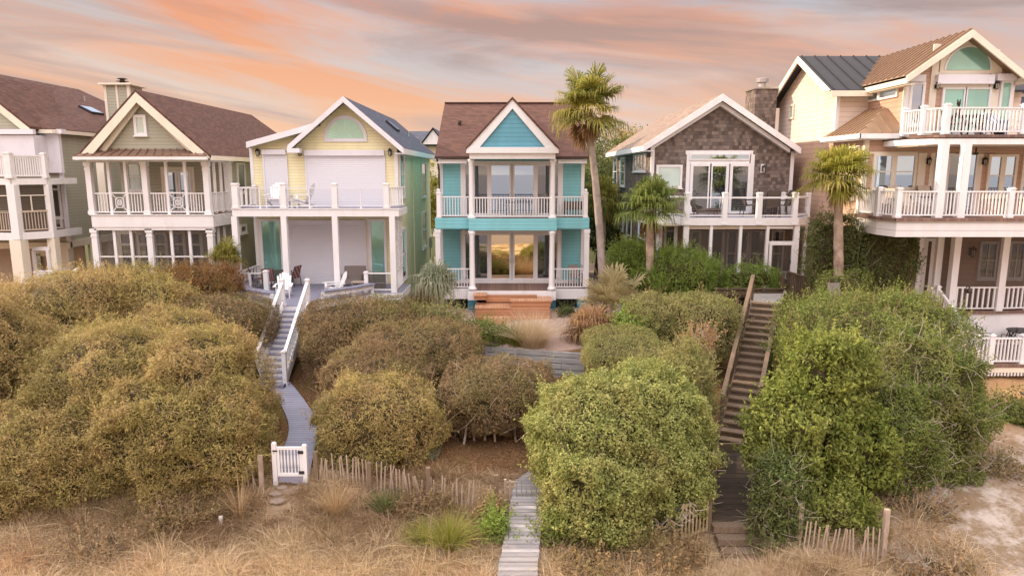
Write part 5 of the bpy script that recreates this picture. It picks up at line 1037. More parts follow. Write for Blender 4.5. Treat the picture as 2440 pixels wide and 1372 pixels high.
# ================================================================== TAN HOUSE
NH = thing('beach_house', (17, 29, 3.6), 'tall tan clapboard house at the right edge with metal roof and stacked white-railed balconies', 'house', 'beach houses along the dune')
def tan():
    h = NH; XL = 14.3; Yf = 28.2; Yb = 37.6
    XW = 15.7; Yrec = 31.0     # upper front wing starts at XW, recess at Yrec
    zmid = Z(325, Yf); ze = Z(207, Yrec)
    ygab0 = Yrec; ym = YX(1927, 140, XL); ygab1 = 2*ym-ygab0
    za = Z(137, ym); 
    # main block, lower storeys
    MB().prism([(XL, Yf, 3.2), (22.5, Yf, 3.2), (22.5, Yb+1, 3.2), (XL, Yb+1, 3.2)], (0, 0, zmid-3.2)).put('wall', 'tan_siding', h)
    # upper rear block with its gable facing left
    MB().prism([(XL, ygab0, zmid+.002), (XL, ygab1, zmid+.002), (XL, ygab1, ze), (XL, ym, za-.1), (XL, ygab0, ze)], (8.1, 0, 0)).put('upper_wall', 'lit_tan_siding', h)
    s = (za-ze)/(ym-ygab0); y0, y1 = ygab0-.45, ygab1+.45; z0 = ze-.45*s+.06; z1 = za+.06
    m = MB(); xo = XL-.5; m.prism([(xo, y0, z0), (22.5, y0, z0), (22.5, ym, z1), (xo, ym, z1)], (0, 0, -.1)); m.prism([(xo, y1, z0), (22.5, y1, z0), (22.5, ym+.001, z1), (xo, ym+.001, z1)], (0, 0, -.1))
    i = 0; x = xo+.15
    while x < XW+3: m.beam((x, y0, z0+.02), (x, ym, z1+.02), .03, .06); x += .62
    m.put('side_roof', 'dark_metal', h)
    m = MB()
    for yy, s_ in ((y0, 1), (y1, -1)): m.prism([(xo-.05, yy, z0-.02), (xo-.05, ym, z1-.02), (xo-.05, ym, z1-.32), (xo-.05, yy+s_*.32/s*1.0, z0-.02)], (.07, 0, 0))
    m.box(xo, XW-.1, y0-.08, y0, z0-.28, z0-.04); m.put('rake_board', 'cream_paint', h)
    MB().box(XL-.02, XL+.14, Yrec-.02, Yrec+.12, zmid, ze).put('corner_board', 'white_paint', h)
    y_ = YX(1884, 268, XL); window(h, LEFT(XL), y_-.5, y_+.1, Z(285, y_), Z(250, y_), glass='blind', fm='lit_tan_siding', sill=False)
    # upper front wing
    Yg = 27.5; ap = (X(2317, 70, Yg), Z(70, Yg)); ev = (X(2160, 170, Yg), Z(180, Yg)); k = (ap[1]-ev[1])/(ap[0]-ev[0]); xr = 2*ap[0]-XW
    XWr = 2*ap[0]-XW; zw = ap[1]-k*(ap[0]-XW)-.1
    MB().prism([(XW, Yf, zmid+.003), (XWr, Yf, zmid+.003), (XWr, Yf, zw), (ap[0], Yf, ap[1]-.14), (XW, Yf, zw)], (0, 7.5, 0)).put('upper_wall', 'tan_siding', h)
    m = MB(); evx = ev[0]-.0; zev = ap[1]-k*(ap[0]-evx); erx = 2*ap[0]-evx
    for ex in (evx, erx): m.prism([(ap[0], Yg, ap[1]), (ex, Yg, zev), (ex, 36.5, zev), (ap[0], 36.5, ap[1])], (0, 0, -.1))
    y = Yg+.1
    while y < 36.4: m.beam((ap[0], y, ap[1]+.03), (evx, y, zev+.03), .035, .08); m.beam((ap[0], y, ap[1]+.03), (erx, y, zev+.03), .035, .08); y += .42
    roof = m.put('main_roof', 'metal_roof', h)
    for y in (30.2, 33.4, 36.0): MB().cyl((ap[0], y, ap[1]), (ap[0], y, ap[1]+.5), .012, n=5).put('lightning_rod', 'steel', roof)
    m = MB()
    for ex, s_ in ((evx, 1), (erx, -1)):
        m.prism([(ap[0], Yg-.08, ap[1]-.03), (ex, Yg-.08, zev-.03), (ex, Yg-.08, zev-.30), (ap[0], Yg-.08, ap[1]-.31)], (0, .08, 0)); 0
        m.box(min(ex, ex+s_*.07), max(ex, ex+s_*.07), Yg, 36.3, zev-.3, zev-.02)
    m.box(evx+.07, XW, Yg+.05, 36, zev-.35, zev-.3); m.put('rake_board', 'cream_paint', h)
    # the front of the upper wing: posts, arch window, doors
    q = lambda u, v=270: X(u, v, Yf)
    Yq = Yf-.05
    for a, b, t, bt in ((2150, 2166, 195, 322), (2213, 2222, 160, 322), (2405, 2414, 170, 322), (2370, 2380, 140, 322)): MB().pb(a, t, b, bt, Yq, .06).put('pilaster', 'cream_paint', h)
    MB().pb(2216, 105, 2232, 322, Yq-.01, .06).pb(2358, 118, 2372, 322, Yq-.01, .06).pb(2232, 172, 2360, 178, Yq-.012, .06).put('pilaster', 'cream_paint', h)
    cx = X(2303, 170, Yf); r = X(2356, 170, Yf)-cx; cz = Z(168, Yf); arc = lambda rr, y, e=0: [(cx+rr*math.cos(math.pi*i/20), y, cz+rr*1.0*math.sin(math.pi*i/20)) for i in range(21)]
    hw = r+.22; MB().prism([(cx-hw, Yq-.02, cz-.12), (cx+hw, Yq-.02, cz-.12), (cx+hw, Yq-.02, cz+.5), (cx+.0, Yq-.02, cz+1.32), (cx-hw, Yq-.02, cz+.5)], (0, .05, 0)).put('window_surround', 'cream_paint', h)
    o = MB().prism(arc(r+.06, Yq-.05), (0, .028, 0)).put('arch_window', 'white_paint', h); MB().prism(arc(r-.02, Yq-.06), (0, .02, 0)).put('pane', 'glass_teal', o)
    MB().pb(2236, 178, 2371, 200, Yf-.3, .24).put('shutter_box', 'panel_white', h); MB().pb(2160, 178, 2207, 194, Yf-.25, .19).put('shutter_box', 'panel_white', h); MB().pb(2378, 176, 2424, 192, Yf-.25, .19).put('shutter_box', 'panel_white', h)
    MB().pb(2238, 200, 2356, 209, Yq-.03, .05).put('door_surround', 'cream_paint', h)
    pwin(h, 2240, 208, 2296, 322, Yf-.03, glass='glass_teal', sill=False, name='glass_door', fw=.09); pwin(h, 2294, 208, 2356, 322, Yf-.03, glass='glass_teal', sill=False, name='glass_door', fw=.09)
    pwin(h, 2164, 196, 2200, 300, Yf-.02, glass='glass_mirror', name='window', fw=.1); pwin(h, 2378, 192, 2408, 300, Yf-.02, glass='glass_teal', fw=.1)
    for u in (2228, 2368): lantern(h, X(u, 205, Yf), Yf-.05, Z(205, Yf), 1.2)
    # clerestory in the left wall of the wing
    ya, yb = YX(2146, 222, XW), YX(2052, 228, XW); zt, zb = Z(200, 29.0), Z(236, 29.5)
    window(h, LEFT(XW), ya+.15, (ya+yb)/2, zb, zt, glass='glass_mirror', sill=False); window(h, LEFT(XW), (ya+yb)/2, yb-.05, zb, zt, glass='glass_mirror', sill=False)
    MB().box(XW-.03, XW+.12, Yf-.06, Yf+.1, zmid, zw).put('corner_board', 'white_paint', h)
    # hipped metal roof over the corner
    e0, e1 = XL-.45, X(2146, 316, 27.9); ye, yk = 27.8, Yrec; zc = Z(318, ye); zt2 = Z(255, 29.4); hx = X(2108, 258, 29.4)
    m = MB(); m.prism([(e0, ye, zc), (e1+.3, ye, zc), (hx, 29.4, zt2)], (0, 0, -.08)); m.prism([(e0, ye, zc), (hx, 29.4, zt2), (hx, yk, zt2), (e0, yk+.2, zc)], (0, 0, -.081)); m.prism([(e1+.3, ye, zc), (hx, 29.4, zt2), (XW+.1, 29.4, zt2-.2)], (0, 0, -.079))
    for i in range(1, 9):
        t = i/9; y = ye+(yk-ye)*t; mm = min(1, (y-ye)/(29.4-ye)); m.beam((e0, y, zc+.02), (e0+(hx-e0)*mm, y, zc+(zt2-zc)*mm+.02), .03, .06)
    for i in range(1, 4): t = i/4; x = e0+(e1-e0)*t; mm = min((x-e0)/(hx-e0), 1)*.95; m.beam((x, ye, zc+.02), (x, ye+(29.4-ye)*mm, zc+(zt2-zc)*mm+.02), .03, .06)
    m.put('corner_roof', 'metal_roof', h)
    MB().box(e0-.05, e1+.25, ye-.08, ye, zc-.2, zc-.01).box(e0-.07, e0, ye-.08, yk+.2, zc-.2, zc-.012).box(e0, XL, ye, yk, zc-.24, zc-.2).box(XL, e1+.2, ye, Yf, zc-.241, zc-.2).put('eave_fascia', 'white_paint', h)
    # corner boards, lower
    MB().box(XL-.03, XL+.14, Yf-.03, Yf+.14, 3.6, zc-.25).put('corner_board', 'cream_paint', h)
    y_ = YX(2025, 455, XL); window(h, LEFT(XL), y_-.5, y_+.6, Z(474, y_), Z(415, y_), glass='glass_mirror', rows=2); y2 = YX(2038, 350, XL); window(h, LEFT(XL), y2-.5, y2+.5, Z(372, y2), Z(348, y2), glass='glass_mirror')
    # middle storey front
    for a, b in ((2078, 2128), (2128, 2182)): pwin(h, a, 366, b, 452, Yf-.02, rows=2, glass='blind' if a > 2200 else 'glass_mirror', fw=.1, fm='cream_paint')
    MB().pb(2072, 362, 2186, 367, Yf-.04, .05).pb(2183, 365, 2202, 516, Yf-.03, .04).pb(2212, 365, 2222, 516, Yf-.031, .04).pb(2322, 365, 2336, 516, Yf-.03, .04).put('wall_trim', 'cream_paint', h)
    pwin(h, 2222, 372, 2243, 516, Yf-.02, glass='glass_mirror', fw=.06, sill=False, name='side_window'); pwin(h, 2250, 366, 2300, 516, Yf-.04, glass='glass_dark', fw=.1, sill=False, name='glass_door'); pwin(h, 2300, 366, 2322, 516, Yf-.02, glass='glass_mirror', fw=.06, sill=False, name='side_window')
    pwin(h, 2350, 368, 2386, 470, Yf-.02, rows=2, glass='glass_mirror', fw=.1, fm='cream_paint'); pwin(h, 2386, 368, 2420, 470, Yf-.02, rows=2, glass='glass_mirror', fw=.1, fm='cream_paint'); pwin(h, 2432, 368, 2470, 470, Yf-.02, rows=2, glass='glass_mirror', fw=.1, fm='cream_paint')
    for u in (2210, 2342): lantern(h, X(u, 385, Yf), Yf, Z(385, Yf), 1.1)
    # top balcony
    zt = Z(320, 26.0); pts = [(X(2150, 320, 27.9), 27.9), (X(2198, 322, 26.6), 26.6), (X(2254, 322, 25.9), 25.9), (24.0, 25.9)]
    MB().prism([(XW-.6, Yf-.02, zt-.02), (pts[0][0], 27.6, zt-.02)]+[(p[0], p[1], zt-.02) for p in pts[1:]]+[(24, Yf-.02, zt-.02)], (0, 0, -.14)).put('balcony_floor', 'deck_brown', h)
    zf0, zf1 = Z(345, 25.9), Z(323, 25.9); bp = [(XW-.7, 28.0), (XW-.6, 26.2), (X(2225, 340, 25.7), 25.7), (24.0, 25.7)]
    MB().prism([(p[0], p[1], zf0) for p in bp]+[(24, Yf-.025, zf0), (XW-.7, Yf-.025, zf0)], (0, 0, zt-.17-zf0)).put('balcony_band', 'white_paint', h)
    MB().prism([(p[0], p[1]-.02, zt-.165) for p in bp]+[(24, Yf-.03, zt-.165), (XW-.75, Yf-.03, zt-.165)], (0, 0, .03)).put('flashing', 'bronze', h)
    pp = [(X(2153, 300, 27.7), 27.7), (X(2199, 300, 26.7), 26.7), (X(2254, 300, 26.0), 26.0), (X(2437, 300, 26.0), 26.0), (24, 26.0)]
    for a, b in zip(pp[:-1], pp[1:]): rail(h, (a[0], a[1], zt), (b[0], b[1], zt), h=.98, sp=.125, ends=(1, 0), pw=.17, bw=.04)
    # middle balcony
    zm = Z(520, 25.0); mp = [(X(2046, 505, 27.9), 27.9), (X(2092, 512, 26.1), 26.1), (X(2139, 519, 25.1), 25.1), (X(2400, 519, 25.1), 25.1), (24, 25.1)]
    MB().prism([(mp[0][0]-.15, Yf-.02, zm)]+[(p[0]-.12, p[1]-.12, zm) for p in mp]+[(24, Yf-.02, zm)], (0, 0, -.12)).put('balcony_floor', 'deck_brown', h)
    zb0 = Z(565, 25.0); MB().prism([(mp[0][0]-.05, Yf-.025, zb0)]+[(p[0]-.05, p[1]-.05, zb0) for p in mp]+[(24, Yf-.025, zb0)], (0, 0, zm-.125-zb0)).put('balcony_band', 'white_siding', h)
    rp = [(X(2048, 480, 27.8), 27.8), (X(2094, 480, 26.2), 26.2), (X(2140, 480, 25.25), 25.25), (X(2407, 480, 25.25), 25.25), (24, 25.25)]
    for a, b in zip(rp[:-1], rp[1:]): rail(h, (a[0], a[1], zm), (b[0], b[1], zm), h=.98, sp=.125, ends=(1, 0), pw=.18, bw=.04)
    for u in (2241, 2294): x = X(u, 440, 25.3); MB().box(x-.13, x+.13, 25.2, 25.46, zm, zf0-.0).put('column', 'white_paint', h)
    MB().box(XW-.6, 24, 25.9, Yf-.03, zf0-.06, zf0-.003).put('porch_ceiling', 'ceiling_tan', h)
    m = MB(); c = V((X(2325, 366, 26.8), 26.8, zf0-.3)); m.cyl(c, c+V((0, 0, .25)), .03); m.cyl(c-V((0, 0, .05)), c+V((0, 0, .04)), .09)
    for i in range(5): a = i*1.257+.3; m.beam(c, c+V((.65*math.cos(a), .65*math.sin(a), 0)), .12, .012)
    m.put('ceiling_fan', 'bronze', h)
    # faceted ground floor porch
    zg = Z(742, 26.9); bpz = [(X(2186, 660, 28.05), 28.05), (X(2230, 660, 27.6), 27.6), (X(2270, 660, 27.1), 27.1), (X(2385, 660, 27.1), 27.1), (24, 27.6)]
    for i, p in enumerate(bpz[:4]): MB().box(p[0]-.13, p[0]+.13, p[1]-.13, p[1]+.13, zg, zb0-.002).put('porch_post', 'white_paint', h)
    xx = X(2446, 660, 27.4); MB().box(xx-.1, xx+.1, 27.25, 27.45, zg, zb0-.002).put('porch_post', 'white_paint', h)
    for i, (a, b) in enumerate(zip(bpz[1:-1], bpz[2:])):
        MB().prism([(a[0], a[1]+.03, zg), (b[0], b[1]+.03, zg), (b[0], b[1]+.03, zb0), (a[0], a[1]+.03, zb0)], (0, .005, 0)).put('insect_screen', 'screen', h)
        if i: rail(h, (a[0], a[1]-.03, zg), (b[0], b[1]-.03, zg), h=.98, sp=.2, post=False, bw=.06, mat_='white_paint')
    a, b = bpz[0], bpz[1]; d = V((b[0]-a[0], b[1]-a[1], 0)).normalized(); fr = (V((a[0], a[1], 0)), d, V((d.y, -d.x, 0))); Ln = math.hypot(b[0]-a[0], b[1]-a[1])
    window(h, fr, .15, Ln-.12, zg, zb0-.3, glass='screen', name='screen_door', sill=False, fw=.13, rows=1)
    MB().prism([(XL+.05, Yf-.01, zg)]+[(p[0]-.2, p[1]-.2, zg) for p in bpz]+[(24, Yf, zg)], (0, 0, -.1)).put('porch_floor', 'deck_brown', h)
    MB().prism([(XL+.05, Yf-.012, zg-.1)]+[(p[0]-.1, p[1]-.1, zg-.1) for p in bpz]+[(24, Yf-.01, zg-.1)], (0, 0, -1.6)).put('porch_base', 'white_paint', h)
    pwin(h, 2330, 575, 2375, 665, Yf-.03, rows=2, cols=2, glass='glass_dark', fw=.1); pwin(h, 2262, 575, 2278, 690, Yf-.03, glass='glass_dark', fw=.1, fm='cream_paint', sill=False); lantern(h, X(2312, 600, Yf), Yf, Z(600, Yf), 1.5)
    pwin(h, 2400, 575, 2440, 665, Yf-.03, rows=2, cols=2, glass='glass_dark', fw=.1)
    # stair from the porch door
    zt = zg; a = V((X(2235, 690, 26.8), 26.8, zt)); b = V((X(2285, 725, 25.8), 25.8, zt-.75)); rail(h, (X(2205, 680, 27.6), 27.6, zt), a, h=.95, sp=.14, ends=(0, 1)); m = MB(); m.beam(a+V((0, 0, .95)), b+V((0, 0, .85)), .1, .07)
    for i in range(1, 9): p = a.lerp(b, i/9); m.box(p.x-.02, p.x+.02, p.y-.02, p.y+.02, p.z+.05, p.z+.88)
    m.put('stair_handrail', 'white_paint', h)
    for i in range(4): p = a.lerp(b, (i+.5)/4); MB().box(p.x-.3, p.x+.35, p.y-.1, p.y+.9, p.z-.22, p.z-.05).put('stair_tread', 'deck_brown', h)
    # terrace
    zT = Z(868, 24.0); tx = X(2322, 840, 24.0)
    MB().box(tx, 24, 24.0, 26.95, zT-.12, zT).put('terrace_floor', 'deck_brown', h)
    MB().box(tx+.02, 24, 24.02, 24.1, Z(888, 24), zT-.121).box(tx+.02, tx+.1, 24.1, 26.95, Z(888, 24), zT-.121).put('terrace_fascia', 'cream_paint', h)
    m = MB(); x = tx
    while x < 24: m.box(x, x+.06, 24.03, 24.08, Z(896, 24), Z(888, 24)); x += .12
    m.put('slat_skirt', 'white_paint', h)
    e = X(2361, 820, 24.1); f = X(2425, 820, 24.1)
    rail(h, (tx+.1, 24.1, zT), (e, 24.1, zT), h=.98, sp=.13, ends=(1, 1), pw=.17, bw=.05); rail(h, (e, 24.1, zT), (f+.2, 24.1, zT), h=.98, sp=.13, ends=(0, 1), pw=.17, bw=.05); rail(h, (f+.2, 24.1, zT), (24, 24.1, zT), h=.98, sp=.13, post=False, bw=.05); rail(h, (tx+.1, 24.1, zT), (tx+.1, 26.4, zT), h=.98, sp=.14, post=False)
    vent(roof, ap[0]+1.1, 29, ap[1]-.5)
    return zt, zm, zT
_, TM_Z, TT_Z = tan()
TU_Z = Z(320, 26.0)

# houses glimpsed behind
def back_house():
    t = thing('distant_house', (X(2470, 300, 40), 40, 4), 'blue-grey clapboard house just showing behind the tan house at the right edge', 'house'); Y = 40
    a, b = X(2405, 250, Y), X(2560, 250, Y); zt = Z(218, Y); MB().box(a, b, Y, Y+8, 4.2, zt).put('wall', 'grey_blue_siding', t)
    MB().prism([(a-.4, Y-.4, zt), (b, Y-.4, zt), (b, Y+4, Z(190, 44)), (a-.4, Y+4, Z(190, 44))], (0, 0, -.1)).put('roof', 'roof_grey', t); MB().box(a-.1, a+.1, Y-.03, Y+.1, 4.2, zt-.1).box(a, b, Y-.06, Y, zt-.3, zt-.1).put('trim', 'white_paint', t)
    t = thing('distant_house', (X(1010, 330, 70), 70, 4), 'far grey-roofed house with a white gable seen between the yellow and turquoise houses', 'house'); Y = 70
    a, b = X(960, 330, Y), X(1060, 330, Y); ze = Z(345, Y); zr = Z(313, Y+5); MB().box(a, b, Y, Y+10, 4.2, ze).put('wall', 'cream_paint', t); MB().prism([(a-.4, Y-.4, ze), (b+.4, Y-.4, ze), (b+.4, Y+5, zr), (a-.4, Y+5, zr)], (0, 0, -.15)).prism([(a-.4, Y+10.4, ze), (b+.4, Y+10.4, ze), (b+.4, Y+5.01, zr), (a-.4, Y+5.01, zr)], (0, 0, -.15)).put('roof', 'roof_grey', t)
    g = X(1032, 330, Y-1); m = MB(); m.prism([(g-1.1, Y-1, ze), (g+1.1, Y-1, ze), (g, Y-1, zr-.2)], (0, 3, 0)).put('gable', 'white_paint', t); MB().prism([(g-1.3, Y-1.2, ze-.1), (g, Y-1.2, zr-.05), (g, Y+4, zr-.05), (g-1.3, Y+4, ze-.1)], (0, 0, .08)).prism([(g+1.3, Y-1.2, ze-.1), (g, Y-1.2, zr-.05), (g, Y+4, zr-.05), (g+1.3, Y+4, ze-.1)], (0, 0, .08)).put('gable_roof', 'roof_grey', t)
back_house()
# ================================================================== PATHS
def ribbon(name, material, L_, R_, zoff=0.0, th=.06):
    m = MB(); n = len(L_)
    for i in range(n-1): m.prism([(L_[i][0], L_[i][1], L_[i][2]), (R_[i][0], R_[i][1], R_[i][2]), (R_[i+1][0], R_[i+1][1], R_[i+1][2]), (L_[i+1][0], L_[i+1][1], L_[i+1][2])], (0, 0, -th))
    o = m.put(name, material); o['kind'] = 'structure'; return o
def onz(u, v, z):       # the point seen at (u, v) lying at height z
    a, b = _d(v); Y = (z-CAMZ)*a/b; return (X(u, v, Y), Y, z)
Lp = [(630, 914), (650, 935), (667, 960), (682, 990), (688, 1015), (684, 1045), (664, 1090), (652, 1142)]; Rp = [(690, 908), (712, 935), (732, 962), (748, 990), (754, 1015), (754, 1045), (745, 1090), (733, 1150)]
zz_ = [3.16, 3.05, 2.9, 2.76, 2.7, 2.62, 2.5, 2.4]
def smooth_pts(p, zs, k=5):
    p = np.array(p, float); t = np.arange(len(p)); tt = np.linspace(0, len(p)-1, (len(p)-1)*k+1)
    def cr(a):
        out = []
        for q in tt:
            i = min(int(q), len(a)-2); f = q-i; p0, p1, p2, p3 = a[max(i-1, 0)], a[i], a[i+1], a[min(i+2, len(a)-1)]
            out.append(.5*(2*p1+(p2-p0)*f+(2*p0-5*p1+4*p2-p3)*f*f+(3*p1-p0-3*p2+p3)*f**3))
        return out
    return list(zip(cr(p[:, 0]), cr(p[:, 1]), cr(np.array(zs))))
ribbon('garden_path', 'path_grey', [onz(*q) for q in smooth_pts(Lp, zz_)], [onz(*q) for q in smooth_pts(Rp, zz_)])
def boardwalk():
    rng = random.Random(4); m = MB(); pts = [V(p) for p in TPATH]; m2 = MB()
    Lb = [onz(1140, 1420, 1.75), onz(1184, 1372, 1.87), onz(1212, 1220, 2.25), onz(1226, 1146, 2.42), onz(1266, 1118, 2.5)]
    Rb = [onz(1276, 1420, 1.75), onz(1280, 1372, 1.87), onz(1291, 1220, 2.25), onz(1297, 1146, 2.42), onz(1310, 1116, 2.5)]
    for a, b, c, d in zip(Lb[:-1], Lb[1:], Rb[:-1], Rb[1:]):
        a, b, c, d = map(V, (a, b, c, d)); n = max(2, int((b-a).length/.145))
        for i in range(n):
            s0, s1 = i/n, (i+.93)/n; j = rng.uniform(-.015, .015); k = rng.uniform(-.004, .006)
            A, B, C_, D = a.lerp(b, s0), a.lerp(b, s1), c.lerp(d, s1), c.lerp(d, s0)
            m.prism([A+V((j, 0, k)), D+V((j, 0, k)), C_+V((j, 0, k)), B+V((j, 0, k))], (0, 0, -.04))
    o = m.put('boardwalk', 'boardwalk_wood'); o['kind'] = 'structure'
mat('boardwalk_wood', (0.36, 0.335, 0.335), .9, kind='planks', axis=1, sp=.145, var=.3, c2=(0.25, 0.23, 0.22)); boardwalk()

def dark_stairs():
    t = thing('dune_stairs', STOP, 'long weathered dark wooden staircase with handrails climbing from the beach to the shake-sided house', 'stairs')
    A = V((X(1752, 1062, 20.6), 20.7, 2.15)); B = V(STOP); n = 20; d = (B-A); hd = V((d.x, d.y, 0)).normalized(); sd = V((hd.y, -hd.x, 0)); w = .5
    for i in range(n):
        p = A+V((d.x, d.y, 0))*(i/n)+V((0, 0, d.z*(i+1)/n)); q = p+V((d.x, d.y, 0))/n*1.04; j = random.uniform(-.02, .02)
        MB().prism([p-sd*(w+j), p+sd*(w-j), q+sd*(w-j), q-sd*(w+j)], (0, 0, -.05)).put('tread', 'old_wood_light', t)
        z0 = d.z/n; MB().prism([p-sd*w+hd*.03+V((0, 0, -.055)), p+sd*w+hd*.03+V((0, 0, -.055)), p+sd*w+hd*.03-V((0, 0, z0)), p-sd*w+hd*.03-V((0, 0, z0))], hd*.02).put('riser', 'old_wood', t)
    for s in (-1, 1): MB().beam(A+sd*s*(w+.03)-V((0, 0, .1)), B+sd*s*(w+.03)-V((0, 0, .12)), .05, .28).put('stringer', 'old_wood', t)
    for s, f0, f1 in ((-1, .12, 1.02), (1, .2, .62)):
        a = A+d*f0+sd*s*(w+.06); b = A+d*f1+sd*s*(w+.06); m = MB(); m.beam(a+V((0, 0, .98)), b+V((0, 0, .98)), .14, .04); m.beam(a+V((0, 0, .55)), b+V((0, 0, .55)), .04, .09); m.put('handrail', 'old_wood_light', t)
        k = 5 if s < 0 else 2
        for i in range(k+1): p = a.lerp(b, i/k); MB().box(p.x-.05, p.x+.05, p.y-.05, p.y+.05, H1(p.x, p.y)-.2, p.z+.96).put('post', 'old_wood', t)
    # upper landing
    C_ = B+hd*.2; e = V((X(1838, 702, 28.6), 28.8, B.z)); MB().prism([B-sd*.6, B+sd*.6, e+V((.6, 0, 0)), e+V((-.7, 0, 0))], (0, 0, -.08)).put('landing', 'grey_wood', t)
    for p in (B-sd*.62, B+sd*.62, e+V((.55, 0, 0))): MB().box(p.x-.05, p.x+.05, p.y-.05, p.y+.05, 3.6, B.z-.09).put('post', 'old_wood', t)
dark_stairs()
def lower_landing():
    a, b = V(SLOW[1]), V(SLOW[2]); t = thing('sunken_landing', (a.x, a.y, 2.0), 'dark leaf-strewn sunken walk between timber curbs below the long staircase', 'walkway'); w = .50
    MB().prism([a+V((-w, 0, .0)), a+V((w, 0, 0)), b+V((w, 0, 0)), b+V((-w, 0, 0))], (0, 0, -.1)).put('walk_surface', 'wet_mud', t)
    for s in (-1, 1): MB().beam(a+V((s*(w+.04), 0, .12)), b+V((s*(w+.04), 0, .12)), .08, .26).put('curb', 'old_wood', t)
    MB().box(b.x-w-.12, b.x+w+.1, b.y-.12, b.y-.02, 2.05, 2.34).put('threshold', 'old_wood_light', t)
    rng = random.Random(3)
    for i, (dy, dz) in enumerate(((-.12, -.02), (-.42, -.2), (-.72, -.38), (-1.02, -.5))):
        z = a.z+dz+.02; x = a.x-.02+(.04*i); MB().box(x-.5, x+.54, a.y+dy-.16, a.y+dy+.16, z-.16, z).put('step', 'old_wood_light', t)
    MB().box(a.x-w-.16, a.x-w-.03, a.y-.1, a.y+.03, 1.7, 2.95).put('gate_post', 'old_wood_light', t); 
    # open gate leaf hanging to the left
    g = thing('wooden_gate', (a.x-w-.1, a.y-.1, 1.9), 'small open wooden gate of pale upright slats at the foot of the dark staircase', 'gate'); p0 = V((a.x-w-.16, a.y-.12, 0)); p1 = p0+V((-.72, -.35, 0)); z0, z1 = 1.85, 2.72
    m = MB(); m.beam(p0+V((0, 0, z1)), p1+V((0, 0, z1-.05)), .05, .07); m.beam(p0+V((0, 0, z0+.05)), p1+V((0, 0, z0)), .05, .07); m.put('gate_rails', 'yellow_wood', g)
    for i in range(8): p = p0.lerp(p1, i/7); MB().box(p.x-.022, p.x+.022, p.y-.04, p.y-.01, z0-.03*(i/7), z1-.02).put('slat', 'yellow_wood', g)
    m = MB(); m.beam(p0+V((0, .03, z0+.1)), p1+V((0, .03, z1-.1)), .02, .05, up=(0, 1, 0)); m.put('brace', 'yellow_wood', g)
lower_landing()
def white_gate():
    y = 17.7; x0, x1 = X(655, 1100, y), X(727, 1100, y); zb = Z(1146, y)+.0; zt = Z(1062, y); t = thing('garden_gate', ((x0+x1)/2, y, zb), 'white baluster garden gate with black hinges across the grey path', 'gate')
    for x, dz in ((x0, .08), (x1, .02)): MB().box(x-.06, x+.06, y-.05, y+.06, zb-.2, zt+dz).lathe((x, y, zt+dz), [(.062, 0), (.05, .03), (.0, .045)], 8).put('post', 'white_paint', t)
    m = MB(); m.box(x0+.07, x1-.07, y-.03, y+.02, zt-.1, zt-.02).box(x0+.07, x1-.07, y-.03, y+.02, zb+.16, zb+.25).box(x0+.07, x0+.14, y-.029, y+.019, zb+.25, zt-.1).box(x1-.14, x1-.07, y-.029, y+.019, zb+.25, zt-.1).put('gate_frame', 'white_paint', t)
    MB().box(x0+.1, x1-.06, y-.02, y+.01, zb-.02, zb+.155).put('kick_board', 'path_grey', t)
    for i in range(6):
        x = x0+.14+(x1-x0-.28)*(i+.5)/6; MB().lathe((x, y-.005, zb+.25), [(.02, 0), (.02, .12), (.013, .15), (.026, .24), (.03, .34), (.022, .48), (.013, .56), (.02, .6), (.02, zt-zb-.35)], 8).put('baluster', 'white_paint', t)
    for z in (zt-.16, zb+.28): MB().box(x1-.17, x1-.02, y-.062, y-.052, z-.045, z+.045).put('hinge', 'dark_metal', t)
    MB().box(x0-.03, x0+.1, y-.062, y-.052, zt-.14, zt-.1).put('latch', 'dark_metal', t)
white_gate()
def weathered_gate():
    y = 16.95; x0, x1 = X(1204, 1180, y), X(1291, 1180, y); zb, zt = 2.28, Z(1143, y); t = thing('garden_gate', (x0, y, 2.2), 'thin grey slatted gate standing across the plank boardwalk', 'gate')
    MB().box(x0-.03, x0+.03, y-.04, y+.04, 2.0, zt+.02).box(x0+.1, x0+.15, y-.04, y+.04, 2.0, zt-.02).put('post', 'picket', t); m = MB(); m.box(x0+.03, x0+.3, y-.045, y-.02, zt-.07, zt-.02).box(x0+.03, x0+.3, y-.046, y-.021, zt-.2, zt-.15).box(x0-.02, x0+.15, y-.047, y-.02, 2.22, 2.28).put('rail', 'picket', t)
    for i in range(6): x = x0+.3+(x1-x0-.32)*i/5; MB().box(x-.015, x+.015, y-.02, y, zb, zt-.02+.03*math.sin(i*2)).put('slat', 'grey_wood', t)
    MB().box(x0+.28, x1, y-.03, y-.021, zb+.1, zb+.14).put('cross_rail', 'grey_wood', t)
weathered_gate()
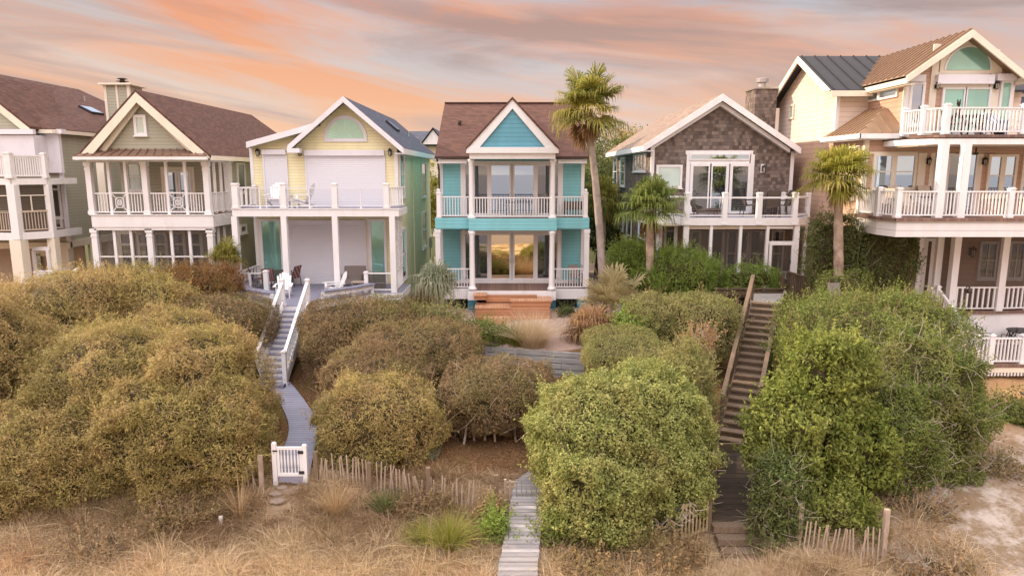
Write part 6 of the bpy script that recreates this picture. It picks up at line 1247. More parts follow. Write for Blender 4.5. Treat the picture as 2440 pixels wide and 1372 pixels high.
def sand_fence(name, label, run, posts, seed, h=.85, gaps=()):
    rng = random.Random(seed); h = .82; t = thing('sand_fence', (run[0][0], run[0][1], H1(*run[0])), label, 'fence'); pts = [V((x, y, 0)) for x, y in run]; tops = []
    for a, b in zip(pts[:-1], pts[1:]):
        L = (b-a).length; n = int(L/.095)
        for i in range(n):
            if rng.random() < .07: continue
            p = a.lerp(b, (i+.5)/n); z = H1(p.x, p.y); hh = h*rng.uniform(.86, 1.08); tx, ty = rng.uniform(-.10, .10)*(2.2 if rng.random() < .13 else .7), rng.uniform(-.12, .05)
            MB().beam((p.x, p.y, z-.08), (p.x+tx, p.y+ty, z+hh), .034, .012, up=(0, 1, 0)).put('picket', 'picket', t); tops.append((p.x+tx*.7, p.y+ty*.7+.01, z+hh*.68))
    m = MB()
    for a, b in zip(tops[:-1], tops[1:]):
        if (V(a)-V(b)).length < .6: m.beam(a, b, .008); m.beam((a[0], a[1], a[2]-.32), (b[0], b[1], b[2]-.32), .008)
    m.put('wire', 'steel', t)
    for x, y, hh in posts: z = H1(x, y); MB().box(x-.055, x+.055, y+.02, y+.12, z-.2, z+hh).put('post', 'old_wood_light' if seed % 2 else 'picket', t)
g_ = lambda u, v, z: onz(u, v, z)[:2]
sand_fence('f', 'broken grey slat sand fence leaning between the white gate and the plank boardwalk', [g_(748, 1150, 2.35), g_(800, 1148, 2.35), g_(880, 1150, 2.35), g_(950, 1165, 2.3), g_(1021, 1190, 2.25), g_(1080, 1200, 2.2), g_(1128, 1210, 2.2)], [(*g_(753, 1150, 2.4), 1.0), (*g_(880, 1158, 2.4), .95), (*g_(1021, 1192, 2.3), 1.15)], 1)
sand_fence('f', 'short stub of slat fence beside the thin grey gate', [g_(1166, 1212, 2.2), g_(1196, 1212, 2.2)], [(*g_(1183, 1208, 2.2), 1.0)], 3)
sand_fence('f', 'few slats and one pale post half buried in brush left of the white gate', [g_(590, 1165, 2.3), g_(618, 1163, 2.3)], [(*g_(622, 1163, 2.35), 1.0)], 4)
sand_fence('f', 'slat fence with a thick end post under the vine at lower right', [g_(1908, 1318, 1.85), g_(1960, 1320, 1.85), g_(2040, 1320, 1.9), g_(2098, 1322, 1.9)], [(*g_(1906, 1290, 1.95), 1.05), (*g_(2108, 1322, 1.9), 1.35)], 6)
def timber_wall():
    t = thing('timber_retaining_wall', (1.2, 25.2, 3.2), 'weathered grey stacked timber retaining wall below the turquoise house garden', 'retaining wall'); rng = random.Random(5)
    a = V((X(1148, 822, 25.9), 26.0, 0)); b = V((X(1235, 825, 25.4), 25.42, 0)); c = V((X(1392, 850, 24.9), 24.75, 0))
    for k in range(5):
        z = 3.17+k*.215
        for p, q in ((a, b), (b, c)):
            s = rng.uniform(.3, .7); mid = p.lerp(q, s); j = V((0, rng.uniform(-.05, .05)-.015*(k-4)*-1, 0))
            for u_, w_ in (((p, q),) if (p is a or k % 2) else ((p, mid), (mid, q))): d = (w_-u_).normalized()*.006; MB().beam(u_+d+V((0, 0, z))+j, w_-d+V((0, 0, z))+j, .15, .185).put('timber', 'timber_wall', t)
    for i in range(4): p = a.lerp(c, .08+i*.26); MB().box(p.x-.05, p.x+.05, p.y-.14, p.y-.04, 3.0, 4.0)
timber_wall()
def stones():
    for i, (u, v, r) in enumerate(((662, 1187, .16), (690, 1168, .17), (655, 1172, .14), (707, 1160, .13), (672, 1158, .13))):
        x, y, z = onz(u, v, 2.36); z = H1(x, y)+.02; rng = random.Random(i); n = 8; pts = [(x+r*1.4*math.cos(6.28*k/n)*rng.uniform(.75, 1.1), y+r*math.sin(6.28*k/n)*rng.uniform(.75, 1.1), z) for k in range(n)]
        o = MB().prism(pts, (0, 0, .04)).put('stepping_stone', 'stone'); tag(o, ['pale flagstone farthest from the white gate', 'flagstone in the middle of the paving by the white gate', 'flagstone at the left side of the paving by the white gate', 'flagstone nearest the hinge side of the white gate', 'flagstone touching the foot of the white gate at left'][i], 'paving stone', 'flagstones outside the white gate')
stones()
def pipe():
    x, y, z = onz(525, 1232, 2.1); z = H1(x, y); MBo = MB().cyl((x, y, z-.05), (x+.01, y, z+.22), .05, .055, 12).put('pipe_marker', 'plastic_white'); tag(MBo, 'short white plastic pipe sticking up out of the dry grass at lower left', 'pipe')
pipe()
def yard_bits():
    # wooden fence and gate beside the top of the dark stairs
    y = 29.3; t = thing('wooden_fence', (X(1770, 700, y), y, 4.2), 'low old board fence with a flat top rail in front of the shake-sided house', 'fence'); a = X(1700, 690, y); b = X(1866, 690, y); z = Z(688, y)
    MB().beam((a, y, z), (b, y, z), .16, .05).put('top_rail', 'old_wood', t); MB().beam((a, y, z-.18), (b, y, z-.18), .04, .18).put('board', 'old_wood', t)
    for u in (1702, 1760, 1815, 1864): x = X(u, 690, y); MB().box(x-.06, x+.06, y+.03, y+.14, 4.0, z+(.05 if u < 1860 else .6)).put('post', 'old_wood', t)
    t = thing('board_gate', (X(1905, 680, y), y, 4.2), 'dark brown slatted side gate between the porch corner and the green hedge', 'gate'); x0, x1 = X(1884, 670, y), X(1936, 670, y-1)
    P0 = V((x0, y+.4, Z(650, y))); P1 = V((x1, y-.9, Z(663, y-.9))); MB().beam(P0, P1, .1, .05).put('top_rail', 'old_wood', t); n = 13
    for i in range(n): p = P0.lerp(P1, (i+.5)/n); MB().box(p.x-.035, p.x+.035, p.y, p.y+.02, 4.9, p.z-.03).put('slat', 'old_wood', t)
    MB().box(P1.x-.06, P1.x+.06, P1.y-.05, P1.y+.07, 4, P1.z+.1).put('post', 'old_wood', t)
    x, y, z = X(2296, 700, 25.2), 25.2, Z(742, 25.2); t = thing('garden_light', (x, y, z-1), 'thin bronze garden light on a bent stake beside the white porch of the tan house', 'garden light'); MB().cyl((x, y, z-1.2), (x+.08, y, z+.95), .015, n=6).cyl((x+.08, y, z+.95), (x+.2, y, z+.93), .015, n=6).put('stake', 'bronze', t); MB().lathe((x+.2, y, z+.7), [(.1, 0), (.09, .1), (.03, .2), (.02, .25)], 10).put('shade', 'bronze', t)
yard_bits()

# ================================================================== FURNITURE
def adirondack():
    t = thing('adirondack_chair', (0, 0, 0), 'x', 'chair', 'white fan-back garden chairs'); w = .3
    for s in (-1, 1):
        MB().box(s*.27-.02, s*.27+.02, -.42, -.32, 0, .52).put('leg', 'white_paint', t); MB().prism([(s*.25-.015, -.40, .36), (s*.25-.015, -.40, .28), (s*.25-.015, .5, 0), (s*.25-.015, .52, .07)], (.03, 0, 0)).put('leg', 'white_paint', t)
        MB().prism([(s*.34-.06, -.5, .52), (s*.34+.06, -.5, .52), (s*.34+.05, .3, .54), (s*.34-.02, .3, .54)], (0, 0, .025)).put('arm', 'white_paint', t)
    m = MB()
    for i in range(6): y = -.4+i*.1; m.box(-.26, .26, y, y+.085, .37-(y+.4)*.28, .39-(y+.4)*.28)
    m.put('seat', 'white_paint', t); m = MB(); hs = [.70, .80, .86, .86, .80, .70]
    for i in range(6): k = (i-2.5); x = k*.085; m.prism([(x-.037, .17, .22), (x+.037, .17, .22), (x*1.25+.042, .17+hs[i]*.38, .22+hs[i]*.93), (x*1.25-.042, .17+hs[i]*.38, .22+hs[i]*.93)], (0, .02, 0))
    m.box(-.3, .3, .31, .35, .5, .56).put('backrest', 'white_paint', t); return t
def sling(mat_='cushion_beige', frame='wicker', label='x', group=None):
    t = thing('patio_chair', (0, 0, 0), label, 'chair', group)
    for s in (-1, 1):
        m = MB(); m.beam((s*.26, -.25, 0), (s*.26, -.22, .62), .03); m.beam((s*.26, .3, 0), (s*.26, .2, .62), .03); m.beam((s*.26, -.24, .62), (s*.26, .22, .62), .05, .03); m.beam((s*.25, .15, .42), (s*.25, .35, 1.0), .03); m.put('side_frame', frame, t)
    MB().prism([(-.24, -.25, .43), (.24, -.25, .43), (.24, .2, .40), (-.24, .2, .40)], (0, 0, .03)).put('seat', mat_, t); MB().prism([(-.24, .17, .42), (.24, .17, .42), (.24, .36, 1.02), (-.24, .36, 1.02)], (0, .025, 0)).put('backrest', mat_, t); return t
def iron_chair(label):
    t = thing('iron_chair', (0, 0, 0), label, 'chair', 'black iron chairs on the terrace'); m = MB()
    for s in (-1, 1): m.tube([(s*.27, -.3, .0), (s*.28, -.15, .1), (s*.26, -.3, .4), (s*.28, -.25, .62), (s*.27, .2, .64), (s*.25, .35, .1), (s*.25, .42, 0)], .018, 6)
    m.put('legs', 'dark_metal', t); m = MB(); z0, z1, y0, y1 = .45, .95, .22, .34; q = lambda a, b: (a*.24, y0+(y1-y0)*b, z0+(z1-z0)*b)
    for a, b in (((-1, 0), (-1, 1)), ((1, 0), (1, 1)), ((-1, 1), (1, 1)), ((-1, 0), (1, 0)), ((-1, 0), (1, 1)), ((1, 0), (-1, 1))): m.beam(q(*a), q(*b), .025)
    m.lathe((0, .27, .66), [(.07, 0), (.07, .03)], 10); m.put('backrest', 'dark_metal', t); MB().box(-.25, .25, -.27, .22, .42, .45).put('seat', 'dark_metal', t); MB().box(-.23, .23, -.25, .2, .452, .5).put('seat_cushion', 'cushion_beige', t); return t
def table(x, y, z, r, h, label, top='dark_metal', rect=None):
    t = thing('patio_table', (x, y, z), label, 'table'); m = MB()
    if rect: m.box(x-rect[0], x+rect[0], y-rect[1], y+rect[1], z+h-.04, z+h)
    else: m.lathe((x, y, z+h-.04), [(r*.96, 0), (r, .015), (r, .04)], 28)
    m.put('table_top', top, t); a, b = (rect[0]*.88, rect[1]*.85) if rect else (r*.6, r*.6)
    for i, (sx, sy) in enumerate(((1, 1), (-1, 1), (1, -1), (-1, -1))): MB().beam((x+sx*a, y+sy*b, z), (x+sx*a*.9, y+sy*b*.9, z+h-.041), .035).put('leg', top, t)
    return t
def place(o, x, y, z, rz, label, s=1.0):
    o.location = (x, y, z); o.rotation_euler.z = R(rz); o['label'] = label
    if s != 1: o.scale = (s, s, s)
def put_at(o, u, v, Y, z, rz, label, s=1.0): place(o, X(u, v, Y), Y, z, rz, label, s)
ZD, ZU_ = Z(697, 30.5), Z(498, 30.5)
a0 = adirondack(); put_at(a0, 676, 690, 29.4, ZD, 12, 'white slatted garden chair at the head of the white stairs, facing out'); c_ = copy_tree(a0); put_at(c_, 800, 690, 29.9, ZD, -62, 'white slatted garden chair turned sideways near the grey sofa')
c_ = copy_tree(a0); put_at(c_, 657, 480, 31.7, ZU_, 5, 'white slatted garden chair on the yellow house upper deck by the narrow shutter', 1.1); c_ = copy_tree(a0); put_at(c_, 722, 480, 31.6, ZU_, -95, 'white slatted garden chair turned side-on on the yellow house upper deck', 1.1)
def stool(u, v, Y, z, label):
    x = X(u, v, Y); t = thing('footstool', (x, Y, z), label, 'footstool'); m = MB()
    for i in range(5): m.box(x-.35+i*.13, x-.35+i*.13+.11, Y-.2, Y+.2, z+.34-.03*abs(i-2), z+.36-.03*abs(i-2))
    m.put('seat', 'white_paint', t)
    for s in (-1, 1): MB().box(x+s*.2-.03, x+s*.2+.03, Y-.18, Y+.18, z, z+.3).put('leg', 'white_paint', t)
stool(700, 487, 31.5, ZU_, 'low white slatted footstool in front of the side-on upper deck chair')
s0_ = sling('stripe_red', 'wicker', 'striped sling chair with wooden frame beside the table, nearest the left post', 'striped sling chairs'); put_at(s0_, 642, 670, 31.4, ZD, 190, s0_['label'])
c_ = copy_tree(s0_); put_at(c_, 697, 660, 32.2, ZD, 250, 'striped sling chair leaning back against the white roller shutter'); c_ = copy_tree(s0_); put_at(c_, 612, 665, 31.8, ZD, 110, 'striped sling chair tucked behind the corner bench')
table(X(668, 655, 32.1), 32.1, ZD, .55, .74, 'round brown table between the striped sling chairs', 'wicker')
def sofa():
    Y = 32.3; x0, x1 = X(820, 660, Y), X(870, 660, Y); t = thing('outdoor_sofa', ((x0+x1)/2, Y, ZD), 'grey-brown outdoor loveseat against the roller shutter on the yellow house deck', 'sofa')
    MB().box(x0, x1, Y+.1, Y+.25, ZD+.25, ZD+.95).put('backrest', 'sofa_fabric', t); MB().box(x0+.02, x1-.02, Y-.5, Y+.095, ZD+.22, ZD+.42).put('seat', 'sofa_fabric', t)
    for s in (x0, x1): MB().box(s-.06, s+.06, Y-.52, Y+.1, ZD+.3, ZD+.58).put('arm', 'wicker', t); MB().box(s-.03, s+.03, Y-.45, Y-.39, ZD, ZD+.3).put('leg', 'steel', t)
sofa(); table(X(855, 690, 31.2), 31.2, ZD, .3, .4, 'small low side table in front of the grey loveseat', 'cushion_beige', rect=(.32, .22))
ZK = Z(520, 31.0)
def chaise():
    x, y, z = X(1672, 492, 32.0), 32.0, ZK; t = thing('chaise_longue', (x, y, z), 'dark wicker chaise longue with raised back on the shake-sided house deck', 'lounger'); k = [(-.55, .80), (-.32, .40), (-.1, .33), (.25, .38), (.6, .42), (.85, .34), (.95, .26)]
    m = MB(); [m.prism([(x+a[0], y-.32, z+a[1]), (x+b[0], y-.32, z+b[1]), (x+b[0], y+.32, z+b[1]), (x+a[0], y+.32, z+a[1])], (0, 0, -.08)) for a, b in zip(k[:-1], k[1:])]; m.put('lounge_surface', 'wicker', t)
    m = MB(); m.box(x-.35, x+.85, y-.34, y-.3, z+.18, z+.28).box(x-.35, x+.85, y+.3, y+.34, z+.18, z+.28).put('frame', 'wicker', t)
    for a in (-.3, .75):
        for s in (-.3, .3): MB().beam((x+a, y+s, z), (x+a*.85, y+s, z+.2), .05).put('leg', 'wicker', t)
chaise()
table(X(1832, 470, 32.3), 32.3, ZK, .5, .9, 'tall brown patio table at the right end of the shake-sided house deck', 'wicker', rect=(.55, .35))
s1_ = sling('wicker', 'dark_metal', 'tall dark sling chair beside the glass doors of the shake-sided house', 'dark deck chairs'); put_at(s1_, 1787, 480, 32.2, ZK, 85, s1_['label'], 1.25)
for u, rz, l, Y in ((1836, 180, 'tall dark sling chair with its back to the rail, in front of the patio table', 31.7), (1866, 270, 'tall dark sling chair at the chimney end of the patio table', 32.4), (1830, 0, 'tall dark sling chair behind the patio table against the shakes', 33.0)): c_ = copy_tree(s1_); put_at(c_, u, 480, Y, ZK, rz, l, 1.2)
ZT = Z(519, 33)
table(X(1236, 500, 34), 34.0, ZT, .5, .7, 'small grey table behind the middle railing of the turquoise upper balcony', 'grey_blue_siding', rect=(.7, .3))
def bench_(u, Y, z, label):
    x = X(u, 500, Y); t = thing('bench', (x, Y, z), label, 'bench'); MB().box(x-.55, x+.55, Y-.2, Y+.2, z+.36, z+.5).put('seat', 'wicker', t); MB().box(x-.55, x+.55, Y+.2, Y+.28, z+.3, z+.72).put('backrest', 'wicker', t)
    for s in (-.5, .5): MB().box(x+s-.03, x+s+.03, Y-.2, Y+.2, z, z+.36).put('leg', 'wicker', t)
bench_(1368, 34.3, ZT, 'dark wicker bench at the right end of the turquoise house upper balcony')
c_ = copy_tree(s0_); put_at(c_, 1372, 660, 34.2, Z(690, 33), 20, 'pale grey sling chair behind the right railing of the turquoise ground porch')
for ch in c_.children:
    ch.data = ch.data.copy(); ch.data.materials[0] = MATS['steel_fabric']
s2_ = sling('cushion_beige', 'bronze', 'tan sling chair by the paired window on the tan house middle balcony', 'tan sling chairs'); s2_.location = (X(2108, 460, 27.4), 27.4, TM_Z); s2_.rotation_euler.z = R(300)
for u, Y, rz, l, s in ((2140, 27.5, 0, 'tan high-back sling chair facing the sea below the paired window', 1.1), (2212, 27.5, 0, 'tan high-back sling chair next to the glass door on the middle balcony', 1.1)): c_ = copy_tree(s2_); put_at(c_, u, 470, Y, TM_Z, rz, l, s)
table(X(2185, 460, 26.9), 26.9, TM_Z, .6, .74, 'dark round table between the tan sling chairs on the middle balcony')
def cushion(x, y, z, label, m_):
    t = thing('club_chair', (x, y, z), label, 'chair'); MB().box(x-.35, x+.35, y-.3, y+.25, z+.12, z+.42).put('seat', m_, t); MB().prism([(x-.35, y+.1, z+.42), (x+.35, y+.1, z+.42), (x+.33, y+.35, z+.85), (x-.33, y+.35, z+.85)], (0, .12, 0)).put('backrest', m_, t)
    for s in (-.38, .38): MB().box(x+s-.05, x+s+.05, y-.3, y+.3, z, z+.55).put('arm', m_, t)
cushion(X(2205, 490, 26.1), 26.1, TM_Z, 'black and white patterned armchair behind the middle balcony railing', 'zebra'); cushion(X(2163, 490, 26.3), 26.3, TM_Z, 'beige padded armchair left of the patterned one on the middle balcony', 'cushion_beige')
table(X(2300, 300, 27.0), 27.0, TU_Z, .62, .74, 'round iron dining table on the top balcony of the tan house')
s3_ = iron_chair('beige-cushioned iron chair at the left of the top balcony table'); s3_['group'] = 'iron chairs'; put_at(s3_, 2270, 300, 27.1, TU_Z, 90, s3_['label'])
for u, Y, rz, l in ((2330, 26.7, 200, 'iron chair with its back to the top balcony railing'),): c_ = copy_tree(s3_); put_at(c_, u, 300, Y, TU_Z, rz, l)
cushion(X(2362, 300, 26.8), 26.8, TU_Z, 'blue striped lounge chair at the right of the top balcony', 'stripe_blue')
def statuette():
    x, y, z = X(2283, 262, 26.9), 26.9, TU_Z+.74; t = thing('cat_statuette', (x, y, z), 'dark red-brown upright cat-like statuette on the top balcony table', 'statuette')
    MB().lathe((x, y, z), [(.1, 0), (.11, .08), (.09, .2), (.055, .32), (.045, .38), (.07, .44), (.06, .5), (.02, .53)], 12).beam((x-.04, y, z+.5), (x-.055, y, z+.6), .03).beam((x+.04, y, z+.5), (x+.055, y, z+.6), .03).put('figure', 'bronze', t)
statuette()
for i, (u, v, Y, rz, l) in enumerate(((2356, 775, 26.0, 80, 'black iron chair with pink cushion nearest the hedge on the low terrace'), (2394, 775, 25.8, 200, 'black iron chair with crossed back turned away on the low terrace'), (2428, 785, 25.2, 150, 'black iron chair cut by the right edge on the low terrace'))): c_ = copy_tree(s3_); put_at(c_, u, v, Y, TT_Z, rz, l)
table(X(2446, 765, 26.2), 26.2, TT_Z, .62, .74, 'round dark table at the right edge of the low terrace')
t_ = thing('wooden_platform', (X(1998, 710, 25.0), 25.0, 3.6), 'small raised plank platform hidden behind the tall hedge by the palm', 'platform'); x_ = X(1998, 700, 24.9); MB().box(x_-.9, x_+.5, 24.5, 25.3, 5.5, 5.6).put('planks', 'grey_wood', t_)
for sx in (-.85, .45): MB().box(x_+sx-.05, x_+sx+.05, 24.55, 24.65, 3.2, 5.5).put('post', 'old_wood', t_)
s4_ = sling('sofa_fabric', 'dark_metal', 'grey sling chair whose back shows above the tall clipped hedge'); place(s4_, x_, 24.85, 5.6, 10, s4_['label'], 1.1)
# ================================================================== PLANTS
def bl(u0, v0, u1, v1, Y, ry, e=2.4):
    """ellipsoid whose outline was measured in the picture, centred at depth Y"""
    uc, vc = (u0+u1)/2, (v0+v1)/2; a, b = _d(vc); z = Z(vc, Y); d = Y/a; ph = math.atan2(-b, a)
    Hh = (v1-v0)/2*d/FPX; rz = math.sqrt(max(Hh*Hh-(ry*math.sin(ph))**2, .09))/math.cos(ph); return (X(uc, vc, Y), Y, z, (u1-u0)/2*d/FPX, ry, rz, e)
G1 = 'wild shrubs on the dune'; G2 = 'clipped hedges in front of the houses'
shrub('coastal_shrub', [bl(350, 775, 640, 1170, 19.8, 2.3, 2.2), bl(100, 770, 480, 1190, 20.2, 2.6, 2.2), bl(430, 900, 636, 1190, 18.2, 1.4, 2.1), bl(230, 880, 560, 1210, 18.4, 1.8, 2.1), bl(40, 780, 330, 1010, 21.5, 2.0, 2.2), bl(300, 730, 520, 880, 23.3, 1.6, 2.2), bl(-20, 930, 330, 1230, 18.2, 1.9, 2.1)], 'huge olive and tan thicket filling the slope left of the grey garden path', 'shrub', 'leaf_olive', seed=11, L=.10, W=.024, dens=1000, twigs=1900, spray=1500, amp=.26)
shrub('coastal_shrub', [bl(-230, 700, 130, 1230, 20.2, 2.6, 2.2), bl(-160, 980, 200, 1260, 17.4, 1.6, 2.1)], 'tan thicket running out of the picture at the left edge', 'shrub', 'leaf_tan', seed=12, L=.10, W=.024, dens=1000, twigs=900, spray=1000, amp=.26)
shrub('coastal_shrub', [bl(60, 640, 330, 860, 25.2, 2.2), bl(-120, 680, 160, 900, 24.5, 2.0)], 'sandy-coloured brush mound below the leftmost house', 'shrub', 'leaf_tan', seed=13, L=.11, W=.028, dens=700, twigs=700, spray=1400)
shrub('coastal_shrub', [bl(200, 632, 430, 750, 28.4, 1.5), bl(230, 660, 470, 830, 25.8, 1.5)], 'yellow-olive bushy mound against the sage house porch', 'shrub', 'leaf_olive', seed=14, L=.11, W=.028, dens=700, twigs=500, spray=1400)
shrub('coastal_shrub', [bl(395, 630, 570, 730, 28.6, 1.2)], 'rust-tinged shrub between the sage house porch and the yellow house bench', 'shrub', 'leaf_rust', seed=15, L=.11, W=.028, dens=700, twigs=300, spray=800)
shrub('clipped_hedge', [bl(360, 702, 652, 850, 25.6, 1.7, 4.0)], 'flat-topped olive hedge pressed against the left side of the white stairs', 'hedge', 'leaf_brown', seed=16, L=.10, W=.024, dens=1000, twigs=60, spray=150, amp=.08, group=G2)
shrub('clipped_hedge', [bl(722, 706, 990, 850, 25.7, 1.7, 3.6), bl(722, 760, 860, 905, 24.3, 1.1, 3.0)], 'flat-topped brownish hedge along the right side of the white stairs', 'hedge', 'leaf_brown', seed=17, L=.10, W=.024, dens=1000, twigs=60, spray=150, amp=.09, group=G2)
shrub('coastal_shrub', [bl(955, 722, 1100, 800, 27.0, 1.0)], 'low olive bush at the foot of the pale-leaved palm', 'shrub', 'leaf_moss', seed=18, spray=250, dens=520)
shrub('coastal_shrub', [bl(866, 722, 962, 790, 25.6, .8)], 'small vivid yellow-green bush poking out of the brown hedge', 'shrub', 'leaf_lemon', trunk=False, seed=19, spray=160, dens=420)
shrub('coastal_shrub', [bl(850, 758, 1148, 925, 23.6, 1.8, 2.8)], 'wide reddish-brown mound between the turquoise house steps and the path', 'shrub', 'leaf_brown', seed=20, L=.10, W=.024, dens=1000, twigs=400, spray=300, amp=.16)
shrub('coastal_shrub', [bl(768, 822, 1032, 980, 21.6, 1.3, 2.6)], 'grey-olive mound stacked behind the round brown bush above the sand fence', 'shrub', 'leaf_brown', seed=21, L=.10, W=.024, dens=1000, twigs=300, spray=260, amp=.18)
shrub('coastal_shrub', [bl(752, 890, 1056, 1125, 19.6, 1.5, 2.6)], 'round brown bush with green crown hanging over the grey path and sand fence', 'shrub', 'leaf_olive', seed=22, L=.10, W=.024, dens=1000, twigs=600, spray=260, amp=.2)
shrub('coastal_shrub', [bl(1040, 850, 1327, 1030, 21.0, 1.6, 2.7)], 'mushroom-shaped brown bush on bare pale stems in front of the timber wall', 'shrub', 'leaf_brown', seed=23, L=.10, W=.024, dens=1000, twigs=140, spray=60, amp=.1, twig='pale_twig')
def stems():
    m = MB(); rng = random.Random(2); t = bpy.data.objects.get('coastal_shrub.009')
    o = [q for q in bpy.data.objects if q.get('label', '').startswith('mushroom')][0]
    for i in range(9):
        u = 1080+i*25; x = X(u, 1030, 20.2); y = 20.2+rng.uniform(-.3, .4); z = H1(x, y); m.tube([(x, y, z-.1), (x+rng.uniform(-.15, .15), y, z+.5), (x+rng.uniform(-.3, .3), y+.4, z+1.5)], [.04, .035, .03], 6)
    m.put('stems', 'pale_twig', o)
stems()
shrub('round_shrub', [bl(1258, 890, 1600, 1190, 17.6, 1.9, 2.3), bl(1380, 868, 1690, 1160, 18.0, 1.9, 2.3), bl(1288, 1040, 1560, 1335, 16.2, 1.3, 2.2), bl(1440, 1010, 1700, 1260, 16.9, 1.3, 2.2)], 'big rounded light green bush with small glossy leaves beside the plank boardwalk', 'shrub', 'leaf_fresh', seed=24, twigs=70, spray=260, dens=1050, L=.08, W=.045, twig='pale_twig', amp=.17, wl=.8)
def dead_branches():
    o = [q for q in bpy.data.objects if q.get('label', '').startswith('big rounded light')][0]; rng = np.random.default_rng(8); m = MB()
    for i in range(60):
        u = rng.uniform(1640, 1712); v = rng.uniform(1040, 1180); p = V((X(u-30, v, 16.9), 16.9+rng.uniform(-.4, .4), Z(v, 16.9))); d = V((rng.uniform(.2, 1), rng.uniform(-.7, .2), rng.uniform(-.5, .6))).normalized(); pts = [p]
        for s in range(4): d = (d+V(rng.normal(size=3)*.35)).normalized(); pts.append(pts[-1]+d*rng.uniform(.08, .2))
        m.tube(pts, [.016, .013, .01, .007, .004], 4)
    for i in range(90):
        u = rng.uniform(1470, 1660); v = 1290-(u-1470)*.45+rng.uniform(-12, 25); p = V((X(u, v, 15.6), 15.6+rng.uniform(-.2, .4), Z(v, 15.6))); d = V((rng.uniform(-1, 1), rng.uniform(-.7, .2), rng.uniform(-.6, .3))).normalized(); pts = [p]
        for s in range(3): d = (d+V(rng.normal(size=3)*.4)).normalized(); pts.append(pts[-1]+d*rng.uniform(.06, .14))
        m.tube(pts, [.011, .009, .006, .004], 4)
    m.put('dead_branches', 'pale_twig', o)
dead_branches()
shrub('clipped_shrub', [bl(1387, 772, 1568, 850, 23.4, 1.1, 2.6), bl(1385, 800, 1602, 900, 22.0, 1.1, 2.6)], 'neatly clipped low olive dome directly behind the big round light green bush', 'shrub', 'leaf_moss', seed=25, amp=.05, dens=1200, L=.05, W=.026, fuzz=.05)
shrub('feathery_shrub', [bl(1565, 820, 1702, 1030, 19.4, 1.0, 2.2), bl(1480, 850, 1650, 960, 20.2, 1.0, 2.3)], 'feathery grey-green shrub between the clipped dome and the dark stairs', 'shrub', 'leaf_moss', seed=26, dens=900, L=.11, W=.022, spray=900, amp=.15, up=.6, twigs=60)
shrub('clipped_hedge', [bl(1590, 698, 1752, 850, 25.4, 1.6, 3.8), bl(1490, 700, 1640, 830, 26.0, 1.5, 3.2)], 'square-shouldered hedge with a dead brown side along the upper dark stairs', 'hedge', 'leaf_moss', seed=27, dens=850, L=.075, W=.034, twigs=220, spray=200, amp=.1, group=G2)
shrub('dead_shrub', [bl(1625, 778, 1705, 850, 22.9, .6)], 'small dried orange-brown bush beside the handrail of the dark stairs', 'shrub', 'palm_dead', trunk=False, seed=28, spray=90, twigs=60, twig='pale_twig', core='inner_shade', dens=220)
shrub('coastal_shrub', [bl(1462, 735, 1560, 800, 25.6, .9)], 'bright green leafy bush beside the clipped olive dome', 'shrub', 'leaf_bright', trunk=False, seed=29, spray=120, dens=360, L=.1, W=.055)
shrub('oleander', [bl(1505, 592, 1705, 720, 30.0, 1.2, 2.6), bl(1452, 572, 1560, 660, 30.8, 1.0)], 'tall bright green upright shrub in front of the shake-sided house porch', 'shrub', 'leaf_bright', seed=30, spray=1300, up=1.6, amp=.14, twigs=80, L=.11, W=.03)
shrub('clipped_hedge', [bl(1718, 630, 1856, 700, 29.9, .55, 4.0)], 'small box-shaped bright hedge under the screen porch windows', 'hedge', 'leaf_bright', seed=31, spray=120, up=.8, amp=.05, group=G2)
shrub('clipped_hedge', [bl(1868, 708, 2110, 1010, 22.1, 2.3, 4.2), bl(2010, 703, 2262, 1060, 22.1, 2.35, 3.4)], 'massive flat-topped green hedge wall between the dark stairs and the low terrace', 'hedge', 'leaf_green', seed=32, dens=800, L=.08, W=.036, twigs=500, spray=1100, amp=.2, group=G2)
shrub('coastal_shrub', [bl(2020, 790, 2315, 1190, 19.2, 1.7, 2.6), bl(1990, 900, 2230, 1210, 18.2, 1.4)], 'twiggy green shrub spilling down the dune in front of the hedge wall', 'shrub', 'leaf_green', seed=33, dens=800, L=.085, W=.034, twigs=900, spray=700, twig='pale_twig', amp=.2)
shrub('leafy_shrub', [bl(1865, 790, 2060, 1060, 17.9, 1.1), bl(1782, 920, 1990, 1170, 17.3, 1.0), bl(1930, 980, 2130, 1180, 17.2, .8)], 'upright yellow-green shrub with large pointed leaves right of the dark stairs', 'shrub', 'leaf_lemon', seed=34, spray=700, dens=470, L=.14, W=.055, amp=.26, up=.5, wl=1.0, core='inner_shade')
shrub('vine', [bl(1900, 1170, 2085, 1345, 15.9, .5)], 'yellow-green vine climbing over the slat fence at lower right', 'vine', 'leaf_lemon', trunk=False, seed=35, spray=160, L=.09, W=.05, amp=.2)
shrub('coastal_shrub', [bl(1800, 1085, 1915, 1335, 15.9, .8), bl(1790, 1180, 1880, 1330, 15.7, .6)], 'small dark green twiggy bush at the foot of the stairs beside the steps', 'shrub', 'leaf_deep', seed=36, spray=200, twigs=130, twig='pale_twig', dens=520)
shrub('ivy_shrub', [bl(1920, 515, 2060, 690, 27.3, .7, 3.2), bl(2030, 525, 2188, 700, 27.2, .7, 3.0)], 'tall dark green ivy-like shrub climbing the side of the tan house', 'shrub', 'leaf_deep', seed=37, spray=450, twigs=110, twig='pale_twig', dens=520)
shrub('clipped_hedge', [bl(1945, 640, 2082, 715, 25.6, .55, 3.4)], 'small rounded dark hedge behind the grey sling chair', 'hedge', 'leaf_green', seed=38, amp=.05, group=G2, dens=500, L=.055, W=.03)
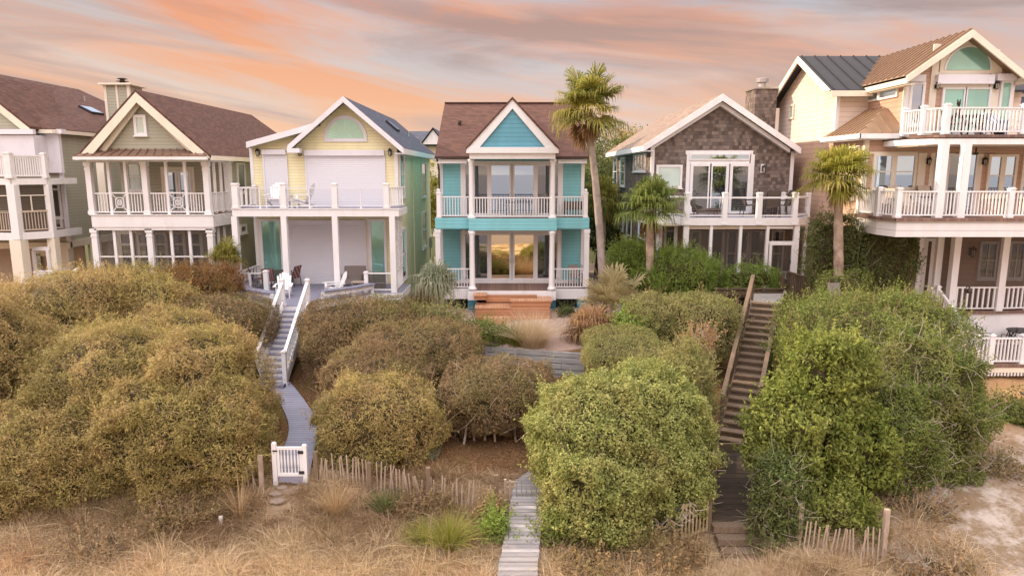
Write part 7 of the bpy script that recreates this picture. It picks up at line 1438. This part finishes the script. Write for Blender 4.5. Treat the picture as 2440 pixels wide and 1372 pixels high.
shrub('coastal_shrub', [bl(1310, 1290, 1620, 1400, 14.7, .9), bl(1540, 1280, 1690, 1380, 14.9, .7)], 'low dark brown scrub in the shade under the big round bush', 'shrub', 'leaf_brown', trunk=False, seed=39, spray=260, twigs=260, dens=470)
shrub('coastal_shrub', [bl(1284, 1215, 1352, 1372, 15.6, .5)], 'narrow strip of bright green bush hugging the plank boardwalk', 'shrub', 'leaf_green', trunk=False, seed=40, spray=60)
shrub('coastal_shrub', [bl(1140, 1225, 1212, 1290, 15.6, .35)], 'small vivid green bush on the left edge of the plank boardwalk', 'shrub', 'leaf_bright', trunk=False, seed=41, spray=120, dens=500)
shrub('coastal_shrub', [bl(2350, 945, 2500, 1040, 21.5, 1.0, 2.2)], 'flat dark green ground shrub below the low terrace at the right edge', 'shrub', 'leaf_green', seed=42, spray=160)
shrub('coastal_shrub', [bl(1090, 762, 1215, 830, 26.3, .6)], 'small green grassy bush beside the cedar steps', 'shrub', 'leaf_green', trunk=False, seed=43, spray=300, up=1.2)
shrub('coastal_shrub', [bl(1322, 726, 1372, 756, 31.6, .4)], 'little dark bush against the slatted base of the turquoise house', 'shrub', 'leaf_deep', trunk=False, seed=44, spray=40)
for k_, (u, v, w, l) in enumerate(((420, 1240, 70, 'low grey-brown scrub patch near the white pipe'), (250, 1275, 90, 'low brown scrub patch in the dry grass at far lower left'), (1010, 1210, 60, 'low brown weed patch under the middle of the sand fence'), (2200, 1215, 80, 'low brown scrub patch beside the thick fence post'), (2330, 1130, 90, 'low grey twig patch on the bare dune slope'), (2230, 1320, 90, 'low brown twig patch at the bottom of the bare dune'), (1160, 1230, 30, 'scrubby weed patch beside the stub of fence'))):
    x, y, z = onz(u, v, 2.1); z = H1(x, y); rx = w*y*1.06/FPX; shrub('low_scrub', [(x, y, z+.08, rx, rx*.7, .28, 2.2)], l, 'scrub', 'straw_brown' if k_ % 2 else 'leaf_brown', seed=60+k_, spray=120, twigs=150, dens=240, trunk=False, twig='pale_twig' if u > 2000 else 'twig', core='inner_shade')

# palms
palm('palm_tree', (X(1440, 735, 29.8), 29.8, 4.0), (X(1399, 262, 29.8), 29.8, Z(262, 29.8)), 'tallest palm with leaning grey trunk and golden skirt, right of the turquoise house', rc=2.3, n=36, leaf='palm_green', dead=7, r0=.19, r1=.14, seed=2, bark='palm_bark_grey', bend=(.14, 0), elmin=-38, boots=4, droopf=.34, pet=.5, segw=.042, nl=42)
palm('palm_tree', (X(1554, 640, 29.3), 29.3, 4.1), (X(1548, 500, 29.3), 29.3, Z(500, 29.3)), 'medium green palm with rounded crown in front of the shake-sided house left wall', rc=2.05, n=32, leaf='palm_mid', dead=2, r0=.15, r1=.18, seed=5, elmin=-22, pet=.45, boots=3, bark='palm_bark', droopf=.36, segw=.042, nl=40)
palm('palm_tree', (X(2013, 660, 26.4), 26.4, 3.8), (X(1997, 425, 26.4), 26.4, Z(422, 26.4)), 'sunlit yellow-green palm with a smooth pale trunk beside the tan house', rc=1.85, n=38, leaf='palm_yellow', dead=4, r0=.21, r1=.15, seed=7, elmin=-32, bark='palm_bark', boots=1, droopf=.34, segw=.042, nl=42, pet=.45)
palm('palm_tree', (X(1046, 740, 29.2), 29.2, 4.0), (X(1040, 672, 29.2), 29.2, Z(672, 29.2)), 'short grey-green palm with drooping leaves at the left corner of the turquoise house', rc=1.45, n=34, leaf='palm_grey', dead=4, r0=.2, r1=.24, seed=9, elmin=-25, elmax=80, bark='palm_bark_grey', boots=5, pet=.3, droopf=.55, segw=.05)
palm('palm_tree', (X(1458, 742, 28.6), 28.6, 4.0), (X(1460, 712, 28.6), 28.6, Z(738, 28.6)), 'pale straw-coloured bushy palm with upright fan leaves right of the turquoise porch', rc=2.3, n=46, leaf='palm_pale', dead=0, r0=.13, r1=.16, seed=13, elmin=8, elmax=88, bark='palm_bark_grey', pet=.6, droopf=.12, segw=.04)
palm('palm_tree', (X(534, 665, 30.2), 30.2, 4.2), (X(540, 625, 30.2), 30.2, Z(622, 30.2)), 'small green palm tucked between the sage and yellow houses', rc=1.3, n=26, leaf='palm_green', dead=2, r0=.14, r1=.16, seed=15, elmin=0, pet=.4)
palm('palm_tree', (X(1408, 810, 26.4), 26.4, 3.9), (X(1408, 800, 26.4), 26.4, Z(800, 26.4)), 'low bronzed palm clump without a trunk beside the clipped dome', rc=1.9, n=40, leaf='palm_dead', dead=0, r0=.12, r1=.12, seed=17, elmin=5, elmax=85, pet=.35, droopf=.35)
# trees behind the gap beside the shake-sided house
for k_, (u, Y, top, rad, leaf, l) in enumerate(((1440, 50, 305, 2.6, 'leaf_deep', 'dark airy tree behind the tall palm trunk'), (1500, 54, 300, 2.6, 'leaf_olive', 'tree with sunlit open twigs rising behind the shake-sided roof'), (1425, 44, 400, 2.0, 'leaf_deep', 'dense dark tree filling the gap left of the shake-sided house'), (1005, 52, 372, 1.6, 'palm_yellow', 'golden bush-like tree behind the yellow house roof end'), (1390, 62, 330, 3.0, 'leaf_deep', 'far dark tree behind the turquoise house roof'))):
    x = X(u, top+60, Y); tree('background_tree', x, Y, 4.2, Z(top, Y), rad, l, leaf, seed=80+k_, group='trees behind the houses', nclump=55, per=230, L=.2, zlow=.15)
palm('palm_tree', (X(1435, 600, 38), 38, 4.2), (X(1436, 480, 38), 38, Z(470, 38)), 'shaded dark palm standing deep in the gap behind the tallest palm', rc=1.9, n=26, leaf='palm_green', dead=12, r0=.2, r1=.2, seed=19, elmin=-60)
G3 = 'trees in the woods beyond the street'
rng_ = np.random.default_rng(3)
for k_, (u, l) in enumerate(((1036, 'distant dark tree seen through the slot between the yellow and turquoise houses'), (1424, 'distant dark tree seen low through the gap right of the turquoise house'), (1462, 'distant dark tree beyond the left end of the shake-sided roof'))):
    tree('distant_tree', (u-1220)/FPX*88, 88, 4.2, 10.8, 4.2, l, 'leaf_deep', seed=100+k_, nclump=30, per=140, L=.5, zlow=.05)

# grass tufts
tuft('grass_tuft', *g_(1005, 1278, 2.0), 'smaller lime-green rush tuft left of its larger twin', 'grass tuft', n=420, ln=.72, wd=.014, material='rush_green', spread=.75, seed=1, group='lime-green rush tufts')
tuft('grass_tuft', *g_(1072, 1290, 2.0), 'larger lime-green rush tuft near the plank boardwalk', 'grass tuft', n=700, ln=.98, wd=.014, material='rush_green', spread=.75, seed=2, rad=.2, group='lime-green rush tufts')
tuft('yucca', *g_(918, 1200, 2.2), 'dark green spiky yucca below the sand fence', 'yucca', n=160, ln=.62, wd=.035, material='leaf_deep', spread=1.0, droop=.15, seed=3, lo=.8)
tuft('grass_tuft', *g_(800, 1205, 2.25), 'tall straw plume grass just right of the white gate', 'grass tuft', n=420, ln=1.0, wd=.012, material='straw', spread=.55, seed=4)
tuft('grass_tuft', *g_(572, 1215, 2.2), 'sparse tuft of long green-gold blades left of the white gate', 'grass tuft', n=60, ln=1.5, wd=.018, material='straw', spread=.5, droop=.5, seed=5)
tuft('grass_tuft', X(1268, 800, 26.0), 26.0, 'fountain of pale ornamental grass in front of the cedar steps', 'grass tuft', n=1500, ln=1.7, wd=.014, material='straw_pale', spread=.75, rad=.5, seed=6)
tuft('grass_tuft', X(1228, 800, 26.1), 26.1, 'smaller green-based grass clump between the cedar steps and the pale fountain grass', 'grass tuft', n=600, ln=1.2, wd=.014, material='rush_green', spread=.7, rad=.4, seed=7)
tuft('dried_plant', X(878, 750, 25.3), 25.0, 'small bleached spiky dried plant standing out of the brown hedge', 'dried plant', n=40, ln=.42, wd=.03, material='straw_pale', spread=.8, droop=.1, seed=8, z=Z(752, 25.0))
tuft('grass_tuft', *g_(1000, 1330, 1.9), 'few very long bare straw stalks in the near grass', 'grass tuft', n=12, ln=1.6, wd=.012, material='straw', spread=.2, rad=.5, seed=9, lo=.8)
tuft('yucca', *g_(1032, 1090, 2.6), 'thin grey spiky plant on the leaf litter behind the fence', 'yucca', n=50, ln=.55, wd=.02, material='palm_grey', spread=.9, droop=.1, seed=10)
tuft('grass_tuft', X(2005, 690, 23.5), 23.3, 'wild pale shoots standing up from the hedge wall top', 'grass tuft', n=14, ln=.8, wd=.03, material='palm_grey', spread=.5, seed=11, z=Z(712, 23.3)) if False else None

def dry_grass():
    rng = np.random.default_rng(21); N_ = 13500; cx = rng.uniform(-15, 11, N_); cy = 11.0+(rng.random(N_)**.8)*7.3; z = height(cx, cy)
    # keep off the paths, thin out on the bare dune
    keep = np.ones(N_, bool)
    d, _z = _seg(cx, cy, TPATH); keep &= d > .62; d, _z = _seg(cx, cy, SLOW); keep &= d > .75
    d, _z = _seg(cx, cy, [(YPATH[0][0], 16.6, 0), YPATH[0]]); keep &= d > .3; keep &= (rng.random(N_) < np.where(cx > 8.2, .5, 1.0)); keep &= (cy < 17.6+.5*np.sin(cx*2.1)) | (rng.random(N_) < .3)
    cx, cy, z = cx[keep], cy[keep], z[keep]; CO, F, RN, off = {}, {}, {}, {}
    tone = lump(np.stack([cx, cy, z], -1), np.random.default_rng(4), 2.6)
    far = np.clip((cy-14.8)/2.2, 0, 1)
    for i in range(len(cx)):
        key = 'straw_brown' if tone[i]*.9+far[i]*.55+rng.normal()*.22 > .38 else ('straw_pale' if rng.random() < .6 else 'straw')
        co, f, r = blades(None, '', (cx[i], cy[i], z[i]-.03), int(rng.integers(18, 38)), rng.uniform(.18, .42) if rng.random() < .9 else rng.uniform(.5, .85), .015, None, rng, 1.0, .75, .22, 2, .4)
        CO.setdefault(key, []).append(co); F.setdefault(key, []).append(f+off.get(key, 0)); off[key] = off.get(key, 0)+len(co); RN.setdefault(key, []).append(r)
    for key in CO:
        o = np_mesh({'straw': 'dry_grass', 'straw_pale': 'pale_grass', 'straw_brown': 'brown_grass'}[key], np.concatenate(CO[key]), np.concatenate(F[key]), key, None, np.concatenate(RN[key]))
        tag(o, {'straw': 'golden dry grass covering the near dune', 'straw_pale': 'bleached dry grass mixed through the near dune', 'straw_brown': 'brown weedy grass in patches towards the sand fence'}[key], 'grass', kind='stuff')
dry_grass()
def litter():
    rng = np.random.default_rng(5); n = 26000; x = rng.uniform(-10, 8, n); y = rng.uniform(17, 25, n); z = height(x, y)+.015+rng.random(n)*.02; d, _z = _seg(x, y, YPATH); k = (d > .5) | (rng.random(n) < .004)
    p = np.stack([x, y, z], -1)[k]; co, f = leaves(p, np.tile([0, 0, 2.2], (len(p), 1)), .07, .035, rng); tag(np_mesh('leaf_litter', co, f, 'litter', None, rng.random(len(f))), 'brown fallen leaves on the dune between the bushes', 'leaf litter', kind='stuff')
litter()
